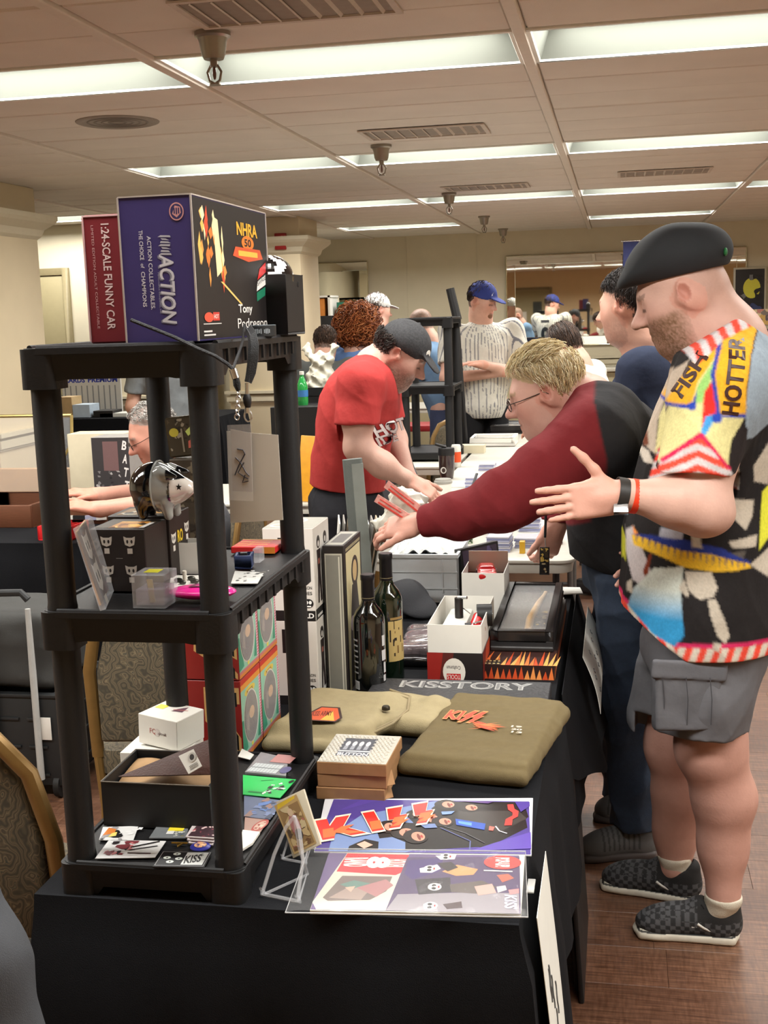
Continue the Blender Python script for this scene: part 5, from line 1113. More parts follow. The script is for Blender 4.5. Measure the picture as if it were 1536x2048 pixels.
# ------------------------------------------------------------------ rest of the foreground table
RED = mat('red_card', (150,34,30), .4, var=.05)
yA = az(488,1525,TZ).y; xR = az(488,1525,TZ).x; xL_ = at(356,1400,yA).x; hB = .170; dB = .135
k = 0
for lv in (0, 1):
    for dp in (0, 1):
        lab = ['lower red doll box with oval window, nearest the shelf', 'lower red doll box with oval window, behind the nearest one', 'upper red doll box with oval window, nearest the shelf', 'upper red doll box with oval window, behind the nearest one'][lv*2+dp]
        y0 = yA+dp*(dB+.003); z0 = TZ+lv*(hB+.002)
        t, w_, d, h = B('doll_box', lab, 'box', (xL_, y0, z0), (xR, y0+dB, z0+hB), RED, 0, 'red doll boxes with oval windows')
        P = PR(RIGHT(w_/2,-d/2,0)); P.rect(.001,.001,d-.001,h-.001,(150,200,176)); P.rect(.001,h*.86,d-.001,h*.93,(226,150,60)); P.rect(.001,h*.93,d-.001,h-.001,(196,50,36)); P.rect(.001,.001,d-.001,h*.05,(214,130,60)); P.rect(.001,h*.05,d-.001,h*.085,(196,120,120))
        P.poly([(.001,h*.09),(d*.25,h*.12),(d*.08,h*.5),(.001,h*.5)],(70,150,120)); P.poly([(d*.999,h*.09),(d*.75,h*.12),(d*.92,h*.5),(d*.999,h*.5)],(70,150,120)); P.rect(d*.90,h*.085,d-.001,h*.86,(222,190,206))
        for j in range(22): P.poly([(d*.92,h*(.09+.035*j)),(d*.985,h*(.10+.035*j)),(d*.985,h*(.117+.035*j)),(d*.92,h*(.107+.035*j))], (196,60,70)); P.z -= P.dz
        P.ell(d*.45,h*.79,d*.26,h*.055,(222,200,90)); P.text('KISS', d*.45,h*.79,d*.3,h*.04,(120,60,40)); P.ell(d*.46,h*.46,d*.36,h*.335,(206,200,190),32); P.ell(d*.46,h*.46,d*.335,h*.315,(70,56,54),32)
        P.ell(d*.46,h*.60,d*.15,h*.10,(52,34,34)); P.ell(d*.50,h*.50,d*.13,h*.075,(206,160,110)); P.poly([(d*.3,h*.2),(d*.62,h*.2),(d*.58,h*.42),(d*.36,h*.42)],(64,36,40)); P.poly([(d*.22,h*.35),(d*.34,h*.3),(d*.36,h*.55),(d*.26,h*.52)],(120,100,90)); P.ell(d*.46,h*.115,d*.05,h*.025,(230,214,90)); P.build('window_print', t)
        mb = MB(RIGHT(w_/2+.0016,-d/2,0)); mb.prism([(d*.46+d*.34*math.cos(q), h*.46+h*.32*math.sin(q)) for q in [2*PI*i/28 for i in range(28)]], 0, .0006); mb.build('window_film', FILM, t, smooth=False)
        P = PR(FRONT(-w_/2,-d/2,0)); P.rect(.001,.001,w_-.001,h-.001,(150,34,30))
        for sc2, cc in ((1.0,(222,176,110)),(.86,(22,20,20))):
            if lv: pts = [(.35,.95),(.98,.55),(.98,.25),(.6,.42),(.98,.08),(.98,-.2),(.3,.35)]
            else: pts = [(.42,.92),(.98,.92),(.98,.72),(.62,.72),(.98,.3),(.98,.08),(.42,.5)]
            cx_, cy_ = .68, .5; P.poly([(w_*min(.99,cx_+(x-cx_)*sc2), h*max(.01,min(.99,cy_+(y-cy_)*sc2))) for x, y in pts], cc)
        P.build('logo_print', t)
# white figure cartons, two stacked
yF = az(640,1411,TZ).y; xr = az(640,1411,TZ).x; xl = at(536,1300,yF).x; z1_ = at(640,1243,yF).z; z2_ = at(639,1057,yF).z
FW = mat('figure_box_white', (206,202,194), .45, var=.03)
for lv, (za, zb) in enumerate(((TZ, z1_), (z1_+.001, z2_))):
    t, w_, d, h = B('figure_box', ['lower white figure carton of the stack beside the bottles', 'upper white figure carton of the stack beside the bottles'][lv], 'box', (xl, yF, za), (xr, yF+.15, zb), FW, 0, 'white figure cartons')
    P = PR(FRONT(-w_/2,-d/2,0)); P.rect(.001,0,w_-.001,h*.11,(22,22,22)); P.text('BUILD', w_*.76,h*.055,w_*.4,h*.055,(226,226,222),0,.03); P.poly([(w_*.3,h*.62),(w_*.66,h*.62),(w_*.74,h*.72),(w_*.72,h*.84),(w_*.6,h*.9),(w_*.3,h*.9)],(24,22,22)); P.text('OGON', w_*.84,h*.36,w_*.2,h*.035,(40,38,38)); P.text('SERIES', w_*.8,h*.30,w_*.28,h*.035,(40,38,38))
    for x in (.56,.86): P.ell(w_*x,h*.19,w_*.1,h*.05,(24,24,24),20); P.ell(w_*(x-.035),h*.2,w_*.03,h*.02,(226,226,222),12); P.ell(w_*(x+.035),h*.2,w_*.03,h*.02,(226,226,222),12); P.rect(w_*(x-.05),h*.15,w_*(x+.05),h*.165,(226,226,222))
    P.build('front_print', t)
    P = PR(RIGHT(w_/2,-d/2,0)); P.rect(.001,0,d-.001,h*.12,(24,24,24)); P.rect(d*.1,h*.02,d*.4,h*.05,(200,200,196)); P.rect(d*.5,h*.05,d*.9,h*.09,(200,200,196))
    for x in (.30,.72): P.ell(d*x,h*.82,d*.10,h*.07,(30,26,26),14); P.poly([(d*(x-.11),h*.74),(d*(x+.11),h*.74),(d*(x+.08),h*.5),(d*(x+.13),h*.17),(d*(x+.03),h*.16),(d*x,h*.4),(d*(x-.05),h*.16),(d*(x-.13),h*.17),(d*(x-.08),h*.5)],(40,30,30)); P.ell(d*x,h*.80,d*.05,h*.035,(196,190,184),10); P.rect(d*(x-.05),h*.58,d*(x+.05),h*.64,(150,90,80))
    P.build('figure_print', t)
    if lv: P = PR(TOP(-w_/2,-d/2,h)); P.rect(.001,.001,w_-.001,d-.001,(150,148,138)); P.ell(w_*.4,d*.7,w_*.28,d*.2,(196,192,184)); P.ell(w_*.4,d*.7,w_*.22,d*.14,(150,148,138)); P.ell(w_*.35,d*.25,w_*.28,d*.18,(196,192,184)); P.ell(w_*.35,d*.25,w_*.22,d*.12,(150,148,138)); P.build('top_print', t)
# tall black and cream carton
yT = az(698,1396,TZ).y; xr = az(698,1396,TZ).x
t, w_, d, h = B('figure_box', 'tall black and cream collector carton behind the bottles', 'box', (xr-.05, yT, TZ), (xr, yT+.19, at(697,1092,yT).z), mat('black_cream_card', (34,30,28), .4, var=.06), 0)
P = PR(FRONT(-w_/2,-d/2,0)); P.rect(w_*.1,h*.03,w_*.92,h*.95,(170,166,150)); P.rect(w_*.14,h*.04,w_*.86,h*.94,(120,118,108)); P.rect(w_*.74,h*.05,w_*.80,h*.93,(190,186,170)); P.build('front_print', t)
P = PR(RIGHT(w_/2,-d/2,0)); P.rect(d*.1,h*.02,d*.92,h*.94,(206,194,150)); P.poly([(d*.2,h*.03),(d*.8,h*.03),(d*.78,h*.5),(d*.68,h*.7),(d*.4,h*.7),(d*.24,h*.4)],(46,38,34)); P.ell(d*.58,h*.78,d*.2,h*.1,(52,42,36)); P.ell(d*.58,h*.78,d*.12,h*.07,(200,170,120)); P.ell(d*.36,h*.45,d*.1,h*.05,(176,160,170)); P.rect(d*.1,h*.95,d*.92,h*.97,(150,140,110)); P.build('side_print', t)
P = PR(TOP(-w_/2,-d/2,h)); P.rect(w_*.08,d*.06,w_*.92,d*.94,(150,148,136)); P.rect(w_*.2,d*.2,w_*.8,d*.8,(70,68,64)); P.build('top_print', t)
# wine bottles
GLASS_G = mat('dark_green_glass', (10,22,12), .05, var=0, coat=1.0, spec=.8); GLASS_B = mat('black_glass', (8,10,9), .06, var=0, coat=1.0, spec=.8)
def bottle(label, c, gm, hh, back):
    t = thing('wine_bottle', label, 'bottle', (c.x, c.y, TZ), 0, 'wine bottles'); r_ = .0375; s_ = hh/.30
    MB().lathe([(.001,.004),(r_*.75,.0),(r_,.006),(r_,.185*s_),(r_*.96,.198*s_),(r_*.8,.212*s_),(r_*.5,.226*s_),(.0155,.236*s_),(.0145,.245*s_),(.0145,.262*s_)], 36).build('glass', gm, t)
    MB().lathe([(.0152,.236*s_),(.0158,.24*s_),(.0155,.285*s_),(.0168,.287*s_),(.0168,.297*s_),(.0155,.30*s_),(.001,.30*s_)], 28).build('capsule', mat('black_foil', (24,22,26), .35, .3), t)
    mb = MB(); mb.lathe([(.0160,.232*s_),(.0160,.234*s_)], 28, cap=False); mb.lathe([(.0162,.243*s_),(.0162,.2445*s_)], 28, cap=False); mb.build('neck_band', mat('label_gold', (120,110,84), .4), t)
    def lab_quad(q0, q1, z0, z1, n=12, rr=.0003):
        return [( (r_+rr)*math.cos(q), (r_+rr)*math.sin(q), z) for z in (z0, z1) for q in [q0+(q1-q0)*i/n for i in range(n+1)]], [(i, i+1, n+2+i, n+1+i) for i in range(n)]
    mb = MB()
    if not back:
        mb.add(*lab_quad(-1.35,.0,.055,.155), (190,164,104)); rgx = random.Random(4)
        for i in range(16): q = rgx.uniform(-1.3,-.1); z = rgx.uniform(.06,.14); mb.add(*lab_quad(q,q+rgx.uniform(.05,.2),z,z+rgx.uniform(.004,.03),4,.0006), rgx.choice([(40,30,22),(40,30,22),(120,90,50)]))
        mb.add(*lab_quad(-1.2,-.15,.158,.164,8,.0004), (150,120,70))
    else:
        for i in range(7): mb.add(*lab_quad(-2.75,-2.2,.06+.013*i,.064+.013*i,5), (150,150,150))
        mb.add(*lab_quad(-2.72,-2.15,.022,.042,6), (206,206,204)); 
        for i in range(6): mb.add(*lab_quad(-2.7+.09*i,-2.67+.09*i,.024,.04,2,.0006), (30,30,30))
        for q0, q1, z0, z1 in ((-.5,-.2,.125,.15),(-.55,-.1,.09,.115),(-.4,-.15,.06,.085),(-.45,-.2,.04,.055)): mb.add(*lab_quad(q0,q1,z0,z1,6), (206,206,206))
    mb.build('label', vmat('bottle_label', rough=.5, var=.03), t, smooth=True)
    return t
b1 = az(738,1398,TZ); b2 = az(776,1366,TZ)
bottle('front black wine bottle with white back label on the table', Vector((b1.x,b1.y+.03,0)), GLASS_B, at(733,1148,b1.y+.03).z-TZ, True)
bottle('rear green wine bottle with tan figure label', Vector((b2.x-.002,b2.y+.03,0)), GLASS_G, at(768,1106,b2.y+.03).z-TZ, False)
mb = MB(); 
# black cap behind the bottles
c = az(815,1238,TZ); t = thing('baseball_cap', 'black and grey cap lying behind the wine bottles', 'cap', (c.x, c.y+.06, TZ)); S = Sdf(.004); S.ell((c.x-.02,c.y+.08,TZ+.03),(.075,.085,.07),k=.01); S.ell((c.x+.03,c.y+.02,TZ+.035),(.06,.05,.012),(.5,.3,0),k=.02); S.disp = wav(4,.002,60); S.cut((0,0,TZ+.001),(0,0,-1)); S.mesh().build('crown', mat('black_twill', (26,27,32), .75, bump=.3, bscale=500), t)
# crinkled bag
c = az(828,1322,TZ); t = thing('plastic_bag', 'crinkled clear bag of dark goods between bottles and car box', 'bag', (c.x, c.y+.09, TZ)); S = Sdf(.004); S.rbox((c.x,c.y+.1,TZ+.022),(.047,.12,.022),.015,k=.01); S.disp = wav(12,.006,70); S.cut((0,0,TZ+.001),(0,0,-1)); S.mesh().build('film', mat('crinkled_film', (120,108,112), .12, var=.5, scale=40, coat=1), t)
S = Sdf(.004); S.rbox((c.x+.002,c.y-.01,TZ+.012),(.05,.05,.012),.008,k=.01); S.disp = wav(3,.003,80); S.cut((0,0,TZ+.001),(0,0,-1)); t = thing('plastic_bag', 'small black plastic bag at the foot of the rear bottle', 'bag', (c.x, c.y, TZ)); S.mesh().build('film', mat('black_film', (22,22,24), .2, coat=.6), t)
# clear storage bin
lo, hi = pb((779,1205), (915,1205), 1108, TZ, .30)
BINM = mat('frosted_bin_plastic', (226,232,236), .35, var=.03, alpha=.94)
t = thing('storage_bin', 'frosted clear plastic storage bin full of crinkled wrap', 'bin', ((lo[0]+hi[0])/2,(lo[1]+hi[1])/2,TZ)); mb, w_, d, h = tray(lo, hi, .003); mb.build('tub', BINM, t, bevel=.002)
mb = MB()
for z in (h*.28,h*.62): mb.b2((-w_/2-.003,-d/2-.003,z),(w_/2+.003,-d/2,z+.004))
mb.b2((-w_/2-.006,-d/2-.006,h-.012),(w_/2+.006,-d/2,h)); mb.b2((-w_/2-.006,-d/2,h-.012),(-w_/2,d/2,h)); mb.b2((w_/2,-d/2,h-.012),(w_/2+.006,d/2,h)); mb.b2((w_*.28,-d/2-.002,h*.2),(w_*.30,-d/2,h*.9)); mb.build('ribs', BINM, t, bevel=.001)
MB().b2((-w_/2+.006,-d/2+.008,.006),(w_/2-.006,d/2-.006,h*.88)).build('white_filler', mat('bin_filler_white', (220,224,226), .6, var=.04, scale=20), t, bevel=.01)  # white block added inside so the frosted bin looks lighter
MB().grid(lambda u, v_: (-w_*.48+w_*.96*u, -d*.48+d*.96*v_, h*.93+.018*math.sin(PI*u)+.008*math.sin(31*u+8*v_+3*math.sin(9*v_))*math.cos(23*v_-7*u)), 46, 40).build('wrap_contents', mat('crumpled_wrap', (200,204,200), .2, var=.15, scale=60), t)
# model car boxes
def car(par, x, y, z, s_, col):
    c = thing('model_car', {0:'red model dragster with black rear tyre in the open white box', 1:'red model car in the smaller open box'}[col], 'toy car', (par.location.x+x, par.location.y+y, z), .15)
    rd = mat('toy_red', (190,30,34), .2, coat=.8); bk = mat('toy_black', (20,20,20), .5); ch = STEEL
    if col == 0:
        MB().cyl((.012,.03,.05),(.05,.03,.05),.028,n=24).build('tyre', bk, c); MB().cyl((.011,.03,.05),(.051,.03,.05),.012,n=16).build('hub', ch, c)
        MB().cyl((-.02,-.02,.03),(.0,-.02,.03),.014,n=20).build('tyre', bk, c)
        S = Sdf(.003); o = c.location; S.cone((o.x+.0,o.y-.03,z+.03),(o.x+.015,o.y+.02,z+.045),.012,.016,k=.01); S.cone((o.x+.02,o.y-.03,z+.03),(o.x+.02,o.y-.06,z+.025),.012,.006,k=.01); S.mesh().build('body', rd, c)
        mb = MB(); mb.tube([(-.005,.03,.055),(-.04,.07,.075)], .0015, 6); mb.tube([(.0,-.03,.045),(.03,-.02,.05)], .002, 6); mb.b2((-.012,-.045,.035),(.03,-.035,.04)); mb.build('struts', ch, c)
    else:
        S = Sdf(.003); o = c.location; S.rbox((o.x,o.y,z+.02),(.028,.06,.012),.01,k=.01); S.rbox((o.x,o.y+.01,z+.032),(.022,.028,.01),.008,k=.01); S.mesh().build('body', rd, c)
        for sx in (-1,1):
            for sy in (-1,1): MB().cyl((sx*.024,sy*.035,.012),(sx*.03,sy*.035,.012),.012,n=16).build('wheel', bk, c)
    return c
lo, hi = pb((857,1364), (965,1365), 1249, TZ+.0, .30)
zin = at(857,1304,lo[1]).z
t = thing('car_box', 'white open model car box with round logo on its printed sleeve', 'box', ((lo[0]+hi[0])/2,(lo[1]+hi[1])/2,TZ)); w_, d, h = hi[0]-lo[0], .30, hi[2]-TZ
hs = zin-TZ; MB().b2((-w_/2-.002,-d/2-.002,0),(w_/2+.002,d/2+.002,hs*.55)).build('sleeve_floor', BLACKCARD, t, smooth=False)
mb, *_ = tray(lo, hi, .002); mb.build('tray', WHITE, t, smooth=False)
P = PR(FRONT(-w_/2-.002,-d/2-.0025,0)); P.rect(0,0,w_+.004,hs,(34,28,28)); P.poly([(0,0),(w_*.22,0),(w_*.3,hs),(0,hs)],(150,36,30)); P.poly([(w_*.22,0),(w_*.4,0),(w_*.5,hs),(w_*.3,hs)],(90,34,30)); P.ell(w_*.5,hs*.36,w_*.21,hs*.46,(226,220,208)); P.rect(w_*.36,hs*.08,w_*.62,hs*.3,(196,40,40)); P.text('TOOLS', w_*.49,hs*.19,w_*.24,hs*.15,(226,220,208),PI); P.text('Craftsman', w_*.49,hs*.5,w_*.26,hs*.13,(60,50,50),PI); P.build('logo_print', t)
P = PR(RIGHT(w_/2+.0025,-d/2-.002,0)); P.poly([(0,0),(d,0),(d,hs*1.0),(0,hs)],(120,36,32)); P.poly([(d*.1,0),(d*.4,0),(d*.55,hs),(d*.25,hs)],(200,80,50)); P.poly([(d*.5,0),(d*.8,0),(d*.9,hs),(d*.65,hs)],(34,28,40)); P.poly([(d*.8,hs*.5),(d,hs*.5),(d,hs),(d*.85,hs)],(196,60,44)); P.build('side_print', t)
MB().b2((-w_*.35,-d*.3,hs*.55),(w_*.12,d*.4,h*.82)).build('foam_insert', mat('white_foam', (226,226,218), .8), t, bevel=.008)
MB().cyl((-.01,.02,h*.8),(-.01,.02,h*1.18),.011,n=16).build('knob_post', mat('steel_dark', (60,58,56), .3, .7), t); MB().cyl((-.012,.02,h*1.18),(.012,.012,h*1.2),.004).build('post_cap', STEEL, t)
car(t, .03, -.03, TZ+h*.55, 1, 0)
lo, hi = pb((925,1250), (1010,1250), 1146, TZ+.0, .16)
t = thing('car_box', 'smaller white open car box behind the logo box', 'box', ((lo[0]+hi[0])/2,(lo[1]+hi[1])/2,TZ)); mb, w_, d, h = tray(lo, hi, .002); mb.build('tray', WHITE, t, smooth=False); MB().b2((-w_*.48,d/2-.004,h),(w_*.48,d/2-.002,h*1.22)).build('back_flap', WHITE, t, smooth=False); MB().b2((-w_/2+.003,-d/2+.003,.003),(w_/2-.003,d/2-.003,h*.8)).build('insert', mat('grey_insert', (120,112,104), .8), t, smooth=False)
P = PR(RIGHT(w_/2+.0005,-d/2,0)); P.rect(0,0,d,h*.4,(120,36,32)); P.build('side_print', t); car(t, .005, -.02, TZ+h*.8, 1, 1)
# flame box with black display case on it
t, w_, d, h = B('flame_box', 'flame-printed flat box under the black display case', 'box', (-.325,2.815,TZ), (-.150,3.50,TZ+.035), BLACKCARD)
P = PR(TOP(-w_/2,-d/2,h)); P.rect(0,0,w_,d*.2,(60,34,30)); rgf = random.Random(2)
for i in range(16): x = w_*(.0+.065*i); P.poly([(x,0),(x+w_*.06,0),(x+w_*rgf.uniform(-.02,.12),d*rgf.uniform(.08,.2))], rgf.choice([(226,120,60),(240,170,90),(206,80,40)]))
P.rect(0,0,w_*.25,d*.06,(30,26,24)); 
for i in range(8): P.ell(w_*(.04+.06*(i%4)),d*(.015+.03*(i//4)),w_*.02,d*.008,(196,176,120),8)
P.build('flame_print', t); P = PR(FRONT(-w_/2,-d/2,0)); P.rect(0,0,w_,h,(46,28,26)); 
for i in range(12): x = w_*.083*i; P.poly([(x,0),(x+w_*.08,0),(x+w_*.05,h*rgf.uniform(.5,1))], rgf.choice([(226,120,60),(206,80,40),(236,150,80)]))
P.build('front_print', t); P = PR(RIGHT(w_/2,-d/2,0)); P.rect(0,0,d,h,(60,34,28)); 
for i in range(20): x = d*.05*i; P.poly([(x,0),(x+d*.045,0),(x+d*.03,h*rgf.uniform(.5,1))], rgf.choice([(226,120,60),(206,80,40),(236,150,80)]))
P.build('side_print', t)
zc = TZ+.036; lo, hi = (-.317,2.93,zc), (-.158,3.48,zc+.055)
t = thing('display_case', 'black wooden case with glass lid showing a drumstick', 'case', ((lo[0]+hi[0])/2,(lo[1]+hi[1])/2,zc)); w_, d, h = .159, .55, .055
CASEM = mat('black_lacquer_wood', (30,28,28), .35, var=.08, stretch=(1,.1,1)); mb = MB(); fr = .02
mb.b2((-w_/2,-d/2,0),(w_/2,d/2,h*.5)); mb.b2((-w_/2,-d/2,h*.5),(-w_/2+fr,d/2,h)); mb.b2((w_/2-fr,-d/2,h*.5),(w_/2,d/2,h)); mb.b2((-w_/2+fr,-d/2,h*.5),(w_/2-fr,-d/2+fr,h)); mb.b2((-w_/2+fr,d/2-fr,h*.5),(w_/2-fr,d/2,h)); mb.build('frame', CASEM, t, bevel=.002, seg=1)
MB().b2((-w_/2+fr,-d/2+fr,h*.5),(w_/2-fr,d/2-fr,h*.52)).build('lining', mat('grey_lining', (84,78,66), .8, var=.06), t, smooth=False); MB().b2((-w_/2+fr,-d/2+fr,h*.86),(w_/2-fr,d/2-fr,h*.9)).build('glass_lid', FILM, t, smooth=False)
ds = thing('drumstick', 'worn wooden drumstick lying in the black display case', 'drumstick', (t.location.x, t.location.y, zc+h*.56)); MB().tube([(.012,-.22,.008),(.01,-.1,.009),(.02,.08,.007),(.03,.20,.004),(.032,.215,.006)], [.010,.011,.0085,.005,.006], 14).build('shaft', mat('worn_hickory', (196,164,120), .55, var=.2, scale=25), ds)
cc = thing('pass_card', 'gold and black pass card beside the drumstick in the case', 'card', (t.location.x+.035, t.location.y-.06, zc+h*.56)); MB().b2((-.018,-.08,0),(.018,.08,.001)).build('card', BLACKCARD, cc, smooth=False); P = PR(TOP(-.018,-.08,.001)); P.blobs(3,16,(.003,.004,.033,.156),[(190,160,80),(60,50,30),(30,26,20),(150,140,110)],.004,.009); P.build('print', cc)
# papers and leaning frame
for k, (px, z) in enumerate((((1035,1220),(1125,1222),(1128,1195),(1040,1192)), ((1030,1195),(1118,1200),(1120,1174),(1036,1170)), ((1060,1198),(1168,1186),(1160,1174),(1050,1172)))[i] for i in range(3)) if False else enumerate(()): pass
for k, px in enumerate((((1035,1221),(1126,1223),(1128,1196),(1040,1193)), ((1028,1199),(1118,1202),(1120,1176),(1036,1172)), ((1075,1192),(1166,1188),(1160,1176),(1058,1174)))):
    t, M, w_, d = flat('paper_sheet', ['folded white paper nearest the display case', 'printed white paper behind the folded one', 'white paper curling over the table end'][k], 'paper', px, TZ+.002+.004*k, .0025, PAPER, 'loose white papers')
    if k == 1: P = PR(M,.0005); P.line([(w_*.05,d*.3),(w_*.6,d*.5)],.004,(60,60,60)); P.line([(w_*.1,d*.6),(w_*.5,d*.7)],.004,(90,90,90)); P.build('print', t)
y0 = 3.70; c = at(925,1165,y0); t = thing('framed_picture', 'dark framed picture leaning beside the storage bin', 'picture', (c.x+.06, y0, TZ+.002), 0, None, (-.12,0,.95)); MB().b2((-.09,-.012,0),(.09,.012,.155)).build('frame', BLACKCARD, t, bevel=.002); P = PR(FRONT(-.09,-.0125,0)); P.rect(.01,.008,.17,.147,(60,50,70)); P.blobs(7,20,(.01,.008,.17,.147),[(196,90,80),(90,80,120),(40,36,60),(206,140,120)],.006,.02); P.build('picture_print', t)
# ------------------------------------------------------------------ white tables down the aisle
folding_table('white folding table covered with card stacks, behind the black table', -.905, -.148, 4.22, 6.02)
folding_table('white folding table with framed display cases, farther along the aisle', -.905, -.148, 6.04, 7.86)
folding_table('farthest white folding table along the aisle', -.70, -.148, 7.88, 11.0)
folding_table('white folding table carrying the distant empty shelf unit', -1.58, -.93, 6.85, 7.6)
folding_table('white folding table in front of the back wall', -2.3, -1.0, 11.2, 11.95)
shelf_unit('empty black three-tier shelf unit in the middle distance', at(862,925,7.2).x, 7.30, TZ+.001, .33, .44, (.055,.455,.855), .026, .05, None, 0, True)
LAV = [mat('toploader_a', (176,178,204), .25, var=.05), mat('toploader_b', (140,144,180), .25, var=.05), mat('toploader_c', (196,196,206), .25, var=.05)]
NST = [0]
def stack(px, n, w_=.07, d=.09, rz=0.0, kind=0):
    c = az(px[0], px[1], TZ); t = thing('card_stack', '%s stack of sleeved trading cards, counted from the table\'s near end' % ORD2[NST[0]], 'cards', (c.x, c.y, TZ), rz, 'stacks of sleeved trading cards'); rg = random.Random(int(px[0]*7+px[1])); NST[0] += 1
    for i in range(n): MB().box((rg.uniform(-.002,.002), rg.uniform(-.002,.002), .0035+.0065*i), (w_, d, .0052), (0,0,rg.uniform(-.04,.04))).build('card', LAV[(i+kind) % 3], t, smooth=False)
ORD2 = ORD+'eleventh twelfth thirteenth fourteenth'.split()
for px, n in sorted((((1000,1100),9),((1055,1092),6),((1000,1068),7),((1060,1060),10),((950,975),9),((985,968),7),((1030,1035),6),((965,1045),5),((1020,1008),5),((1075,1035),6),((935,1010),4),((990,1035),5),((975,940),6),((1010,955),5)), key=lambda q: -q[0][1]): stack(px, n, .085, .1, .05*((n % 3)-1))
CREAM = mat('cream_card', (214,204,176), .6, var=.03)
for i, (px, w_, d, h, m, lab) in enumerate((((965,1104),.11,.05,.006,voromat('card_collage',[(40,80,170),(230,190,60),(220,220,220),(60,60,70),(210,110,60)],60),'blue and yellow flyer at the front edge of the white table'), ((1045,1106),.02,.03,.045,mat('amber_pack',(206,160,40),.3),'small amber package standing on the white table'), ((930,1085),.06,.05,.02,voromat('green_pack',[(90,130,70),(200,206,190),(40,60,40)],70),'green printed pack beside the leaning picture'), ((890,1010),.09,.06,.03,mat('tan_sponge',(176,136,104),.9,var=.2,bump=.5,bscale=80),'tan snack on a white napkin near the coffee cup'), ((945,905),.16,.10,.05,CREAM,'cream card storage box at the far end of the card table'), ((955,1000),.09,.05,.04,WHITE,'white card box behind the tablet stand'), ((895,1030),.16,.2,.004,PAPER,'white napkin sheet under the snack'), ((1005,985),.05,.12,.05,CREAM,'narrow cream card box in the middle of the card table'), ((1100,1085),.09,.1,.03,voromat('tan_cards',[(190,150,130),(120,90,80),(226,220,210),(90,60,60)],60),'fanned tan cards at the aisle corner of the white table'), ((1040,1010),.08,.08,.03,WHITE,'white box among the card stacks'))):
    c = az(px[0], px[1], TZ); name = ['flyer','package','package','snack','storage_box','card_box','napkin','card_box','card_pile','card_box'][i]
    z0 = TZ+(.004 if name == 'snack' else 0); t = thing(name, lab, name.replace('_',' '), (c.x, c.y, z0), .1*((i % 3)-1)); mb = MB().b2((-w_/2,-d/2,0),(w_/2,d/2,h)); mb.build('body' if name != 'flyer' else 'sheet', m, t, bevel=min(.012 if name == 'snack' else .001, h*.4), seg=3 if name == 'snack' else 1)
# coffee cup, tumbler, can
c = az(886,1002,TZ); t = thing('coffee_cup', 'white paper coffee cup with grey lid on the card table', 'cup', (c.x, c.y+.02, TZ)); MB().lathe([(.001,0),(.030,0),(.042,.085),(.001,.085)],28).build('cup', WHITE, t); MB().lathe([(.0435,.083),(.0445,.087),(.0435,.094),(.040,.096),(.038,.104),(.001,.104)],28).build('lid', mat('grey_lid', (150,148,140), .4), t)
c = az(893,958,TZ); t = thing('tumbler', 'dark brown insulated tumbler with black lid', 'cup', (c.x, c.y+.02, TZ)); MB().lathe([(.001,0),(.034,0),(.042,.05),(.043,.13),(.001,.13)],28).build('cup', mat('brown_gloss', (52,34,32), .2, coat=.6), t); MB().lathe([(.044,.128),(.045,.134),(.043,.165),(.001,.168)],28).build('lid', BLACKCARD, t); MB().box((-.03,0,.178),(.06,.03,.012),(0,.3,0)).build('flap', BLACKCARD, t, bevel=.003)
P = PR(frame((-.012,-.0435,.02),(1,0,0),(0,0,1))); P.ell(0,.03,.016,.018,(200,196,190)); P.ell(.001,.03,.010,.012,(60,44,40)); P.build('emblem', t)
c = az(912,935,TZ); t = thing('drink_can', 'slim orange and white drink can behind the tumbler', 'can', (c.x, c.y+.02, TZ)); MB().lathe([(.024,0),(.028,.006),(.028,.12),(.024,.13),(.001,.13)],24).build('can', mat('can_white', (214,214,206), .3), t); MB().lathe([(.0285,.03),(.0285,.09)],24,cap=False).build('orange_band', mat('can_orange', (226,84,40), .35), t)
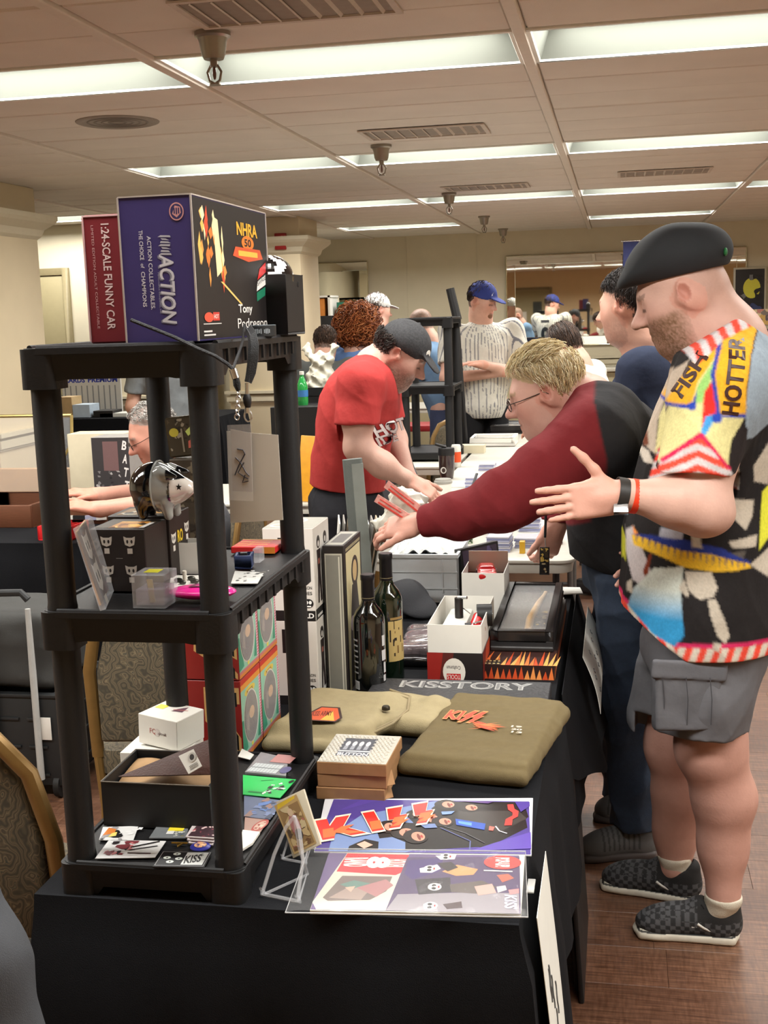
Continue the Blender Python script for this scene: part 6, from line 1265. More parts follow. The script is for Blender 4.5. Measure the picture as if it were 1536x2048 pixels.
# tablet on stand, display cases
c = az(905,1040,TZ); t = thing('tablet', 'thin dark tablet propped on a stand among the cards', 'tablet', (c.x+.06, c.y+.1, TZ)); MB().box((0,0,.085),(.012,.30,.006),(.62,0,-.2)).build('tablet_edge', BLACKCARD, t, bevel=.002); MB().box((.03,.03,.04),(.03,.012,.09),(.3,0,0)).build('stand', BLACKCARD, t, bevel=.002)
for i, (px, w_, d) in enumerate((((1030,868),.36,.42), ((1040,832),.38,.5), ((985,893),.3,.26))):
    c = az(px[0], px[1], TZ); x = min(c.x, -.15-w_/2-.02); t = thing('display_case', ['black framed glass display case of curved items on the aisle table', 'black framed glass display case farther along the aisle', 'white framed glass card case before the black cases'][i], 'case', (x, c.y+d/2, TZ)); m_ = CASEM if i < 2 else WHITE; f = .025; h = .06
    mb = MB(); mb.b2((-w_/2,-d/2,0),(w_/2,d/2,.02)); mb.b2((-w_/2,-d/2,.02),(-w_/2+f,d/2,h)); mb.b2((w_/2-f,-d/2,.02),(w_/2,d/2,h)); mb.b2((-w_/2+f,-d/2,.02),(w_/2-f,-d/2+f,h)); mb.b2((-w_/2+f,d/2-f,.02),(w_/2-f,d/2,h)); mb.build('frame', m_, t, bevel=.003, seg=1)
    MB().b2((-w_/2+f,-d/2+f,.02),(w_/2-f,d/2-f,.024)).build('lining', mat('case_lining', (170,166,150), .7), t, smooth=False)
    mb = MB(); mb.tube([(-w_*.3,-d*.2,.03),(-w_*.1,-d*.05,.03),(w_*.3,-d*.1,.03)], .012, 8); mb.tube([(-w_*.3,d*.2,.03),(0,d*.1,.03),(w_*.3,d*.2,.03)], .012, 8); mb.build('contents', mat('ivory_item', (200,190,176), .5), t); MB().b2((-w_/2+f,-d/2+f,.052),(w_/2-f,d/2-f,.055)).build('glass', FILM, t, smooth=False)
c = az(1040,880,TZ); t = thing('coin_tray', 'black box with a row of pale rolls on the aisle table', 'box', (-.30, c.y, TZ)); MB().b2((-.1,-.07,0),(.1,.07,.08)).build('carton', BLACKCARD, t, bevel=.002)
for i in range(6): MB().ell((-.08+.032*i,0,.09),(.016,.05,.02)).build('roll', CREAM, t)
# things held by the men are built with them; comics and padded panel beside the bin
c = az(715,1062,TZ); 
c = Vector((-.885, 3.62, 0))
for i in range(10):
    t = thing('comic_book', '%s bagged comic from the left in the upright bundle by the padded panel' % ORD[i], 'comic', (c.x+.012*i, c.y+.004*(i % 3), TZ), 0, 'upright bundle of bagged comics', (0, .10+.012*i, .25)); MB().b2((-.002,-.085,0),(.002,.085,.255)).build('pages', [PAPER, mat('comic_grey',(150,146,140),.5,var=.1), mat('comic_tan',(196,176,150),.5,var=.1)][i % 3], t, bevel=.0008, seg=1)
t = thing('padded_panel', 'tall grey padded panel standing before the man in red', 'panel', (at(712,1110,3.60).x+.045, 3.50, TZ), 0, None, (0,-.05,.35)); h = at(695,917,3.5).z-TZ
MB().prism(rrect(.03, .012, .011), 0, h).build('padding', mat('grey_foam_pad', (98,104,100), .8, var=.06, bump=.3, bscale=400), t, bevel=.004); MB().prism(rrect(.031, .0125, .011), h*.38, h*.4).build('band', mat('pad_seam', (130,136,130), .6), t)
MB().prism(rrect(.018, .004, .003), h*.05, h*.97, M=Matrix.Translation((.012,-.011,0))).build('facing_strip', mat('pad_face', (132,138,132), .6), t)
# ------------------------------------------------------------------ people: shared builders
SKINM = vmat('skin', rough=.5, var=.05, scale=35, bump=.12, bscale=160, sss=.0, spec=.4)
CLOTHM = vmat('dyed_cloth', rough=.88, var=.05, scale=45, bump=1.0, bscale=16, spec=.2)
HAIRM = vmat('hair', rough=.5, var=.12, scale=120, spec=.4)
def lrgb(c): return np.array(lin(c)[:3])
class Head:
    """frame of a head: c centre, f forward, u up, H height from chin to crown"""
    def __init__(s, c, f, u=(0,0,1), H=.235):
        s.c = Vector(c); s.f = Vector(f).normalized(); s.l = Vector(u).cross(s.f).normalized(); s.u = s.f.cross(s.l); s.H = H
        s.R = Matrix(((s.f.x,s.l.x,s.u.x),(s.f.y,s.l.y,s.u.y),(s.f.z,s.l.z,s.u.z)))
        s.A = np.array(s.R, float); s.C = np.array(s.c, float)
    def p(s, x, y, z): return s.c+s.R @ Vector((x*s.H, y*s.H, z*s.H))
    def loc(s, v): return (v-s.C) @ s.A/s.H
    def ell(s, S, c, r, rot=None, **k):
        R = s.R @ Euler(rot).to_matrix() if rot else s.R
        S.ell(s.p(*c), [q*s.H for q in r], R.to_4x4(), **k)
    def cone(s, S, a, b, ra, rb, **k): S.cone(s.p(*a), s.p(*b), ra*s.H, rb*s.H, **k)
def head_sdf(S, h, neck, rn=(.24,.27), heavy=0.0, tag=10):
    K = h.H; E = dict(tag=tag)
    h.ell(S, (-.04,0,.14), (.40+.01*heavy,.325+.02*heavy,.36), k=.02, **E)
    h.ell(S, (.10,0,-.14), (.275,.265+.05*heavy,.33), k=.05*K/.23, **E)
    h.ell(S, (.12,0,-.33), (.22,.20+.07*heavy,.15+.03*heavy), k=.05, **E)
    h.ell(S, (.295,0,-.435), (.085,.09,.07), k=.035, **E)
    h.cone(S, (.345,.14,.085), (.345,-.14,.085), .045, .045, k=.035, **E)
    h.ell(S, (.24,.17,-.12), (.13,.10+.03*heavy,.13), k=.04, **E); h.ell(S, (.24,-.17,-.12), (.13,.10+.03*heavy,.13), k=.04, **E)
    for s_ in (-1, 1): h.ell(S, (.435,s_*.135,.005), (.075,.075,.055), k=.02, op=-1)
    h.cone(S, (.365,0,.06), (.520,0,-.125), .032, .054, k=.016, **E)
    for s_ in (-1, 1):
        h.ell(S, (.345,s_*.135,.0), (.055,.075,.05), k=.010, **E); h.ell(S, (.450,s_*.058,-.148), (.050,.036,.036), k=.012, **E)
        h.ell(S, (-.05,s_*.352,-.03), (.105,.040,.155), (0,.22,s_*.42), k=.008, tag=11); h.ell(S, (-.02,s_*.398,.0), (.060,.050,.09), (0,.22,s_*.42), k=.005, op=-1); h.ell(S, (.045,s_*.36,-.05), (.03,.03,.045), k=.008, tag=11)
    h.cone(S, (.385,.06,-.258), (.385,-.06,-.258), .036, .036, k=.012, **E); h.cone(S, (.380,.05,-.322), (.380,-.05,-.322), .036, .036, k=.010, **E)
    h.ell(S, (.435,0,-.290), (.055,.10,.010), k=.005, op=-1)
    S.cone(h.p(-.12,0,-.12), neck, rn[0]*K, rn[1]*K, k=.05, tag=12)
    if heavy: h.ell(S, (.06,0,-.46), (.24,.24,.12), k=.06, tag=12)
def hand_sdf(S, wrist, d, n, side, L=.19, curl=.35, spread=.1, tag=20, thumb=(.55,.75), wr=.03, fing=None):
    """d: towards the fingertips, n: out of the back of the hand, side: direction of the thumb"""
    wrist = Vector(wrist); d = Vector(d).normalized(); n = Vector(n); n = (n-d*n.dot(d)).normalized(); sd = d.cross(n); sd = sd if sd.dot(Vector(side)) > 0 else -sd
    R = Matrix(((d.x,sd.x,n.x),(d.y,sd.y,n.y),(d.z,sd.z,n.z))).to_4x4(); pl = L*.50
    S.rbox(wrist+d*pl*.55, (pl*.52, L*.215, L*.075), L*.07, R, k=.012, tag=tag)
    S.cone(wrist-d*.02, wrist+d*pl*.4, wr, L*.12, k=.02, tag=tag)
    S.ell(wrist+d*pl*.38+sd*L*.14-n*L*.03, (L*.17,L*.1,L*.09), R, k=.015, tag=tag)
    for i, (o, ln) in enumerate(((.155,.42),(.052,.47),(-.052,.44),(-.15,.35))):
        p = wrist+d*(pl*(1.0-.06*abs(i-1)))+sd*(L*o); q = d+sd*(spread*(1.2-.8*i)); ln_ = L*ln; r = L*(.05 if i < 3 else .043); c = (fing[i] if fing else curl*(1+.15*i)); a = c*.5
        for j, f in enumerate((.45,.30,.25)):
            dv = (q.normalized()*math.cos(a)-n*math.sin(a)); e = p+dv*(ln_*f); S.cone(p, e, r*(1-.08*j), r*(.93-.08*j), k=.004, tag=tag); p = e; a += c
    p = wrist+d*pl*.22+sd*L*.16; dv = (d*math.cos(thumb[0])+sd*math.sin(thumb[0])).normalized()
    for j, f in enumerate((.20,.18,.15)):
        e = p+dv*(L*f); S.cone(p, e, L*(.068-.008*j), L*(.060-.008*j), k=.008, tag=tag); p = e; dv = (dv*.95-n*.12*thumb[1]+d*.12).normalized()
def endcap(S, p, d, r, L=.08):
    """open the end of a sleeve or trouser leg with a clean flat hem"""
    d = Vector(d).normalized(); q = d.to_track_quat('X', 'Z').to_matrix().to_4x4(); S.rbox(Vector(p)+d*L, (L, r, r), .002, q, k=.003, op=-1)
def skin_cols(S, base, heads=(), beard=None, hairc=None, red=.10):
    v = S.v; c = np.tile(lrgb(base), (len(v),1)); tg = S.tags()
    rs = np.random.RandomState(5); nz = rs.rand(len(v))
    c[tg == 20] *= np.array([1.04,.90,.86]); c[tg == 11] *= np.array([1.0,.86,.83])
    for h, bmask, bcol, hmask, hcol in heads:
        q = h.loc(v); x, y, z = q[:,0], q[:,1], q[:,2]; m = np.isin(tg, (10,11,12)) 
        ck = np.exp(-((x-.3)**2+(np.abs(y)-.17)**2+(z+.1)**2)/.02)+np.exp(-((x-.48)**2+y**2+(z+.12)**2)/.006)
        c *= 1-red*np.clip(ck,0,1)[:,None]*m[:,None]*np.array([0.2,1.6,1.6])
        cn = m & (((x+.015)/.065)**2+((z+.005)/.095)**2 < 1) & (np.abs(y) > .30); c[cn] *= np.array([.82,.68,.66])  # ear hollow coloured darker, shade painted in for depth
        lp = m & (np.abs(z+.29) < .05) & (np.abs(y) < .09) & (x > .36); c[lp] = c[lp]*np.array([.92,.66,.64]); ml = m & (np.abs(z+.290) < .014) & (np.abs(y) < .125) & (x > .27); c[ml] *= .5
        ey = m & (np.abs(z-.005+.03) < .016) & (np.abs(np.abs(y)-.135) < .075) & (x > .33); c[ey] *= .35
        br = m & (np.abs(z-.105) < .025) & (np.abs(np.abs(y)-.14) < .09) & (x > .31); c[br] = c[br]*.45+lrgb(hcol if hcol else (80,60,45))*.4
        if bmask is not None:
            w_ = np.clip(bmask(x, y, z), 0, 1)*m; mix = np.clip(w_*(.55+.6*nz), 0, 1)[:,None]; c = c*(1-mix)+lrgb(bcol)*mix
        if hmask is not None:
            w_ = np.clip(hmask(x, y, z), 0, 1)*np.isin(tg, (10,12)); mix = np.clip(w_*(.8+.3*nz), 0, 1)[:,None]; c = c*(1-mix)+lrgb(hcol)*mix
    return np.clip(c, 0, 1)
def strands(h, n, start, flow, length, parent, cols, name='hair', r=.0011, steps=9, lift=.012, wob=.004, curl=0.0, seed=1, rad=(.415,.345,.385), cen=(-.04,0,.14), gravity=0.0):
    """hair laid along the skull: start(x,y,z) says where on the unit ball hair grows, flow gives its direction"""
    rs = np.random.RandomState(seed); P = []
    while len(P) < n:
        q = rs.normal(size=(n*3,3)); q /= np.linalg.norm(q, axis=1)[:,None]; q = q[start(q[:,0],q[:,1],q[:,2])]; P += list(q)
    q = np.array(P[:n]); rad = np.array(rad); cen = np.array(cen); pts = []; L = length*rs.uniform(.6,1.15,n); li = lift*rs.uniform(.3,1.2,n); ph = rs.uniform(0,6.28,(n,3)); off = np.zeros((n,3))
    for k in range(steps):
        s_ = cen+q*(rad+ (li*(1-(k/steps)**2*.4)/h.H)[:,None])
        w_ = wob/h.H*np.sin(ph+k*1.1)
        if curl: w_ = w_+curl/h.H*np.stack([np.sin(ph[:,0]+k*1.9), np.cos(ph[:,0]+k*1.9), np.sin(ph[:,1]+k*1.5)],1)
        off = off+np.array([0,0,-gravity])*(k/steps)/h.H
        pts.append(s_+w_+off)
        f = flow(q, rs); f = f-q*(f*q).sum(1)[:,None]; f /= np.linalg.norm(f,axis=1)[:,None]+1e-6
        q = q+f*(L/steps/h.H/rad.mean())[:,None]; q /= np.linalg.norm(q,axis=1)[:,None]
    pts = np.array(pts)                                  # steps,n,3
    Wd = pts @ (h.A.T*h.H)+h.C
    V, Q, Cc = [], [], []; pal = [lrgb(c) for c in cols]; ci = rs.randint(0, len(pal), n)
    T = np.gradient(Wd, axis=0); T /= np.linalg.norm(T,axis=2)[:,:,None]+1e-9
    O = Wd-h.C; O /= np.linalg.norm(O,axis=2)[:,:,None]; U = np.cross(T, O); U /= np.linalg.norm(U,axis=2)[:,:,None]+1e-9; N = np.cross(U, T)
    rr = r*np.linspace(1.0,.35,steps)[:,None,None]
    ring = np.stack([Wd+U*rr, Wd-U*rr*.5+N*rr*.87, Wd-U*rr*.5-N*rr*.87], 2)   # steps,n,3,3
    V = ring.transpose(1,0,2,3).reshape(-1,3)
    b = np.arange(n)[:,None,None]*steps*3+np.arange(steps-1)[None,:,None]*3
    j = np.arange(3)[None,None,:]; j2 = (j+1) % 3
    Q = np.stack([b+j, b+j2, b+3+j2, b+3+j], -1).reshape(-1,4)
    cv = np.repeat(np.array(pal)[ci], steps*3, 0)*np.repeat(rs.uniform(.75,1.2,(n,1)), steps*3, 0)
    S = Sdf(); S.v = V; S.q = Q; o = S.build(name, HAIRM, parent, np.clip(cv,0,1), smooth_it=0); return o
def ballcap(h, parent, cols, tilt=.12, brimc=None, name='cap', back=False, z0=.14, vox=.004, brim_r=(.30,.27,.03), speck=0):
    S = Sdf(vox); s_ = -1 if back else 1
    h.ell(S, (-.03,0,.17), (.455,.385,.40), k=.01, tag=1); h.ell(S, (s_*.50,0,z0+.02), brim_r, (0,s_*tilt*1.6,0), k=.012, tag=2); h.cone(S, (-.03,0,.565), (-.03,0,.585), .03, .02, k=.005, tag=1)
    S2 = h.p(0,0,z0-.0); S.cut(h.p(0,0,z0-.055), -h.u)
    h.ell(S, (-.03,0,.10), (.42,.35,.38), k=.004, op=-1); h.cone(S, (-.03,0,.1), (-.03,0,-.3), .36, .34, k=.004, op=-1) if False else None
    S.mesh(); tg = S.tags(); c = np.tile(lrgb(cols), (len(S.v),1))
    if speck: c *= (1+speck*(np.random.RandomState(3).rand(len(c),1)-.4))
    if brimc is not None: c[tg == 2] = lrgb(brimc)
    return S.build(name, vmat('felt_cap', rough=.85, var=.08, scale=200, bump=.25, bscale=600), parent, np.clip(c,0,1))
def glasses(h, parent, col=(60,52,46), lens=True):
    mb = MB()
    for s_ in (-1, 1):
        mb.tube([h.p(.47+.01*math.cos(q), s_*.14+.095*math.cos(q), -.01+.075*math.sin(q)) for q in [2*PI*i/20 for i in range(20)]], .0013, 6, closed=True)
        mb.tube([h.p(.46,s_*.235,.01), h.p(.3,s_*.33,.01), h.p(.0,s_*.36,.02), h.p(-.06,s_*.36,-.03)], .0013, 6)
    mb.tube([h.p(.48,.045,.0), h.p(.50,0,.012), h.p(.48,-.045,.0)], .0013, 6)
    o = Vector(parent.location); mb.v = [tuple(Vector(v)-o) for v in mb.v]; g = mb.build('glasses', mat('spectacle_wire', col, .3, .6), parent)
    if lens:
        for s_ in (-1, 1):
            mb = MB(); mb.add([h.p(.475+.01*math.cos(q), s_*.14+.092*math.cos(q), -.01+.072*math.sin(q)) for q in [2*PI*i/20 for i in range(20)]], [tuple(range(20))]); mb.v = [tuple(Vector(v)-o) for v in mb.v]; mb.build('lens', FILM, g)
def W2L(mb, parent):
    o = Vector(parent.location); mb.v = [tuple(Vector(v)-o) for v in mb.v]; return mb
def person(label, base): return thing('person', label, 'person', base)
def shoe(parent, heel, toe, w_=.05, kind='skate', hh=.075, name='shoe'):
    heel, toe = Vector(heel), Vector(toe); d = (toe-heel); L = d.length; d.normalize(); s_ = Vector((-d.y, d.x, 0)); R = Matrix(((d.x,s_.x,0),(d.y,s_.y,0),(0,0,1))).to_4x4()
    P = lambda x, y, z: heel+d*(x*L)+s_*y+Vector((0,0,z))
    U = Sdf(.0032)
    U.ell(P(.18,0,.045), (L*.20, w_*.82, .045), R, k=.02, tag=1); U.ell(P(.52,0,.046), (L*.34, w_*.86, .046), R, k=.03, tag=1); U.ell(P(.78,0,.032), (L*.21, w_*.92, .033), R, k=.03, tag=1)
    U.cone(P(.10,0,.04), P(.085,0,hh+.02), w_*.60, w_*.52, k=.02, tag=1); U.cone(P(.19,0,.04), P(.19,0,hh), w_*.80, w_*.84, k=.02, tag=1); U.cone(P(.36,0,.06), P(.38,0,hh+.018), w_*.5, w_*.42, k=.03, tag=2)
    U.cone(P(.20,0,.06), P(.20,0,.2), w_*.72, w_*.80, k=.004, op=-1); U.cut(P(0,0,.016), (0,0,-1)); U.mesh()
    v = U.v-np.array(heel); x = v @ np.array(d)/L; y = v @ np.array(s_); z = v[:,2]; c = np.tile(lrgb((30,30,31)), (len(v),1))
    if kind == 'skate':
        chk = (np.floor((x*L)/.0125).astype(int)+np.floor(z/.0115).astype(int)+np.floor(np.abs(y)/.0125*(z > .06)).astype(int)) % 2 == 0; c[chk] = lrgb((74,74,76)); c[(z > hh-.012) & (x < .4)] = lrgb((26,25,25))
    else:
        c[:] = lrgb((92,92,92)); st = (np.sin(x*L*420) > .3) & (x > .25) & (x < .75) & (z > .035); c[st] = lrgb((62,62,62))
    o = U.build(name, vmat('shoe_canvas', rough=.8, var=.06, scale=150, bump=.2, bscale=700), parent, c)
    B_ = Sdf(.0035); B_.rbox(P(.5,0,.011), (L*.46, w_*.90, .0125), .010, R, k=.01); B_.ell(P(.80,0,.012), (L*.215, w_*1.02, .014), R, k=.015); B_.ell(P(.16,0,.012), (L*.17, w_*.82, .014), R, k=.015); B_.cut((0,0,.0015), (0,0,-1)); B_.cut((0,0,.027), (0,0,1)); B_.mesh()
    v = B_.v; c = np.tile(lrgb((206,200,184) if kind == 'skate' else (70,62,60)), (len(v),1)); zz = v[:,2]
    if kind == 'skate': c[(zz > .0215) & (zz < .0245)] = lrgb((24,24,24))
    so = B_.build('sole', vmat('rubber_sole', rough=.6, var=.06, scale=60), o, c, loc=tuple(parent.location)); so.location = (0,0,0)
    mb = MB(); off = s_*(w_*.86) if s_.y < 0 else -s_*(w_*.86)
    sd = -1 if s_.y > 0 else 1
    if kind == 'skate': mb.tube([P(.40,sd*w_*.80,.055), P(.34,sd*w_*.80,.045), P(.26,sd*w_*.78,.036), P(.20,sd*w_*.78,.033)], .0042, 8)
    if kind == 'skate': W2L(mb, parent).build('side_stripe', mat('white_leather', (216,214,206), .5), o)
    lc = MB()
    for i in range(5): x_ = .42+.075*i; zl = .083-.008*i if kind == 'skate' else .088-.008*i; lc.tube([P(x_,-w_*.45,zl-.010), P(x_+.02,0,zl+.004), P(x_,w_*.45,zl-.010)], .0022, 6)
    if kind == 'skate':
        for sx in (-1, 1): lc.tube([P(.38,0,.092), P(.36,sx*.025,.100), P(.33,sx*.03,.088), P(.38,0,.09)], .002, 6)
    W2L(lc, parent).build('laces', mat('black_lace' if kind == 'skate' else 'grey_lace', (22,22,22) if kind == 'skate' else (60,58,58), .8), o)
    return o
def decal_text(body, w_px, h_px, cpx, rot, Yp, surf, parent, col, bold=.02, name='lettering', off=.003):
    """lettering draped on a garment: laid out on an upright plane, then dropped onto the cloth"""
    from mathutils.bvhtree import BVHTree
    me = surf.data; o = Vector(parent.location); bv = BVHTree.FromPolygons([v.co+o for v in me.vertices], [p.vertices[:] for p in me.polygons])
    vs, fs, asp = text_mesh(body, bold); c, d = math.cos(rot), math.sin(rot); out = []
    for u, v in vs:
        x, y = (u-.5)*w_px, (v-.5)*h_px; p = at(cpx[0]+x*c-y*d, cpx[1]-(x*d+y*c), Yp); hit = bv.ray_cast(Vector((p.x, 0.5, p.z)), Vector((0,1,0)))
        q = hit[0] if hit[0] is not None else p; out.append(Vector((p.x, q.y-off, p.z))-o)
    return MB().add(out, fs, col).build(name, vmat('printed_ink', rough=.45), parent, smooth=False)
def side_px(v, Yp):
    """coordinates of garment points on an upright side plane (depends on x and z only)"""
    d = np.stack([v[:,0], np.full(len(v), Yp), v[:,2]-HC], 1) @ RC
    return CX+F*d[:,0]/-d[:,2], CY-F*d[:,1]/-d[:,2]
# ------------------------------------------------------------------ man in flat cap and printed shirt
def man_cap():
    Y = 3.08; t = person('man in black flat cap and colourful printed shirt gesturing with open hand', (at(1400,1850,3.1).x, 3.1, 0))
    h = Head(at(1362,586,Y), (-.925,.02,-.36), (0,0,1), .245)
    S = Sdf(.0042); nb = at(1448,692,3.1)
    head_sdf(S, h, nb, (.29,.33), .9); S.cone(h.p(-.26,0,-.10), at(1468,700,3.1), .04, .06, k=.04, tag=12)
    ch, be, pe = at(1425,860,3.1), at(1410,1080,3.1), at(1410,1290,3.1)
    S.cone(nb, ch, .10, .13, k=.05); S.cone(ch, be, .13, .14, k=.05); S.cone(be, pe, .14, .12, k=.05)
    sh, el, wr = at(1440,775,2.87), at(1402,1014,2.80), at(1252,990,2.76)
    S.cone(ch, sh, .08, .075, k=.05); S.chain([sh, at(1415,900,2.83), el], [.078,.070,.062], k=.03, tag=1); S.ell(at(1425,1030,2.80), (.045,.04,.035), k=.04, tag=1)
    S.chain([el, at(1350,1003,2.78), wr], [.062,.056,.034], k=.03, tag=1)
    hand_sdf(S, at(1232,992,2.755), at(1090,1012,2.70)-at(1232,992,2.755), (0,-1,.15), (0,0,1), .20, .16, .05, 20, (1.05,.2), .034)
    s2, e2, w2 = at(1440,780,3.36), at(1430,1000,3.42), at(1340,1110,3.36)
    S.cone(ch, s2, .08, .07, k=.05); S.chain([s2, e2, w2], [.07,.055,.035], k=.03, tag=1); hand_sdf(S, w2, (-.8,0,-.5), (0,1,0), (0,-.5,.8), .19, .4, .05, 20)
    nl = [at(1425,1300,2.99), at(1424,1495,3.0), at(1448,1595,3.02), at(1446,1690,3.02), at(1447,1790,3.0)]; fl_ = [at(1375,1300,3.22), at(1350,1490,3.22), at(1362,1590,3.24), at(1352,1660,3.24), at(1350,1735,3.22)]
    S.chain(nl, [.11,.074,.070,.053,.044], k=.06, tag=2); S.chain(fl_, [.11,.071,.068,.051,.043], k=.06, tag=2); S.ell(nl[1]+Vector((-.015,0,.0)), (.055,.055,.06), k=.06, tag=2)
    S.mesh()
    beard = lambda x, y, z: (1/(1+np.exp(-60*(-.14-z+.55*np.clip(.27-x,0,1)*0)))) * (x > .02+.0*z) * ((z < -.16) | (np.abs(y) > .2)) * (z > -.66)*np.clip((x+.02)*6,0,1)*.85
    hm = lambda x, y, z: np.clip((.02-x)*5,0,1)*np.clip((z+.30)*5,0,1)*.22
    c = skin_cols(S, (200,160,144), [(h, beard, (112,84,58), hm, (120,96,80))]); tg = S.tags(); c[tg == 2] *= np.array([.93,.84,.84])
    S.build('body', SKINM, t, c)
    # beard volume
    Bd = Sdf(.004); h.ell(Bd, (.22,0,-.45), (.185,.20,.145), k=.03); h.ell(Bd, (.05,.21,-.26), (.10,.06,.17), k=.03); h.ell(Bd, (.05,-.21,-.26), (.10,.06,.17), k=.03)
    Bd.disp = wav(3,.0035,190); Bd.mesh(); cc = np.tile(lrgb((150,116,80)), (len(Bd.v),1))*(.6+.7*np.random.RandomState(2).rand(len(Bd.v),1)); Bd.build('beard', HAIRM, t, np.clip(cc,0,1))
    strands(h, 900, lambda x, y, z: (z < -.45) & (x > .02), lambda q, rs: np.tile([.25,0,-1.0],(len(q),1))+rs.normal(size=q.shape)*.25, .02, t, [(160,124,86),(110,82,56),(184,150,110)], 'beard_hair', .0007, 6, .012, .001, seed=4, rad=(.27,.285,.36), cen=(.08,0,-.17))
    # flat cap
    Cp = Sdf(.004); Cp.ell(at(1368,514,Y), (.117,.108,.078), (0,-.22,0), k=.01); Cp.ell(at(1312,520,Y), (.085,.098,.052), (0,-.75,0), k=.05); Cp.ell(at(1272,545,Y), (.060,.085,.022), (0,-.72,0), k=.03, tag=2)
    n_ = Vector((math.sin(-.19),0,-math.cos(.19))); Cp.cut(at(1352,553,Y), Vector((.2,0,-1))); Cp.disp = wav(8,.0015,40); Cp.mesh()
    Cp.build('flat_cap', vmat('felt_cap', rough=.85), t, np.tile(lrgb((30,33,36)), (len(Cp.v),1)))
    e = at(1449,503,Y-.085); W2L(MB().ell(e+Vector((.004,.02,0)), (.005,.012,.010)), t).build('cap_badge', mat('green_badge', (40,110,60), .5), t)
    # shirt
    T = Sdf(.0042)
    T.ell(at(1436,868,3.1), (.172,.240,.215), (0,.35,0), k=.05); T.ell(at(1405,1080,3.1), (.205,.245,.27), k=.10); T.ell(at(1412,1230,3.1), (.212,.262,.24), k=.08)
    T.cone(nb+Vector((.02,0,-.02)), at(1462,770,3.1), .095, .135, k=.05); T.cone(at(1450,745,2.98), sh, .13, .105, k=.06, tag=5); T.cone(sh, at(1390,945,2.815), .105, .092, k=.05, tag=5); T.cone(at(1450,750,3.22), s2, .12, .10, k=.06); T.cone(s2, at(1440,930,3.42), .10, .09, k=.05)
    sl = at(1388,948,2.815); dl = (sl-sh).normalized(); T.rbox(sl+dl*.09, (.085,.13,.13), .002, dl.to_track_quat('X','Z').to_matrix().to_4x4(), k=.003, op=-1) if False else None
    endcap(T, at(1389,944,2.815), Vector((-.10,-.02,-1)), .115, .03)
    T.cut(at(1378,697,2.9), (-.5,0,.87)); T.cut(at(1420,1320,2.88), (.03,0,-1)); T.cut(at(1345,1302,2.88), (-.56,0,-.83))
    T.cone(h.p(-.1,0,-.1), nb+Vector((.0,0,.02)), .095, .108, k=.01, op=-1)
    f1 = wav(21,.008,20,(1,1,.5),True); f2 = wav(22,.002,60)
    T.disp = lambda x, y, z: f1(x,y,z)+f2(x,y,z)
    T.mesh(); v = T.v; PX0, PY0 = side_px(v, 2.9)
    rs = np.random.RandomState(4); TAN, CRM, GLD, OR, WH = (186,170,152), (214,206,146), (228,168,44), (230,78,60), (204,198,198)
    def shade(px, py):
        c = np.tile(lrgb((34,31,31)), (len(v),1))
        def pol(pts, col): c[in_poly(px, py, pts)] = lrgb(col)
        pol([(1240,880),(1290,815),(1335,745),(1375,715),(1335,800),(1318,850),(1312,915),(1296,905),(1272,880)], TAN); pol([(1272,900),(1300,912),(1310,935),(1290,935)], (200,190,176)); pol([(1282,862),(1296,850),(1300,900),(1290,905)], (110,60,40))
        pol([(1312,912),(1322,840),(1340,795),(1380,735),(1440,668),(1432,760),(1430,815),(1480,822),(1452,868),(1446,905),(1452,962),(1395,900),(1389,858),(1345,900)], CRM)
        pol([(1328,800),(1352,758),(1395,700),(1437,664),(1428,700),(1388,758),(1376,800)], GLD); pol([(1376,800),(1392,760),(1430,700),(1426,712),(1405,765),(1382,803)], (52,66,160)); pol([(1326,800),(1372,800),(1374,808),(1326,806)], (52,66,160))
        pol([(1388,765),(1428,702),(1412,752),(1396,796),(1384,796)], (150,200,112)); pol([(1400,776),(1416,752),(1427,815),(1394,848)], (218,48,40)); pol([(1392,850),(1402,822),(1432,812),(1420,826),(1398,862)], (70,150,210))
        pol([(1424,822),(1412,742),(1424,700),(1436,668),(1442,668),(1424,742),(1432,818),(1480,818),(1480,826)], (52,66,160)); pol([(1430,816),(1420,742),(1430,706),(1446,668),(1500,638),(1522,650),(1492,706),(1480,768),(1480,818)], GLD); cd_ = (px-1424)**2+(py-824)**2 < 100; c[cd_] = lrgb((44,70,170)); cd_ = (px-1377)**2+(py-803)**2 < 60; c[cd_] = lrgb((44,70,170))
        pol([(1480,822),(1482,770),(1494,708),(1526,650),(1700,640),(1700,820),(1560,830),(1500,870),(1482,868)], (146,160,172)); pol([(1448,908),(1456,868),(1476,835),(1486,850),(1482,900),(1466,960),(1452,962)], (40,34,34))
        # striped collar, cuff and hem
        m = in_poly(px, py, [(1366,700),(1425,660),(1502,612),(1530,640),(1512,650),(1440,680),(1386,728)]); st = np.floor((px*.95-py*.25)/15).astype(int) % 2 == 0; c[m & st] = lrgb(OR); c[m & ~st] = lrgb(WH)
        m = in_poly(px, py, [(1296,975),(1318,905),(1388,855),(1396,855),(1450,922),(1475,975)]) & (v[:,1] < 3.0); lf = px < 1388; st = np.where(lf, np.floor((py+px*.45)/13), np.floor((py-px*.45)/13)).astype(int) % 2 == 0; c[m & st] = lrgb(OR); c[m & ~st] = lrgb(WH)
        m = in_poly(px, py, [(1316,905),(1388,852),(1396,852),(1452,922),(1448,926),(1395,862),(1388,862),(1320,912)]); c[m] = lrgb((206,40,84))
        hem = 1320-68*np.clip((1345-px)/100,0,1); m = py > hem-36; st = np.floor((px+py*.35*np.sign(px-1350))/14).astype(int) % 2 == 0; c[m & st] = lrgb(OR); c[m & ~st] = lrgb((214,206,190)); m = (py > hem-44) & (py < hem-35); c[m] = lrgb((206,46,96))
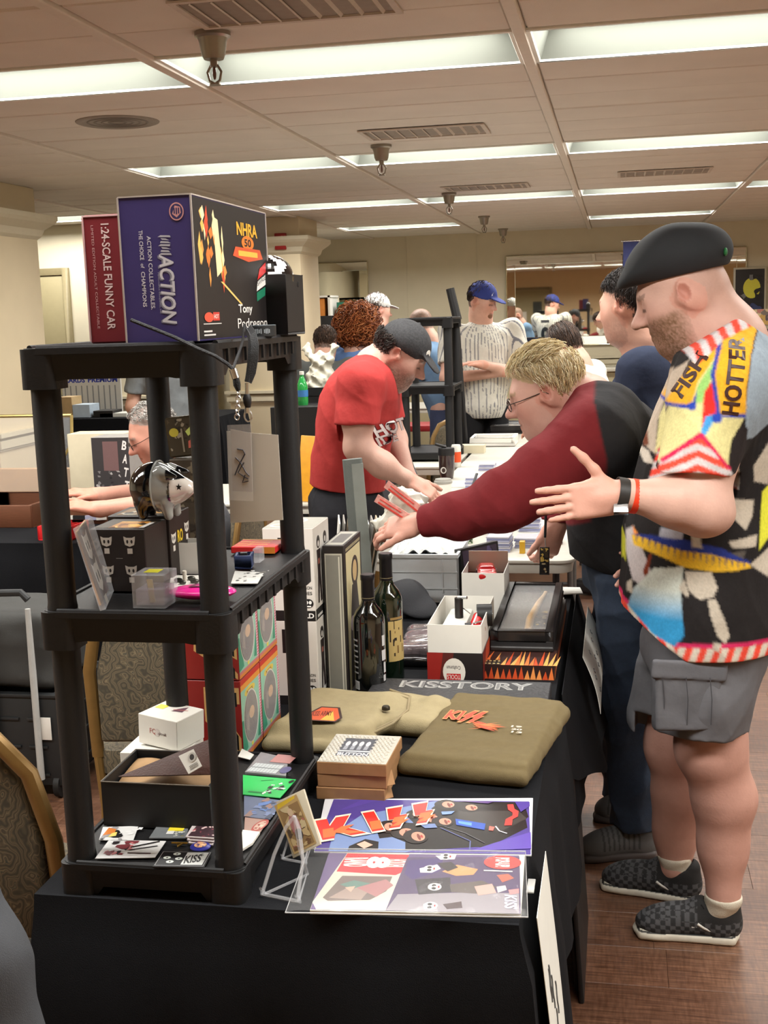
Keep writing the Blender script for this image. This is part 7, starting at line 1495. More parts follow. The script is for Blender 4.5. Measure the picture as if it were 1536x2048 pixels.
        pol([(1322,1056),(1366,1056),(1362,1086),(1316,1082)], (176,178,190)); pol([(1252,1075),(1268,1062),(1282,1096),(1304,1150),(1296,1182),(1266,1172),(1252,1120)], (190,182,182)); pol([(1266,1062),(1276,1075),(1270,1096)], (226,140,70)); pol([(1286,1150),(1300,1110),(1304,1112),(1294,1165)], (120,50,26))
        pol([(1308,1138),(1366,1126),(1360,1170),(1362,1210),(1366,1262),(1348,1284),(1305,1268),(1256,1226),(1268,1188)], (196,204,198)); m = in_poly(px, py, [(1308,1138),(1366,1126),(1360,1170),(1362,1210),(1366,1262),(1348,1284),(1305,1268),(1256,1226),(1268,1188)]); g = np.clip((py-1175)/60,0,1)[:,None]; c = np.where(m[:,None], lrgb((200,206,196))*(1-g)+lrgb((50,140,190))*g, c)
        def pol(pts, col): c[in_poly(px, py, pts)] = lrgb(col)
        pol([(1262,1080),(1300,1074),(1366,1074),(1440,1090),(1500,1120),(1496,1126),(1420,1104),(1366,1096),(1290,1088)], (42,56,132)); pol([(1264,1080),(1290,1082),(1366,1096),(1420,1102),(1494,1122),(1502,1132),(1430,1136),(1366,1128),(1335,1116),(1268,1100)], (228,182,50))
        for i in range(18): x0 = 1272+12.5*i; y0 = 1086+.19*(x0-1272); pol([(x0,y0-10),(x0+4,y0-8),(x0+1,y0+10)], (36,44,110))
        BN = (188,178,162)
        for pts in ([(1368,1136),(1420,1136),(1432,1166),(1424,1184),(1396,1190),(1374,1172)], [(1412,1190),(1428,1188),(1446,1230),(1456,1262),(1446,1276),(1430,1258),(1418,1222)], [(1424,1272),(1440,1276),(1434,1292),(1420,1288)], [(1356,1172),(1366,1150),(1376,1180),(1372,1186)], [(1452,994),(1508,1000),(1504,1030),(1490,1058),(1462,1030)], [(1454,1078),(1514,1068),(1512,1092),(1462,1090)], [(1506,930),(1540,880),(1540,972),(1508,962)], [(1498,1126),(1540,1100),(1560,1150),(1540,1158)], [(1380,1064),(1398,1066),(1402,1090),(1382,1088)], [(1254,1180),(1264,1170),(1266,1200),(1254,1196)], [(1466,940),(1474,930),(1476,968),(1468,966)]): pol(pts, BN)
        pol([(1458,1100),(1490,1096),(1484,1112)], (90,84,78)); pol([(1526,985),(1545,970),(1560,1000),(1545,1075),(1518,1102)], (216,216,64)); pol([(1244,1085),(1252,1095),(1252,1140),(1244,1150)], (206,206,60))
        return c
    c = sum(shade(PX0+dx, PY0+dy) for dx, dy in ((0,0),(-2,-1),(2,1),(-1,2),(1,-2)))/5.0
    c *= (.92+.16*rs.rand(len(c),1)); sh_ = T.build('shirt', CLOTHM, t, np.clip(c,0,1))
    decal_text('HOTTER', 148, 34, (1459,745), 1.43, 2.9, sh_, t, (58,30,26), .03); decal_text('FISH', 96, 24, (1374,744), 1.0, 2.9, sh_, t, (58,30,26), .03)
    # collar stand
    K = Sdf(.0045); K.cone(nb+Vector((.0,0,-.004)), nb+Vector((-.012,0,.034)), .118, .110, k=.01); K.cone(h.p(-.1,0,-.1), nb+Vector((0,0,-.06)), .098, .106, k=.004, op=-1); K.cut(nb+Vector((0,0,.030)), Vector((.30,0,1))); K.mesh(); px, py = side_px(K.v, 2.9); st = np.floor((px*.95-py*.25)/15).astype(int) % 2 == 0; c = np.where(st[:,None], lrgb(OR), lrgb(WH)); K.build('collar', CLOTHM, t, c)
    # shorts
    G = Sdf(.005); G.ell(at(1410,1290,3.1), (.165,.185,.14), k=.05)
    for J, ke in ((nl, at(1402,1445,2.99)), (fl_, at(1338,1440,3.22))): G.cone(J[0], ke, .122, .118, k=.05)
    G.ell(at(1405,1385,2.98), (.118,.118,.12), k=.03)
    endcap(G, at(1402,1462,2.99), (-.02,-.1,-1), .19, .09); endcap(G, at(1338,1452,3.22), (-.02,0,-1), .16, .09)
    G.disp = wav(31,.006,24,(1,1,.7),True); G.mesh(); c = np.tile(lrgb((104,104,108)), (len(G.v),1)); G.build('cargo_shorts', CLOTHM, t, c)
    pk = Sdf(.004); pk.rbox(at(1376,1398,2.868), (.078,.008,.080), .007, (0,0,.10), k=.004); pk.rbox(at(1378,1340,2.864), (.088,.009,.024), .006, (0,.05,.10), k=.002); pk.disp = wav(33,.002,50); pk.mesh().build('cargo_pocket', CLOTHM, t, np.tile(lrgb((100,100,104)), (len(pk.v),1)))
    mb = MB()
    for xx in (1325, 1372, 1420): mb.tube([at(xx,1355,2.852), at(xx+4,1400,2.852), at(xx+2,1450,2.86)], .0012, 5)
    W2L(mb, t).build('seams', mat('shorts_seam', (70,70,74), .8), t)
    # socks, shoes
    for a, hl, to in ((nl[4], az(1478,1878,0), az(1268,1862,0)), (fl_[4], az(1398,1800,0), az(1202,1768,0))):
        d = (to-hl).normalized(); kk = Sdf(.004); kk.cone(hl+d*.058+Vector((0,0,.06)), Vector((a.x,a.y,.118)), .036, .0475, k=.01); kk.cone(hl+d*.05+Vector((0,0,.05)), hl+d*.12+Vector((0,0,.06)), .034, .028, k=.02); kk.disp = wav(41,.0015,120); endcap(kk, Vector((a.x,a.y,.125)), (0,0,1), .08, .04); kk.mesh().build('sock', vmat('knit_sock', rough=.9, bump=.4, bscale=400), t, np.tile(lrgb((206,198,180)), (len(kk.v),1)))
        shoe(t, hl, to, .050, 'skate', .072)
    e = az(1395,1840,0); P = PR(frame(Vector((az(1390,1838,.052).x-t.location.x, az(1390,1868,0).y-.048-t.location.y, .050)), (1,.06,0), (-.1,.3,1)), .001); P.text('VANS', 0, 0, .026, .011, (226,224,216), .15, .03); P.build('shoe_lettering', t)
    # watch and wristbands
    wv = (wr-el).normalized(); M = wv.to_track_quat('Z','Y').to_matrix()
    def ring(c_, r_, w2, mm, nm, sq=1.0):
        mb = MB(); rot = M.to_4x4(); prof = [(r_-.001,-w2/2),(r_+.0016,-w2/2),(r_+.0016,w2/2),(r_-.001,w2/2),(r_-.001,-w2/2)]; mb.lathe(prof, 30, cap=False, M=Matrix.Translation(c_) @ rot); return W2L(mb, t).build(nm, mm, t)
    ring(wr+wv*.012, .037, .024, mat('watch_strap', (40,38,36), .5), 'watch_strap'); mb = MB(); cpt = wr+wv*.012+Vector((.0,-.030,-.024)); mb.box(cpt, (.034,.014,.038), (-.7,0,0)); W2L(mb, t).build('watch_case', STEEL, t, bevel=.003); ring(wr-wv*.018, .0385, .015, mat('red_wristband', (232,64,34), .5), 'wristband'); ring(wr-wv*.010, .0365, .008, mat('white_wristband', (220,214,204), .5), 'wristband')
    return t
man_cap()
# ------------------------------------------------------------------ blond man leaning over the table
def man_blond():
    t = person('blond man with glasses in maroon and black raglan shirt reaching across the table', (at(1250,1690,3.5).x, 3.55, 0))
    Y = 3.45; h = Head(at(1090,783,Y), (-.945,-.03,-.326), (0,0,1), .228); S = Sdf(.0045)
    nb = at(1172,812,3.47); head_sdf(S, h, nb, (.24,.29), .35)
    ch, be, pe = at(1235,930,3.52), at(1262,1050,3.56), at(1275,1130,3.58)
    S.cone(nb, ch, .09, .12, k=.05); S.chain([ch, be, pe], [.12,.13,.12], k=.05)
    sh, el, wr = at(1190,880,3.30), at(1010,1000,3.22), at(855,1042,3.28)
    S.cone(ch, sh, .07, .07, k=.04); S.chain([sh, el, wr], [.07,.05,.031], k=.03, tag=1)
    hand_sdf(S, at(838,1046,3.285), at(765,1058,3.30)-at(838,1046,3.285), (-.1,-.55,.8), (0,-.5,-.6), .185, .55, .03, 20, (.5,.9), .030)
    s2, e2, w2 = at(1200,880,3.74), at(1150,985,3.80), at(1115,1045,3.70)
    S.cone(ch, s2, .07, .07, k=.04); S.chain([s2, e2, w2], [.07,.05,.031], k=.03, tag=1)
    hand_sdf(S, at(1112,1052,3.69), (-.30,-.05,-.95), (.6,-.8,0), (-.8,-.5,.2), .175, .75, .02, 20, (.4,.8), .030)
    S.chain([pe+Vector((0,-.10,0)), at(1262,1400,3.5), at(1276,1640,3.5)], [.10,.06,.045], k=.03); S.chain([pe+Vector((0,.10,0)), at(1245,1380,3.74), at(1258,1580,3.78)], [.10,.06,.045], k=.03)
    S.mesh()
    hm = lambda x, y, z: ((z > .16+.75*np.clip(x-.12,0,1)) | ((x < -.06) & (z > -.26))).astype(float)*.9
    c = skin_cols(S, (198,156,140), [(h, None, None, hm, (168,148,104))], red=.16); S.build('body', SKINM, t, c)
    st = lambda x, y, z: ((z > .22+.75*np.clip(x-.1,0,1)) & (x < .74)) | ((x < -.22) & (z > -.62)) | ((np.abs(x) < .25) & (z > .02) & (z < .4))
    fl = lambda q, rs: np.stack([np.where(q[:,2] > .55, .9, -.25), q[:,1]*.6, -np.where(q[:,2] > .55, .15, 1.0)], 1)+rs.normal(size=q.shape)*.15
    Hb = Sdf(.004); h.ell(Hb, (-.05,0,.17), (.412,.340,.385), k=.01); Hb.cut(h.p(.25,0,.30), (h.f*.8-h.u*.6)); Hb.cut(h.p(-.06,0,.05), (-h.u+h.f*1.4)); Hb.disp = wav(6,.003,160); Hb.mesh(); cc = np.tile(lrgb((214,194,150)), (len(Hb.v),1))*(.55+.8*np.random.RandomState(2).rand(len(Hb.v),1)); Hb.build('hair', HAIRM, t, np.clip(cc,0,1))
    strands(h, 2600, st, fl, .048, t, [(240,226,186),(224,206,160),(196,172,126),(246,236,206),(160,136,98)], 'hair_strands', .0011, 9, .020, .0018, seed=2, rad=(.42,.35,.39), cen=(-.05,0,.16))
    glasses(h, t)
    # raglan shirt: black body, maroon sleeves
    T = Sdf(.005); T.ell(at(1245,935,3.52), (.165,.235,.215), (0,-.45,0), k=.05, tag=1); T.ell(at(1262,1045,3.56), (.190,.225,.19), k=.08, tag=1); T.cone(at(1270,1090,3.57), at(1278,1150,3.58), .175, .165, k=.06, tag=1)
    T.cone(nb+Vector((.01,0,-.015)), at(1210,880,3.5), .082, .14, k=.05, tag=1)
    T.cone(at(1205,850,3.40), sh, .125, .112, k=.05, tag=2); T.chain([sh, at(1100,948,3.24), el], [.112,.098,.084], k=.04, tag=2); T.chain([el, at(925,1030,3.25), wr], [.084,.066,.047], k=.03, tag=2); T.cone(wr, at(846,1044,3.285), .047, .044, k=.01, tag=2)
    T.cone(at(1215,850,3.66), s2, .11, .105, k=.05, tag=2); T.chain([s2, e2, at(1116,1042,3.70)], [.10,.075,.05], k=.04, tag=2)
    endcap(T, at(842,1045,3.287), (at(800,1052,3.29)-at(855,1042,3.28)), .09, .04); endcap(T, at(1116,1044,3.70), (-.25,-.1,-1), .08, .03)
    T.cone(h.p(-.1,0,-.1), nb, .070, .078, k=.008, op=-1); T.cut(at(1270,1148,3.5), (-.25,0,-1))
    f1 = wav(51,.005,20,(1,1,1),True); T.disp = f1; T.mesh(); tg = T.tags(); px, py = side_px(T.v, 3.4)
    c = np.tile(lrgb((38,38,40)), (len(T.v),1)); mar = (tg == 2); RG = [(1100,850),(1168,772),(1182,786),(1192,800),(1215,900),(1212,960),(1180,1040),(1000,1120),(700,1200),(700,900),(1000,880)]; wg = np.zeros(len(px)); nr = T.v[:,1] < 3.56
    for dx in (-3,-1.5,0,1.5,3):
        rg_ = in_poly(px+dx, py+dx*.4, RG); wg += np.where(rg_ & nr, 1, np.where(mar & ~(~rg_ & (px+dx > 1190)), 1, 0))/5.0
    c = c*(1-wg[:,None])+lrgb((112,34,38))*wg[:,None]; T.build('raglan_shirt', CLOTHM, t, c)
    J = Sdf(.0055); J.ell(at(1275,1135,3.58), (.165,.19,.13), k=.05)
    J.chain([pe+Vector((-.005,-.10,-.04)), at(1262,1400,3.49), at(1272,1560,3.49), at(1274,1648,3.48)], [.125,.090,.082,.080], k=.03); J.chain([pe+Vector((-.01,.10,-.04)), at(1244,1385,3.73), at(1254,1520,3.76), at(1256,1588,3.77)], [.125,.090,.080,.078], k=.03)
    endcap(J, at(1274,1650,3.48), (0,0,-1), .12, .05); endcap(J, at(1256,1592,3.77), (0,0,-1), .12, .05); J.cut(at(1262,1108,3.5), (-.2,0,1)); J.disp = wav(53,.008,34,(1,1,1),True); J.mesh(); J.build('jeans', vmat('denim', rough=.9, var=.12, scale=80, bump=.35, bscale=700), t, np.tile(lrgb((40,52,70)), (len(J.v),1)))
    shoe(t, az(1312,1706,0), az(1155,1716,0), .050, 'sneaker', .075); shoe(t, az(1318,1650,0), az(1188,1634,0), .048, 'sneaker', .075)
    mb = MB(); a = az(1312,1690,0); 
    return t
man_blond()
bl_ = thing('blister_strip', 'clear red-printed blister strip held in the blond man\'s hand', 'package', at(800,1030,3.30)); o_ = Vector(bl_.location)
for k, (a, b) in enumerate((((752,996),(822,1040)), ((772,968),(850,1028)))):
    p, q = at(a[0],a[1],3.31+.03*k)-o_, at(b[0],b[1],3.29+.03*k)-o_; d = (q-p); n_ = Vector((0,-1,0)).cross(d).normalized()*.012
    MB().add([p-n_,q-n_,q+n_,p+n_], [(0,1,2,3)]).build('strip', mat('red_clear_pack', (214,150,140), .15, var=.3, scale=80), bl_, solid=.004)
    W_ = MB(); W_.tube([p+d*.1-n_*.5+Vector((0,-.004,0)), p+d*.9-n_*.5+Vector((0,-.004,0))], .0022, 6); W_.tube([p+d*.1+n_*.4+Vector((0,-.004,0)), p+d*.7+n_*.4+Vector((0,-.004,0))], .0018, 6); W_.build('red_print', mat('scarlet_ink', (206,64,54), .4), bl_)
pk_ = thing('bag_of_packs', 'crumpled white plastic bag of packs under the blond man\'s hand', 'bag', at(805,1062,3.42)); S = Sdf(.004); S.rbox(at(812,1012,3.42), (.055,.04,.05), .03, (0,.4,0), k=.02); S.ell(at(790,1050,3.42), (.07,.05,.04), k=.03); S.disp = wav(61,.009,60,(1,1,1),True); S.mesh().build('film', mat('white_crumple', (206,204,190), .3, var=.12, scale=40), pk_)
ph_ = thing('key_lanyard', 'black lanyard with yellow tag held in the blond man\'s lowered hand', 'lanyard', at(1092,1130,3.60)); o_ = Vector(ph_.location)
MB().tube([at(1092,1015,3.60)-o_, at(1091,1050,3.60)-o_, at(1090,1075,3.60)-o_], .004, 8).build('strap', BLKCORD, ph_); MB().tube([at(1090,1062,3.60)-o_, at(1091,1098,3.60)-o_], .0016, 6).build('chain', STEEL, ph_)
MB().box(at(1089,1122,3.60)-o_, (.030,.004,.086), (0,.02,0)).build('tag', BLACKCARD, ph_, bevel=.001); P = PR(frame(at(1089,1122,3.60)-o_+Vector((0,-.0024,0)),(1,0,0),(0,0,1)),.0004); P.blobs(3,14,(-.012,-.002,.012,.04),[(206,170,70),(60,44,20),(226,196,100)],.003,.007); P.blobs(4,8,(-.012,-.04,.012,-.006),[(196,120,60),(206,190,150),(40,26,20)],.003,.007); P.build('tag_print', ph_)
# ------------------------------------------------------------------ man in red T-shirt
def man_red():
    t = person('man in red T-shirt and dark cap bending over the card table', (at(690,1000,4.45).x, 4.45, 0))
    Y = 4.45; h = Head(at(803,706,Y), (.80,-.02,-.60), (0,0,1), .222); S = Sdf(.0048); nb = at(752,735,Y)
    head_sdf(S, h, nb, (.235,.27), .1)
    ch, be, pe = at(722,820,Y), at(700,930,Y), at(694,1010,Y)
    S.chain([nb, ch, be, pe], [.08,.11,.12,.12], k=.05)
    sh, el, wr = at(722,772,4.24), at(716,895,4.20), at(812,958,4.24)
    S.cone(ch, sh, .07, .065, k=.04); S.chain([sh, at(716,840,4.21), el], [.060,.055,.047], k=.03, tag=1); S.chain([el, at(765,930,4.22), wr], [.050,.045,.028], k=.03, tag=1)
    hand_sdf(S, at(822,963,4.245), (.80,.05,-.55), (.5,-.4,.8), (.2,.8,.2), .185, .45, .03, 20, (.5,.9), .027)
    s2, e2, w2 = at(758,775,4.66), at(790,880,4.68), at(815,945,4.52)
    S.cone(ch, s2, .07, .06, k=.04); S.chain([s2, e2, w2], [.058,.046,.028], k=.03, tag=1); hand_sdf(S, w2+Vector((.01,-.01,-.02)), (.85,-.25,-.5), (.3,.3,.9), (.2,-.8,.2), .18, .4, .03, 20, (.5,.8), .027)
    S.chain([pe+Vector((0,-.09,-.05)), at(690,1190,4.37), Vector((pe.x,4.37,.06))], [.10,.06,.045], k=.03); S.chain([pe+Vector((0,.09,-.05)), at(690,1180,4.55), Vector((pe.x,4.55,.06))], [.10,.06,.045], k=.03)
    S.mesh(); stub = lambda x, y, z: np.clip((-.10-z)*6,0,1)*(x > -.08)*.75; hm = lambda x, y, z: ((x < .0) & (z > -.3)).astype(float)*.8
    S.build('body', SKINM, t, skin_cols(S, (200,160,144), [(h, stub, (96,72,60), hm, (50,42,38))]))
    ballcap(h, t, (44,44,46), .22, speck=.9, vox=.004)
    W2L(MB().prism([(.016*math.cos(q), .016*math.sin(q)) for q in [2*PI*i/20 for i in range(20)]], 0, .004, M=frame(h.p(.40,-.10,.26), -h.l*1.0+h.f*-.3, h.u-h.f*.4)), t).build('cap_emblem', WHITE, t)
    strands(h, 1600, lambda x, y, z: (x < -.15) & (z < .15) & (z > -.75), lambda q, rs: np.tile([-.35,0,-.8],(len(q),1))+rs.normal(size=q.shape)*.3, .06, t, [(60,54,50),(84,76,70),(40,34,32)], 'hair', .0012, 8, .02, .004, seed=7)
    T = Sdf(.005); T.ell(at(718,815,Y), (.150,.215,.20), (0,.35,0), k=.05); T.ell(at(702,910,Y), (.140,.185,.20), (0,.2,0), k=.07); T.cone(at(700,930,Y), at(692,1000,Y), .135, .150, k=.05); T.cone(nb+Vector((-.01,0,-.015)), at(728,790,Y), .075, .13, k=.04)
    T.cone(at(735,775,4.36), sh, .10, .085, k=.05); T.cone(sh, at(714,848,4.205), .085, .085, k=.03, tag=2); T.cone(at(745,775,4.56), s2, .09, .08, k=.05); T.cone(s2, at(775,840,4.68), .078, .075, k=.03)
    endcap(T, at(715,850,4.185), (0.0,-.05,-1), .088, .03); endcap(T, at(778,846,4.68), (.3,0,-1), .10, .035); T.cone(h.p(-.1,0,-.1), nb, .064, .070, k=.008, op=-1); T.cut(at(690,978,4.4), (-.12,0,-1)); T.disp = wav(71,.004,20,(1,1,.5),True); T.mesh(); px, py = side_px(T.v, 4.4); c = np.tile(lrgb((168,56,54)), (len(T.v),1)); o = T.build('t_shirt', CLOTHM, t, c)
    def pr(pts, col):
        c[in_poly(px, py, pts)] = lrgb(col)
    for bdy, w_, hh, cp, col in (('HOT', 52, 26, (785,853), (226,220,220)), ('RIDE', 48, 20, (772,878), (214,206,206))): decal_text(bdy, w_, hh, cp, .28, 4.4, o, t, (60,30,34), .06, 'print_outline', .004); decal_text(bdy, w_, hh, cp, .28, 4.4, o, t, col, .03, 'print_lettering', .007)
    for k, (pts, col) in enumerate((([(778,830),(796,770),(790,815)], (226,170,60)), ([(772,836),(784,806),(792,826)], (120,120,140)))):
        a_ = MB(); 
    G = Sdf(.006); G.ell(pe, (.15,.17,.13), k=.05); G.chain([pe+Vector((0,-.09,-.05)), at(690,1190,4.37), Vector((pe.x,4.37,.07))], [.12,.085,.075], k=.03); G.chain([pe+Vector((0,.09,-.05)), at(690,1180,4.55), Vector((pe.x,4.55,.07))], [.12,.085,.075], k=.03); G.disp = wav(73,.007,30,(1,1,1),True); G.cut((0,0,.05),(0,0,-1)); G.mesh().build('trousers', CLOTHM, t, np.tile(lrgb((30,30,34)), (len(G.v),1)))
    for yy in (4.37, 4.55): shoe(t, (pe.x-.06, yy, 0), (pe.x+.21, yy, 0), .048, 'sneaker', .07)
    return t
man_red()
# ------------------------------------------------------------------ dark-haired man in navy T-shirt
def man_navy():
    t = person('dark-haired man in navy T-shirt standing behind the flat cap man', (at(1290,1000,4.3).x, 4.3, 0))
    Y = 4.3; h = Head(at(1256,610,Y), (-.90,.40,-.16), (0,0,1), .222); S = Sdf(.0055); nb = at(1300,690,Y)
    head_sdf(S, h, nb, (.24,.27), .3); x = nb.x; ch = Vector((x+.0,Y,1.26)); pe = Vector((x+.02,Y,.92))
    S.chain([nb, ch, pe], [.085,.12,.12], k=.05); sn = Vector((x-.02,Y-.2,1.40)); en = Vector((x-.06,Y-.27,1.12)); wn = Vector((x-.2,Y-.16,1.0)); S.cone(ch, sn, .07, .065, k=.04); S.chain([sn,en,wn],[.06,.045,.03],k=.03); hand_sdf(S, wn, (-.8,.3,-.3), (0,-.5,.8), (0,.7,.4), .18, .5, .03)
    sf = Vector((x+.02,Y+.2,1.40)); ef = Vector((x-.04,Y+.26,1.12)); wf = Vector((x-.2,Y+.14,1.0)); S.cone(ch, sf, .07, .065, k=.04); S.chain([sf,ef,wf],[.06,.045,.03],k=.03)
    for s_ in (-1,1): S.chain([pe+Vector((0,s_*.09,0)), Vector((x,Y+s_*.1,.5)), Vector((x+.02,Y+s_*.1,.07))],[.1,.06,.045],k=.03)
    S.mesh(); hm = lambda x, y, z: ((z > .2+.4*np.clip(x-.1,0,1)) | ((x < .0) & (z > -.22))).astype(float)*.95; stub = lambda x, y, z: np.clip((-.14-z)*6,0,1)*(x > -.05)*.3
    S.build('body', SKINM, t, skin_cols(S, (204,158,138), [(h, stub, (96,76,70), hm, (36,30,28))]))
    strands(h, 2400, lambda x, y, z: ((z > .25+.5*np.clip(x,0,1)) & (x < .66)) | ((x < .12) & (z > .0)) | ((x < -.02) & (z > -.5)), lambda q, rs: np.stack([.2-q[:,0]*.3, q[:,1]*.2, -np.ones(len(q))],1)+rs.normal(size=q.shape)*.3, .04, t, [(44,38,36),(30,26,24),(64,56,52)], 'hair', .0012, 7, .014, .002, seed=12)
    T = Sdf(.006); T.ell(ch+Vector((.01,0,-.02)), (.165,.235,.22), k=.05); T.ell(Vector((x,Y,1.06)), (.185,.215,.2), k=.07); T.cone(nb+Vector((.01,0,-.03)), ch+Vector((.01,0,.06)), .085, .14, k=.05); T.cone(ch+Vector((0,-.12,.1)), sn, .11, .095, k=.05); T.cone(sn, en*.75+sn*.25, .095, .085, k=.03); T.cone(ch+Vector((0,.12,.1)), sf, .11, .095, k=.05); T.cone(sf, ef*.75+sf*.25, .095, .085, k=.03)
    T.cone(h.p(-.1,0,-.1), nb, .068, .074, k=.008, op=-1); T.cut((0,0,.9),(0,0,-1)); endcap(T, en*.75+sn*.25, en-sn, .1, .04); endcap(T, ef*.75+sf*.25, ef-sf, .1, .04); T.disp = wav(81,.006,18,(1,1,.6),True); T.mesh().build('t_shirt', CLOTHM, t, np.tile(lrgb((36,43,62)), (len(T.v),1)))
    G = Sdf(.007); G.ell(pe, (.16,.18,.13), k=.05)
    for s_ in (-1,1): G.chain([pe+Vector((0,s_*.09,-.03)), Vector((x,Y+s_*.1,.5)), Vector((x+.02,Y+s_*.1,.08))],[.12,.085,.075],k=.03)
    G.cut((0,0,.05),(0,0,-1)); G.mesh().build('trousers', CLOTHM, t, np.tile(lrgb((46,46,50)), (len(G.v),1)))
    for s_ in (-1,1): shoe(t, (x+.09,Y+s_*.1,0), (x-.18,Y+s_*.1,0), .048, 'sneaker', .07)
man_navy()
# ------------------------------------------------------------------ people farther off
def bg_person(label, x, y, yaw, ht=1.75, shirt=(90,90,95), pants=(40,40,44), skin=(204,158,138), hair=(60,46,36), cap=None, arms='down', lean=0.0, h=.010, style='short', base_z=0.0, sit=False, pin=None, tilt=0.0, brimback=False, girth=1.0, sleeves=.72, headyaw=0.0):
    t = person(label, (x, y, base_z)); k = ht/1.75; ca, sa = math.cos(yaw), math.sin(yaw)
    def P(fx, fy, fz):
        hip = .93
        if fz > hip: dz = fz-hip; fx, fz = fx+dz*math.sin(lean), hip+dz*math.cos(lean)
        if sit: fz -= .42
        return Vector((x+(fx*ca-fy*sa)*k, y+(fx*sa+fy*ca)*k, base_z+fz*k))
    def D(fx, fy, fz): return Vector((fx*ca-fy*sa, fx*sa+fy*ca, fz))
    S = Sdf(h); nb = P(-.01,0,1.47); fz = -.12-lean*.55-tilt; hy = headyaw
    hd = Head(P(.03,0,1.605), D(math.cos(hy),math.sin(hy),fz), (0,0,1), .232*k)
    head_sdf(S, hd, nb, (.24,.27), .2); ch, be, pe = P(0,0,1.28), P(.01,0,1.08), P(0,0,.94)
    S.chain([nb,ch,be,pe],[.07*k,.11*k,.11*k,.11*k],k=.05); shs = []
    for s_ in (-1, 1):
        sh = P(0,s_*.19*girth,1.40)
        if arms == 'down': el, wr, hn = P(.0,s_*.25*girth,1.10), P(.1,s_*.22*girth,.88), D(.3,0,-1)
        elif arms == 'cross': el, wr, hn = P(.13,s_*.25*girth,1.09), P(.27+.03*s_,-s_*.10,1.15+.03*s_), D(-.1,-s_,.15)
        elif arms == 'front': el, wr, hn = P(.12,s_*.24*girth,1.10), P(.38,s_*.12,1.04), D(1,-s_*.2,-.2)
        else: el, wr, hn = P(.22,s_*.22*girth,1.13), P(.46,s_*.10,1.02), D(1,0,-.4)
        S.cone(ch, sh, .07*k, .06*k, k=.04); S.chain([sh,el,wr],[.055*k,.045*k,.028*k],k=.03,tag=1); hand_sdf(S, wr, hn, D(.1,0,1) if arms != 'down' else D(0,s_,0), D(0,-s_,.2) if arms != 'down' else D(1,0,0), .18*k, .4, .03); shs.append((sh,el,wr))
    legs = []
    for s_ in (-1, 1):
        if sit: kn, an = Vector(P(.42,s_*.1,.94)), Vector(P(.44,s_*.1,.94)); an.z = base_z+.08; 
        else: kn, an = P(.02,s_*.1,.50), P(-.01,s_*.1,.08)
        legs.append((P(0,s_*.09,.92), kn, an)); S.chain(legs[-1], [.09*k,.055*k,.042*k], k=.03)
    S.mesh(); hm = (lambda a, b, c: ((c > .17+.6*np.clip(a-.12,0,1)) | ((a < -.02) & (c > -.25))).astype(float)*.95) if hair else None
    S.build('body', SKINM, t, skin_cols(S, skin, [(hd, None, None, hm, hair or (80,60,45))]))
    T = Sdf(h); g = girth
    T.ell(ch+D(.0,0,-.01), (.125*k*g,.19*k*g,.19*k), Euler((0,0,yaw)).to_matrix().to_4x4() if not lean else Matrix.Rotation(yaw,4,'Z') @ Matrix.Rotation(lean,4,'Y'), k=.05); T.ell(be, (.135*k*g,.175*k*g,.2*k), Matrix.Rotation(yaw,4,'Z') @ Matrix.Rotation(lean,4,'Y'), k=.07); T.cone(be, P(0,0,.90), .13*k*g, .145*k*g, k=.05); T.cone(nb-Vector((0,0,.03)), ch, .075*k, .13*k, k=.05)
    for sh, el, wr in shs: T.cone(ch*.4+sh*.6, sh, .09*k, .08*k, k=.05); e = sh*(1-sleeves)+el*sleeves; T.cone(sh, e, .08*k, .072*k, k=.03); endcap(T, e, el-sh, .1, .04)
    T.cone(hd.p(-.1,0,-.1), nb, .062*k, .068*k, k=.01, op=-1); T.cut(P(0,0,.80 if not sit else .9), (P(0,0,.8)-P(0,0,.9))); T.disp = wav(int(abs(x*100)+y*10), .005, 22, (1,1,.5), True); T.mesh(); c = np.tile(lrgb(shirt), (len(T.v),1))
    if pin:
        q = (T.v-np.array((x,y,0))) @ np.array((-sa,ca,0)); r_ = (T.v-np.array((x,y,0))) @ np.array((ca,sa,0)); a = np.arctan2(q, r_); c[(np.mod(a*9/PI*2.2, 1.0) < .2)] = lrgb(pin)
    o = T.build('shirt', CLOTHM, t, c)
    G = Sdf(h); G.ell(pe-Vector((0,0,.02)), (.10*k*g,.13*k*g,.13*k), k=.05)
    for a, b_, c_ in legs: G.chain([a-Vector((0,0,.03)), b_, c_], [.095*k,.08*k,.068*k], k=.03)
    G.mesh().build('trousers', CLOTHM, t, np.tile(lrgb(pants), (len(G.v),1)))
    for a, b_, c_ in legs:
        d = D(1,0,0); hl = Vector((c_.x,c_.y,base_z))-d*.07; F_ = Sdf(.008); F_.rbox(hl+d*.13+Vector((0,0,.045)), (.135,.045,.042), .03, Matrix.Rotation(yaw,4,'Z'), k=.02); F_.cut((0,0,base_z+.002),(0,0,-1)); F_.mesh().build('shoe', mat('dark_shoe', (40,38,38), .6), t)
    if cap is not None: ballcap(hd, t, cap, .10, back=brimback, vox=.007)
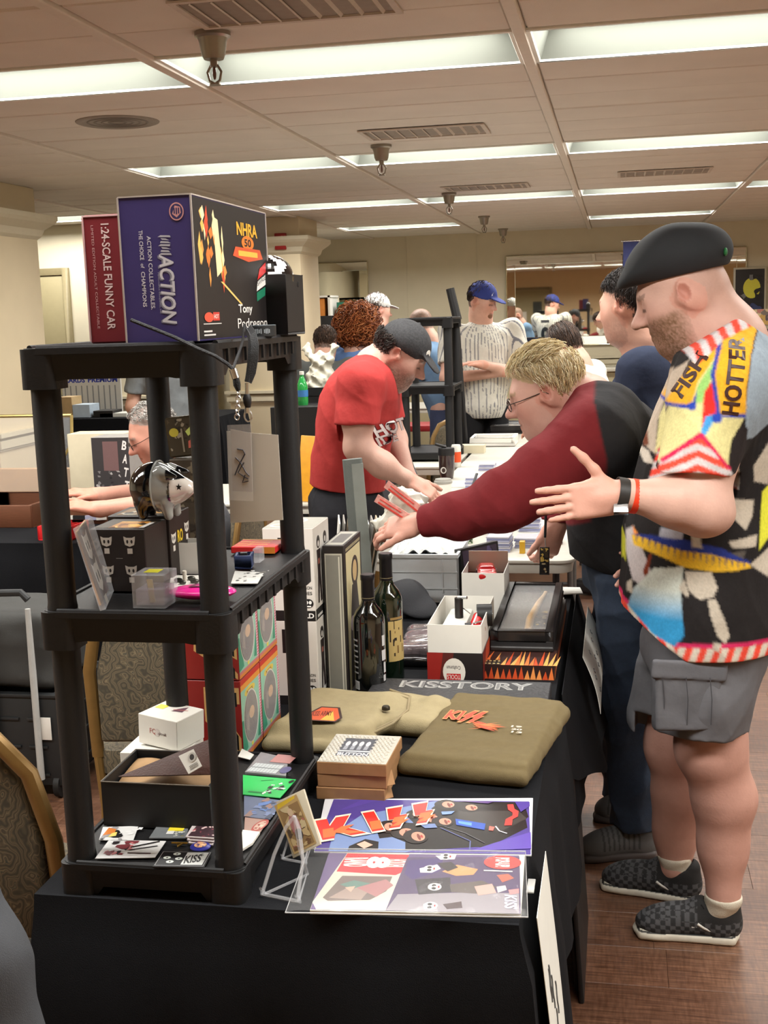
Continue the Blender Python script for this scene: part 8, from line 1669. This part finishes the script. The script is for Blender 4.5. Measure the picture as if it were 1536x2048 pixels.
    if style == 'curly': strands(hd, 1500, lambda a, b, c: (a < .55) & (c > -.95), lambda q, rs: np.stack([-.3*np.ones(len(q)), q[:,1]*.2, -np.ones(len(q))],1)+rs.normal(size=q.shape)*.5, .13, t, [(186,108,60),(150,80,40),(206,132,80),(120,60,30)], 'curly_hair', .0036, 11, .085, .008, .016, seed=3)
    elif style == 'long': strands(hd, 1400, lambda a, b, c: ((c > .35) | (a < .1)) & (a < .7), lambda q, rs: np.stack([-.05*np.ones(len(q)), q[:,1]*.5, -np.ones(len(q))],1)+rs.normal(size=q.shape)*.08, .20, t, [hair, tuple(int(v*1.5) for v in hair), tuple(int(v*.7) for v in hair)], 'long_hair', .0022, 10, .012, .002, gravity=.012, seed=5)
    elif style == 'short' and hair: strands(hd, 900, lambda a, b, c: ((c > .3+.5*np.clip(a,0,1)) & (a < .6)) | ((a < -.05) & (c > -.5)), lambda q, rs: np.stack([-.2*np.ones(len(q)), q[:,1]*.3, -np.ones(len(q))],1)+rs.normal(size=q.shape)*.25, .035, t, [hair, tuple(int(min(255,v*1.35)) for v in hair), tuple(int(v*.7) for v in hair)], 'hair', .0024, 6, .012, .002, seed=9)
    return t, hd, o, P
# man with glasses seated at the table beyond the shelf
def man_seated():
    Y = 4.75; t = person('grey-haired man with glasses seated behind the shelf, forearms on the table', (at(330,1000,Y).x, Y+.05, 0))
    h = Head(at(306,866,Y), (-.80,-.45,-.45), (0,0,1), .232); S = Sdf(.006); nb = at(345,945,Y+.08); head_sdf(S, h, nb, (.25,.28), .4); ch = at(365,1040,Y+.1); pe = Vector((ch.x+.06,ch.y+.05,.52))
    S.chain([nb,ch,pe],[.08,.12,.13],k=.05)
    for s_, (el, wr, hd_) in enumerate(((at(300,1010,Y-.12), at(190,1018,Y-.22), at(150,1012,Y-.26)), (at(300,985,Y+.14), at(190,990,Y-.02), at(150,985,Y-.08)))):
        sh = ch+Vector((-.02,-.2+.4*s_,.1)); S.cone(ch, sh, .07, .06, k=.04); S.chain([sh,el,wr],[.055,.046,.03],k=.03,tag=1); hand_sdf(S, wr, hd_-wr, (0,-.3,1), (0,1-2*s_,.1), .185, .3, .03)
    S.mesh(); hm = lambda x, y, z: ((z > .20+.7*np.clip(x-.05,0,1)) | ((x < -.02) & (z > -.25))).astype(float)*.8; S.build('body', SKINM, t, skin_cols(S, (206,150,130), [(h, None, None, hm, (150,146,140))], red=.15))
    strands(h, 900, lambda x, y, z: ((z > .35+.5*np.clip(x,0,1)) & (x < .6)) | ((x < -.05) & (z > -.5)), lambda q, rs: np.stack([-.3*np.ones(len(q)), q[:,1]*.3, -np.ones(len(q))*.6],1)+rs.normal(size=q.shape)*.4, .03, t, [(196,194,188),(150,146,140),(120,116,110)], 'hair', .0016, 6, .014, .003, seed=9); glasses(h, t, (40,40,44))
    T = Sdf(.008); T.ell(ch, (.16,.22,.24), k=.05); T.ell(ch*.5+pe*.5, (.19,.22,.24), k=.08); T.cone(nb-Vector((0,0,.03)), ch, .08, .13, k=.05)
    for s_ in (0,1): sh = ch+Vector((-.02,-.2+.4*s_,.1)); T.cone(ch, sh, .09, .085, k=.05); T.cone(sh, sh+Vector((-.08,0,-.12)), .085, .075, k=.03)
    T.disp = wav(91,.005,24,(1,1,.6),True); T.mesh().build('shirt', CLOTHM, t, np.tile(lrgb((92,92,96)), (len(T.v),1)))
    G = Sdf(.01)
    for s_ in (-1,1): kn = pe+Vector((-.4,s_*.11,0)); G.chain([pe+Vector((0,s_*.1,0)), kn, Vector((kn.x,kn.y,.06))],[.11,.085,.07],k=.03)
    G.mesh().build('trousers', CLOTHM, t, np.tile(lrgb((40,42,50)), (len(G.v),1)))
man_seated()
PXX = lambda px, Y: at(px, 640, Y).x
t, hd, o, P_ = bg_person('man in white pinstripe jersey and blue cap with arms crossed', PXX(962,8.9), 8.9, -2.35+1.2, 1.86, (208,204,192), (26,26,28), cap=(44,58,130), arms='cross', pin=(118,118,124), girth=1.18, h=.008, headyaw=.75, tilt=.2)
P = PR(frame(hd.p(.40,-.13,.30), -hd.l+hd.f*.35, hd.u), .004, .0006); P.ell(-.02,.0,.014,.016,(226,226,230)); P.text('Cubs', .03,.0,.05,.022,(226,226,230),0,.03); Pm = P.mb; W2L(Pm, t).build('cap_emblem', vmat('printed_ink'), t, smooth=False)
g_ = Sdf(.006); hd.ell(g_, (.30,0,-.36), (.16,.16,.14), k=.02); g_.mesh().build('goatee', HAIRM, t, np.tile(lrgb((120,80,56)), (len(g_.v),1)))
# number on the back of the jersey, seen in the mirror
P = PR(frame(P_(-.175,.0,1.2), P_(-.175,-.1,1.2)-P_(-.175,.1,1.2), (0,0,1)), .006); P.text('0', 0,-.02,.14,.22,(20,20,22),0,.06); P.rect(-.07,.15,.07,.19,(60,60,64)); W2L(P.mb, t).build('jersey_number', vmat('printed_ink'), t, smooth=False)
bg_person('man with shaved head in light blue T-shirt beyond the empty shelf', PXX(884,8.9), 9.1, -.4+PI, 1.72, (112,140,170), (60,66,90), hair=(120,96,80), style='none', arms='front', lean=.30, girth=1.1)
bg_person('person with curly red hair in blue T-shirt seen from behind', PXX(700,8.6), 8.6, 1.1, 1.66, (104,136,190), (44,48,60), hair=(130,70,36), style='curly', arms='front', lean=.10)
bg_person('broad man in navy shirt and pale cap seen from behind', PXX(748,9.6), 9.6, 1.3, 1.82, (40,46,70), (40,40,44), hair=(70,50,40), cap=(196,194,188), arms='front', girth=1.35, headyaw=-.7, lean=.05)
bg_person('brown-haired person in grey T-shirt seen from behind near the column', PXX(632,8.2), 8.2, 1.5, 1.60, (84,86,84), (40,40,44), hair=(70,52,40), arms='front', lean=.28, girth=1.15)
bg_person('woman with shoulder-length brown hair in white top leaning over a table', PXX(1222,6.9), 6.9, PI-.35, 1.62, (214,208,196), (60,60,70), hair=(58,44,36), style='long', arms='front', lean=.42, sleeves=.2, tilt=.3)
bg_person('person in grey T-shirt standing by the back-left table', PXX(330,7.6), 7.6, 1.9, 1.72, (120,124,126), (44,48,70), arms='down', hair=(60,50,44))
bg_person('grey-haired person seated behind the man in red', PXX(716,6.4), 6.4, 1.2, 1.70, (90,90,96), (50,50,54), hair=(120,112,104), arms='front', sit=True)
# ------------------------------------------------------------------ left side: chairs, crates, display tables
def swirl_mat():
    m = bpy.data.materials.new('swirl_upholstery'); m.use_nodes = True; nt = m.node_tree; b = nt.nodes['Principled BSDF']; b.inputs['Roughness'].default_value = .85
    tc = nt.nodes.new('ShaderNodeTexCoord'); wv = nt.nodes.new('ShaderNodeTexWave'); wv.inputs['Scale'].default_value = 10; wv.inputs['Distortion'].default_value = 26; wv.inputs['Detail'].default_value = 2; wv.inputs['Detail Scale'].default_value = 1.6
    nt.links.new(tc.outputs['Object'], wv.inputs['Vector']); cr = nt.nodes.new('ShaderNodeValToRGB'); e = cr.color_ramp.elements
    for i, (p, c) in enumerate(((0,(66,60,48)),(.3,(84,78,60)),(.5,(112,94,70)),(.62,(58,62,54)),(.8,(122,108,82)),(1,(74,66,52)))):
        q = e[i] if i < 2 else e.new(p)
        q.position = p; q.color = lin(c)
    nt.links.new(wv.outputs['Fac'], cr.inputs[0]); nt.links.new(cr.outputs[0], b.inputs['Base Color']); return m
SWIRL = swirl_mat()
GOLDW = mat('gold_painted_frame', (134,104,58), .4, .35, var=.08)
def banquet_chair(label, x, y, yaw):
    t = thing('banquet_chair', label, 'chair', (x, y, 0), yaw, 'banquet chairs with swirl upholstery')      # seat opens to local +Y
    w_ = .21
    pts = [(-w_,-.20,.45),(-w_,-.225,.70),(-w_*.86,-.24,.83),(-w_*.55,-.245,.895),(0,-.248,.915),(w_*.55,-.245,.895),(w_*.86,-.24,.83),(w_,-.225,.70),(w_,-.20,.45)]
    MB().tube(pts, .018, 10, sq=.75).build('back_frame', GOLDW, t)
    ol = [(-w_*.9,.50),(-w_*.9,.70),(-w_*.76,.81),(-w_*.5,.865),(0,.882),(w_*.5,.865),(w_*.76,.81),(w_*.9,.70),(w_*.9,.50)]
    M = Matrix(((1,0,0,0),(0,0,-1,-.215),(0,1,0,0),(0,0,0,1)))
    MB().prism(ol, -.022, .022, M=M).build('backrest', SWIRL, t, bevel=.012, seg=3)
    MB().prism(rrect(.215, .215, .05), .40, .47).build('seat', SWIRL, t, bevel=.018, seg=3)
    MB().prism(rrect(.205, .205, .04), .375, .40).build('seat_frame', GOLDW, t, bevel=.004)
    for sx in (-1,1):
        MB().tube([(sx*w_,-.20,.45),(sx*.20,-.20,.30),(sx*.20,-.235,.0)], .014, 8).build('leg', GOLDW, t); MB().tube([(sx*.19,.19,.39),(sx*.195,.20,.0)], .014, 8).build('leg', GOLDW, t)
    return t
c = at(20,1700,1.98); banquet_chair('gold-framed banquet chair with swirl upholstery in the lower left foreground', c.x-.06, 2.16, -.10)
c = at(300,1400,2.95); banquet_chair('gold-framed banquet chair with swirl upholstery behind the shelf', c.x+.02, 3.18, .12)
banquet_chair('banquet chair tilted behind the empty shelf unit in the distance', at(890,840,8.0).x-.2, 8.0, 1.2)
pe_ = at(365,1040,4.85); banquet_chair('banquet chair under the seated grey-haired man with glasses', pe_.x+.06, 4.90, PI/2)
banquet_chair('banquet chair under the grey-haired person behind the man in red', PXX(716,6.4), 6.4, 1.2-PI/2)
# collapsible crate trolley
CR = mat('black_crate_plastic', (34,36,37), .5, var=.05)
c = az(125,1572,0.05); X1, Y0 = c.x, c.y
t = thing('crate_trolley', 'black folding crate trolley with silver telescopic handle', 'crate', (X1-.22, Y0+.2, 0)); w_, d, h0, h1 = .22, .20, .05, .38
mb = MB(); mb.b2((-w_,-d,h0),(w_,-d+.02,h1)); mb.b2((-w_,d-.02,h0),(w_,d,h1)); mb.b2((-w_,-d+.02,h0),(-w_+.02,d-.02,h1)); mb.b2((w_-.02,-d+.02,h0),(w_,d-.02,h1)); mb.b2((-w_+.02,-d+.02,h0),(w_-.02,d-.02,h0+.02)); mb.build('crate', CR, t, bevel=.004)
for i in range(4):
    for j in range(3):
        MB().b2((-w_+.03+.1*i,-d-.008,h0+.035+.1*j),(-w_+.10+.1*i,-d,h0+.045+.1*j)).build('rib', CR, t, bevel=.002); 
for i in range(3):
    for j in range(3): MB().b2((w_,-d+.04+.12*i,h0+.035+.1*j),(w_+.008,-d+.13+.12*i,h0+.047+.1*j)).build('rib', CR, t, bevel=.002)
mb = MB(); mb.b2((-w_-.008,-d-.008,h1-.012),(w_+.008,-d+.005,h1)); mb.b2((-w_-.008,d-.005,h1-.012),(w_+.008,d+.008,h1)); mb.b2((w_-.005,-d,h1-.012),(w_+.008,d,h1)); mb.build('rim', CR, t, bevel=.003)
hx = at(62,1300,Y0-.02).x-t.location.x
for k in (0,1): MB().tube([(hx-.16*k,-d-.02,.08),(hx-.16*k,-d-.02,.46),(hx-.16*k,-d-.02,at(60,1215,Y0).z)], [.012,.012,.0095], 10).build('handle_tube', mat('satin_handle',(176,176,172),.4), t)
zt = at(60,1185,Y0).z; MB().tube([(hx-.16,-d-.02,zt-.02),(hx-.15,-d-.02,zt),(hx-.02,-d-.02,zt+.004),(hx+.004,-d-.02,zt-.02)], .013, 10).build('grip', CR, t)
px_ = at(25,1410,Y0-.2).x-t.location.x; MB().b2((px_-.03,-d-.012,.22),(px_+.03,-d-.008,.30)).build('label', WHITE, t, bevel=.001)
for sx in (-1,1): MB().cyl((sx*(w_-.03),-d+.03,.045),(sx*(w_-.01),-d+.03,.045),.045,n=20).build('wheel', mat('black_wheel',(22,22,22),.6), t)
S = Sdf(.012); gz = at(40,1230,Y0).z; S.rbox((X1-.22,Y0+.2,(.38+gz)/2), (.215,.19,(gz-.38)/2), .05, k=.02); S.disp = wav(95,.010,16,(1,1,1),True); gb = thing('grey_bag', 'soft charcoal bag standing in the crate trolley', 'bag', (X1-.22,Y0+.2,.36)); S.mesh().build('fabric', mat('charcoal_fabric', (60,60,58), .9, bump=.2, bscale=400), gb)
# second stack of crates, seen edge-on
t = thing('crate_stack', 'folded dark crate with grey metal bars beside the second banquet chair', 'crate', (X1+.27, Y0+.28, 0), .12); MB().b2((-.17,-.16,.02),(.14,.16,.42)).build('crate', CR, t, bevel=.005)
for j in range(4): MB().b2((-.16,-.17,.08+.09*j),(.13,-.16,.10+.09*j)).build('rib', mat('grey_crate_rib',(96,98,98),.5), t, bevel=.002)
MB().tube([(.10,-.16,.06),(.09,-.17,.3),(.04,-.17,.5),(-.02,-.17,.56)], .014, 10).build('bar', STEEL, t)
# dark garment at the lower left corner
S = Sdf(.008); S.chain([at(-70,1800,1.32), at(-55,1930,1.30), at(-30,2120,1.30)], [.045,.066,.088], k=.04); S.disp = wav(97,.004,22,(1,1,.5),True)
gt = thing('dark_garment', 'charcoal cloth bulging in at the lower left corner', 'cloth', at(-30,2100,1.3)); S.mesh().build('fabric', mat('charcoal_jersey', (66,68,72), .9, bump=.3, bscale=600), gt)
S = Sdf(.012); q = at(-60,2140,1.32); S.rbox((q.x-.03,q.y,q.z*.5), (.09,.09,q.z*.5), .03, k=.02); S.mesh().build('lower_folds', MATS['charcoal_jersey'], gt)
# left display table
LX0, LX1, LY0, LY1 = -3.6, at(132,1100,4.55).x, 4.10, 4.95
LZ = TZ
LX0 = -3.3; LX1 = at(190,1040,4.7).x
folding_table('folding table under the black cloth at the left with display cases', LX0+.02, LX1-.02, 4.52, 5.40, LZ-.004)
tag(cloth_mesh(LX0, LX1, 4.5, 5.42, LZ, (.62,.62,.5,.5), 8, .03, .012).build('tablecloth', CLOTH, angle=60), 'black cloth over the display-case table on the left', 'tablecloth')
WOOD = mat('red_brown_wood', (104,64,44), .4, var=.12, stretch=(1,8,8)); BRASS = mat('brass_trim', (190,170,110), .3, .8)
def lid_case(label, x0, x1, y0, y1, h=.07, up=None):
    t = thing('display_case', label, 'case', ((x0+x1)/2,(y0+y1)/2,LZ)); w_, d = (x1-x0)/2, (y1-y0)/2; mb = MB()
    mb.b2((-w_,-d,0),(w_,-d+.02,h)); mb.b2((-w_,d-.02,0),(w_,d,h)); mb.b2((-w_,-d+.02,0),(-w_+.02,d-.02,h)); mb.b2((w_-.02,-d+.02,0),(w_,d-.02,h)); mb.b2((-w_+.02,-d+.02,0),(w_-.02,d-.02,.012)); mb.build('frame', WOOD, t, bevel=.003)
    MB().b2((-w_+.02,-d+.02,.012),(w_-.02,d-.02,.02)).build('lining', mat('dark_lining',(46,44,46),.7), t, smooth=False); rg = random.Random(int(x0*100))
    for i in range(5): MB().box((-w_*.7+.3*w_*i, rg.uniform(-d*.5,d*.5), .03), (.06,.09,.02), (0,0,rg.uniform(-.4,.4))).build('slab', [LAV[0], WHITE, mat('dark_token',(34,34,36),.4)][i % 3], t, smooth=False)
    if up:
        l = MB(); zz = up; l.tube([(-w_,d,h),(-w_,d+.05,h+zz)], .008, 8); l.tube([(w_,d,h),(w_,d+.05,h+zz)], .008, 8); l.tube([(-w_,d+.05,h+zz),(w_,d+.05,h+zz)], .008, 8); l.build('lid_rim', BRASS, t); MB().add([(-w_,d,h),(w_,d,h),(w_,d+.05,h+zz),(-w_,d+.05,h+zz)],[(0,1,2,3)]).build('lid_glass', FILM, t); MB().tube([(w_-.01,-d*.4,h),(w_-.01,d+.03,h+zz*.6)], .006, 8).build('lid_stay', BRASS, t)
    return t
xa = at(95,1000,5.0).x
lid_case('open glass-lidded wooden display case at the far left', LX0+.1, xa-.01, 4.85, 5.28, .10, .36)
lid_case('flat wooden display case near the seated man', xa+.03, LX1-.01, 4.95, 5.03, .08, None)
c = az(66,1100,LZ); t = thing('sorting_tray', 'bright red plastic sorting tray on the left table', 'tray', (c.x, 4.64, LZ)); RT = mat('bright_red_plastic', (206,30,36), .35); mb, w_, d, h = tray((0,0,0),(.15,.17,.06),.004); mb.build('tray_shell', RT, t, bevel=.002)
for i in range(3): MB().b2((-.073,-.04+.04*i-.0015,.004),(.073,-.04+.04*i+.0015,.055)).build('divider', RT, t, smooth=False)
for i in range(2): MB().b2((-.025+.05*i-.0015,-.083,.004),(-.025+.05*i+.0015,.083,.05)).build('divider', RT, t, smooth=False)
c = az(18,1118,LZ); S = Sdf(.005); S.ell((c.x,4.60,LZ+.065),(.055,.05,.065),k=.02); S.cone((c.x-.01,4.60,LZ+.11),(c.x-.015,4.60,LZ+.16),.022,.026,k=.02); S.disp = wav(99,.005,50,(1,1,.4),True); S.cut((0,0,LZ+.001),(0,0,-1)); t = thing('tied_bag', 'knotted white plastic bag beside the red sorting tray', 'bag', (c.x,4.60,LZ)); S.mesh().build('film', mat('white_plastic_film', (214,214,222), .3, alpha=.9), t)
lo = (at(187,955,5.05).x, 5.05, LZ); t, w_, d, h = B('photo_box', 'boxed set with black and white crowd photograph and BATTLE lettering', 'box', lo, (at(262,955,5.05).x, 5.21, at(187,875,5.05).z), mat('grey_box_card', (150,146,142), .5))
P = PR(FRONT(-w_/2,-d/2,0)); P.rect(.002,.002,w_-.002,h-.002,(52,50,52)); P.blobs(3,40,(.003,.003,w_*.78,h*.6),[(170,168,166),(90,88,88),(30,30,32),(120,118,118)],.004,.010); P.rect(w_*.3,h*.6,w_*.7,h*.95,(110,84,84)); 
for i, ch_ in enumerate('BATTLE'): P.text(ch_, w_*.88, h*(.9-.16*i), w_*.12, h*.11, (220,218,214), -.2, .03)
P.build('photo_print', t)
t, w_, d, h = B('storage_carton', 'large white carton behind the photograph box', 'box', (at(140,950,5.24).x, 5.24, LZ), (at(190,950,5.24).x+.16, 5.38, at(150,868,5.24).z), CREAM)
t, w_, d, h = B('storage_carton', 'tan cardboard strip box on the left table', 'box', (LX0+.3, 5.35, LZ), (xa-.05, 5.40, LZ+.2), mat('tan_cardboard', (176,140,100), .7))
# back-left table with black cloth
t2z = .92; tag(cloth_mesh(-5.2, -2.9, 8.5, 9.2, t2z, (.8,.8,.5,.5), 4, .02, .01).build('tablecloth', CLOTH, angle=60), 'black cloth over the distant table near the tan door', 'tablecloth')
folding_table('distant folding table under black cloth near the tan door', -5.18, -2.92, 8.52, 9.18, t2z-.004)
rg = random.Random(12)
for i, (px, w_, h, m, lab) in enumerate(((172,.14,.10,mat('pale_blue_tag',(190,206,220),.5),'pale blue tent card on the distant black table'), (215,.16,.05,BLACKCARD,'black tray on the distant black table'), (140,.12,.16,mat('tan_wrap',(196,166,120),.6),'tan package on the distant black table'), (235,.22,.03,PAPER,'flat pile of papers at the end of the distant black table'), (100,.2,.12,WHITE,'white bin on the distant black table near the column'))):
    x = at(px, 830, 8.7).x; t, a_, b_, c_ = B(['tent_card','tray','package','paper_pile','bin'][i], lab, ['sign','tray','package','paper','bin'][i], (x-w_/2, 8.62, t2z+.001), (x+w_/2, 8.8, t2z+h), m)
x = at(190,780,9.0).x; t, w_, d, h = B('notice_board', 'white notice board with blue lettering on the distant black table', 'sign', (x-.28, 9.0, t2z+.001), (x+.22, 9.02, at(190,752,9.0).z), WHITE); P = PR(FRONT(-w_/2,-d/2,0)); P.text('CARDS', w_*.22,h*.9,w_*.36,h*.14,(40,60,170),0,.04); P.text('PREMIUM', w_*.70,h*.9,w_*.5,h*.14,(40,60,170),0,.04); 
for i in range(10): P.rect(w_*(.04+.095*i),h*.1,w_*(.06+.095*i),h*.75,(150,152,150))
P.build('lettering', t)
# ------------------------------------------------------------------ behind the man in red
c = az(560,980,TZ); folding_table('white folding table behind the padded panel, left of the man in red', -2.75, -1.24, 5.50, 6.2)
t = thing('envelope', 'padded yellow envelope standing at the edge of the white table', 'envelope', (at(610,930,5.55).x, 5.56, TZ-.10), 0, None, (-.12,.1,.2)); MB().b2((-.06,-.006,.1),(.06,.006,.42)).build('padding', mat('manila_yellow', (214,150,40), .4, var=.1), t, bevel=.004)
for i, (px, z, w_, h, m, lab) in enumerate(((622,.745,.08,.05,WHITE,'white card tray on the table left of the man in red'), (590,.745,.10,.16,mat('glassy_box',(200,206,206),.2),'clear box on the table left of the man in red'), (530,.745,.25,.035,voromat('red_white_print',[(190,60,60),(226,222,220),(226,222,220),(150,150,160)],40),'red and white printed boxes on the table left of the man in red'), (644,.745,.06,.08,mat('yellow_tub',(222,196,130),.5),'pale yellow carton on the table left of the man in red'))):
    x = at(px, 900, 5.6).x; B(['card_tray','clear_box','printed_box','carton'][i], lab, 'box', (x-w_/2, 5.7+.02*i, TZ), (x+w_/2, 5.95, TZ+h), m)
# rolling bin, bags, bottle
x = at(648,800,7.4).x; t = thing('tote_bin', 'black open tote bin behind the man in red', 'bin', (x, 7.3, 0)); mb, w_, d, h = tray((0,0,0),(.34,.3,at(648,770,7.4).z),.01); mb.build('bin_shell', BLACKCARD, t, bevel=.006); MB().b2((-.17,-.16,h-.05),(.17,-.15,h)).build('rim', PLASTIC, t)
S = Sdf(.01); c = at(645,735,7.35); S.ell((c.x,7.3,c.z-.10),(.10,.09,.15),k=.04); S.cone((c.x-.02,7.3,c.z),(c.x-.08,7.3,c.z+.12),.03,.03,k=.03); S.cone((c.x+.03,7.3,c.z),(c.x+.09,7.3,c.z+.12),.035,.03,k=.03); S.ell((c.x,7.28,c.z+.04),(.06,.05,.06),k=.03); S.disp = wav(77,.024,40,(1,1,1),True); t = thing('wrapped_bundle', 'crumpled pale plastic bundle rising from the tote bin', 'bundle', (c.x,7.3,c.z-.2)); S.mesh().build('film', mat('pale_crumple', (196,192,176), .4, var=.15, scale=20), t)
c = at(600,770,6.9); t = thing('soda_bottle', 'green-labelled soda bottle beyond the shelf leg', 'bottle', (c.x, 6.95, at(600,790,6.95).z-.06)); MB().lathe([(.001,0),(.03,0),(.033,.02),(.033,.11),(.02,.15),(.012,.17),(.012,.19),(.001,.19)],20).build('glass', mat('green_drink', (40,150,70), .1, coat=.5), t); MB().lathe([(.0335,.05),(.0335,.09)],20,cap=False).build('label', mat('blue_label',(60,120,180),.4), t); MB().lathe([(.014,.18),(.014,.2),(.001,.2)],16).build('cap', WHITE, t)
t, *_ = B('speaker_box', 'black cabinet carrying the green bottle beyond the shelf leg', 'cabinet', (c.x-.16, 6.8, 0), (c.x+.14, 7.1, at(600,790,6.95).z-.06), BLACKCARD)
# long black pole above the empty shelf
t = thing('tripod_pole', 'black padded pole rising behind the empty shelf unit', 'pole', (at(922,700,7.9).x, 7.9, 0)); a, b_ = at(900,577,7.9), at(915,640,7.9); o_ = t.location; q = b_+(b_-a)*14; MB().tube([a-o_, b_-o_], [.028,.03], 10).build('padded_head', BLACKCARD, t); MB().tube([b_-o_, Vector((.06,0,.0))], .012, 8).build('pole', BLACKCARD, t)
# red-shelved cabinet and counter under the shelf
t = thing('low_shelf', 'low red metal shelf glimpsed under the distant table', 'shelf', (-1.5, 10.4, 0)); 
for z in (.30,.62): MB().b2((-.6,-.2,z),(.6,.2,z+.05)).build('shelf_board', mat('red_shelf', (150,40,40), .5), t, bevel=.004)
for sx in (-1,1): MB().b2((sx*.6-.02,-.2,0),(sx*.6+.02,.2,.67)).build('post', mat('red_shelf',(150,40,40),.5), t)
# back wall furniture: counter with lit display, poster, banner
ct = thing('counter', 'pale counter with stock along the back wall under the mirrors', 'counter', (-.4, YB-.33, 0)); MB().b2((-2.9,-.3,0),(2.0,.3,.95)).build('counter_body', DADO, ct, bevel=.01); MB().b2((-2.95,-.34,.95),(2.05,.31,.985)).build('counter_top', mat('counter_top', (196,190,172), .4), ct, bevel=.006)
dc = thing('lit_display', 'white display cabinet with glowing bulbs beside the narrow mirror', 'cabinet', (at(626,600,12.6).x, 12.6, 0)); z0, z1 = at(640,632,12.6).z, at(640,592,12.6).z
MB().b2((-.24,-.2,0),(.24,.2,z0)).build('cabinet_base', BLACKCARD, dc, bevel=.005)
for x in (-.22,-.08,.08,.22): MB().b2((x-.012,-.2,z0),(x+.012,.2,z1)).build('post', WHITE, dc, smooth=False)
MB().b2((-.24,-.2,z1-.02),(.24,.2,z1)).build('top_board', WHITE, dc, smooth=False); MB().b2((-.24,.18,z0),(.24,.2,z1)).build('back_board', CREAM, dc, smooth=False); BULB = mat('warm_bulb', (255,250,232), .3, var=0, emit=9)
for i, x in enumerate((-.22,-.1,.0)): MB().ell((x,-.21,z0+.07+.03*(i%2)),(.032,.032,.036)).build('bulb', BULB, dc)
MB().b2((.12,-.19,z0),(.17,-.05,z1-.03)).build('orange_box', mat('orange_carton',(206,130,60),.5), dc, smooth=False)
t, *_ = B('green_carton', 'dark green carton on the counter beside the lit display', 'box', (at(678,625,12.6).x, 12.5, .9), (at(692,625,12.6).x, 12.7, at(670,605,12.6).z), mat('green_card', (40,104,84), .5)); 
t, *_ = B('display_plinth', 'dark plinth under the green carton', 'plinth', (at(678,625,12.6).x-.02, 12.46, 0), (at(692,625,12.6).x+.02, 12.72, .899), BLACKCARD)
pf = thing('framed_poster', 'framed dark poster with yellow burst on the back wall', 'poster', (1.40, YB-.02, 1.40)); MB().b2((-.17,-.02,0),(.17,.012,.60)).build('frame', mat('pale_frame',(190,182,160),.4), pf, bevel=.004); P = PR(FRONT(-.15,-.0205,.02),.001,.0004); P.rect(0,0,.30,.56,(40,38,40)); P.ell(.17,.36,.09,.11,(214,206,70)); P.blobs(3,14,(.02,.02,.28,.5),[(30,28,30),(120,120,120),(60,70,110),(30,28,30)],.015,.05); P.build('artwork', pf)
bn = thing('banner', 'narrow blue banner hanging before the wide mirror', 'banner', (at(1262,520,12.95).x, 12.95, at(1262,600,12.95).z)); MB().b2((-.08,-.004,0),(.08,.004,.60)).build('cloth', mat('banner_blue', (50,56,104), .7, var=.15, scale=14), bn); MB().cyl((-.1,0,.60),(.1,0,.60),.008).build('rod', STEEL, bn); MB().b2((-.015,-.01,-bn.location.z),(.015,.01,0.0)).build('pole', STEEL, bn)
st_ = thing('goods_rack', 'rack of small colourful goods at the right edge by the back wall', 'rack', (at(1530,620,12.8).x, 12.8, 0)); z0 = at(1530,690,12.8).z
MB().b2((-.2,-.15,0),(.5,.15,z0)).build('base', BLACKCARD, st_, bevel=.005)
for k in range(2): MB().b2((-.18,-.14,z0+.2*k),(.48,.14,z0+.16+.2*k)).build('goods_tray', voromat('goods_mix',[(180,120,110),(120,110,100),(206,190,150),(90,80,90),(196,160,90)],22), st_, smooth=False)
# racks of sorted goods reflected in the wide mirror and sheets on the far aisle table
t = thing('plastic_sheets', 'stack of clear lavender sleeves at the far aisle table', 'sleeves', (-.30, 6.4, TZ)); 
for i in range(5): MB().box((.01*i, .02*i, .004+.006*i), (.22,.26,.005), (0,0,.08*i)).build('sleeve', LAV[i % 3], t, smooth=False)
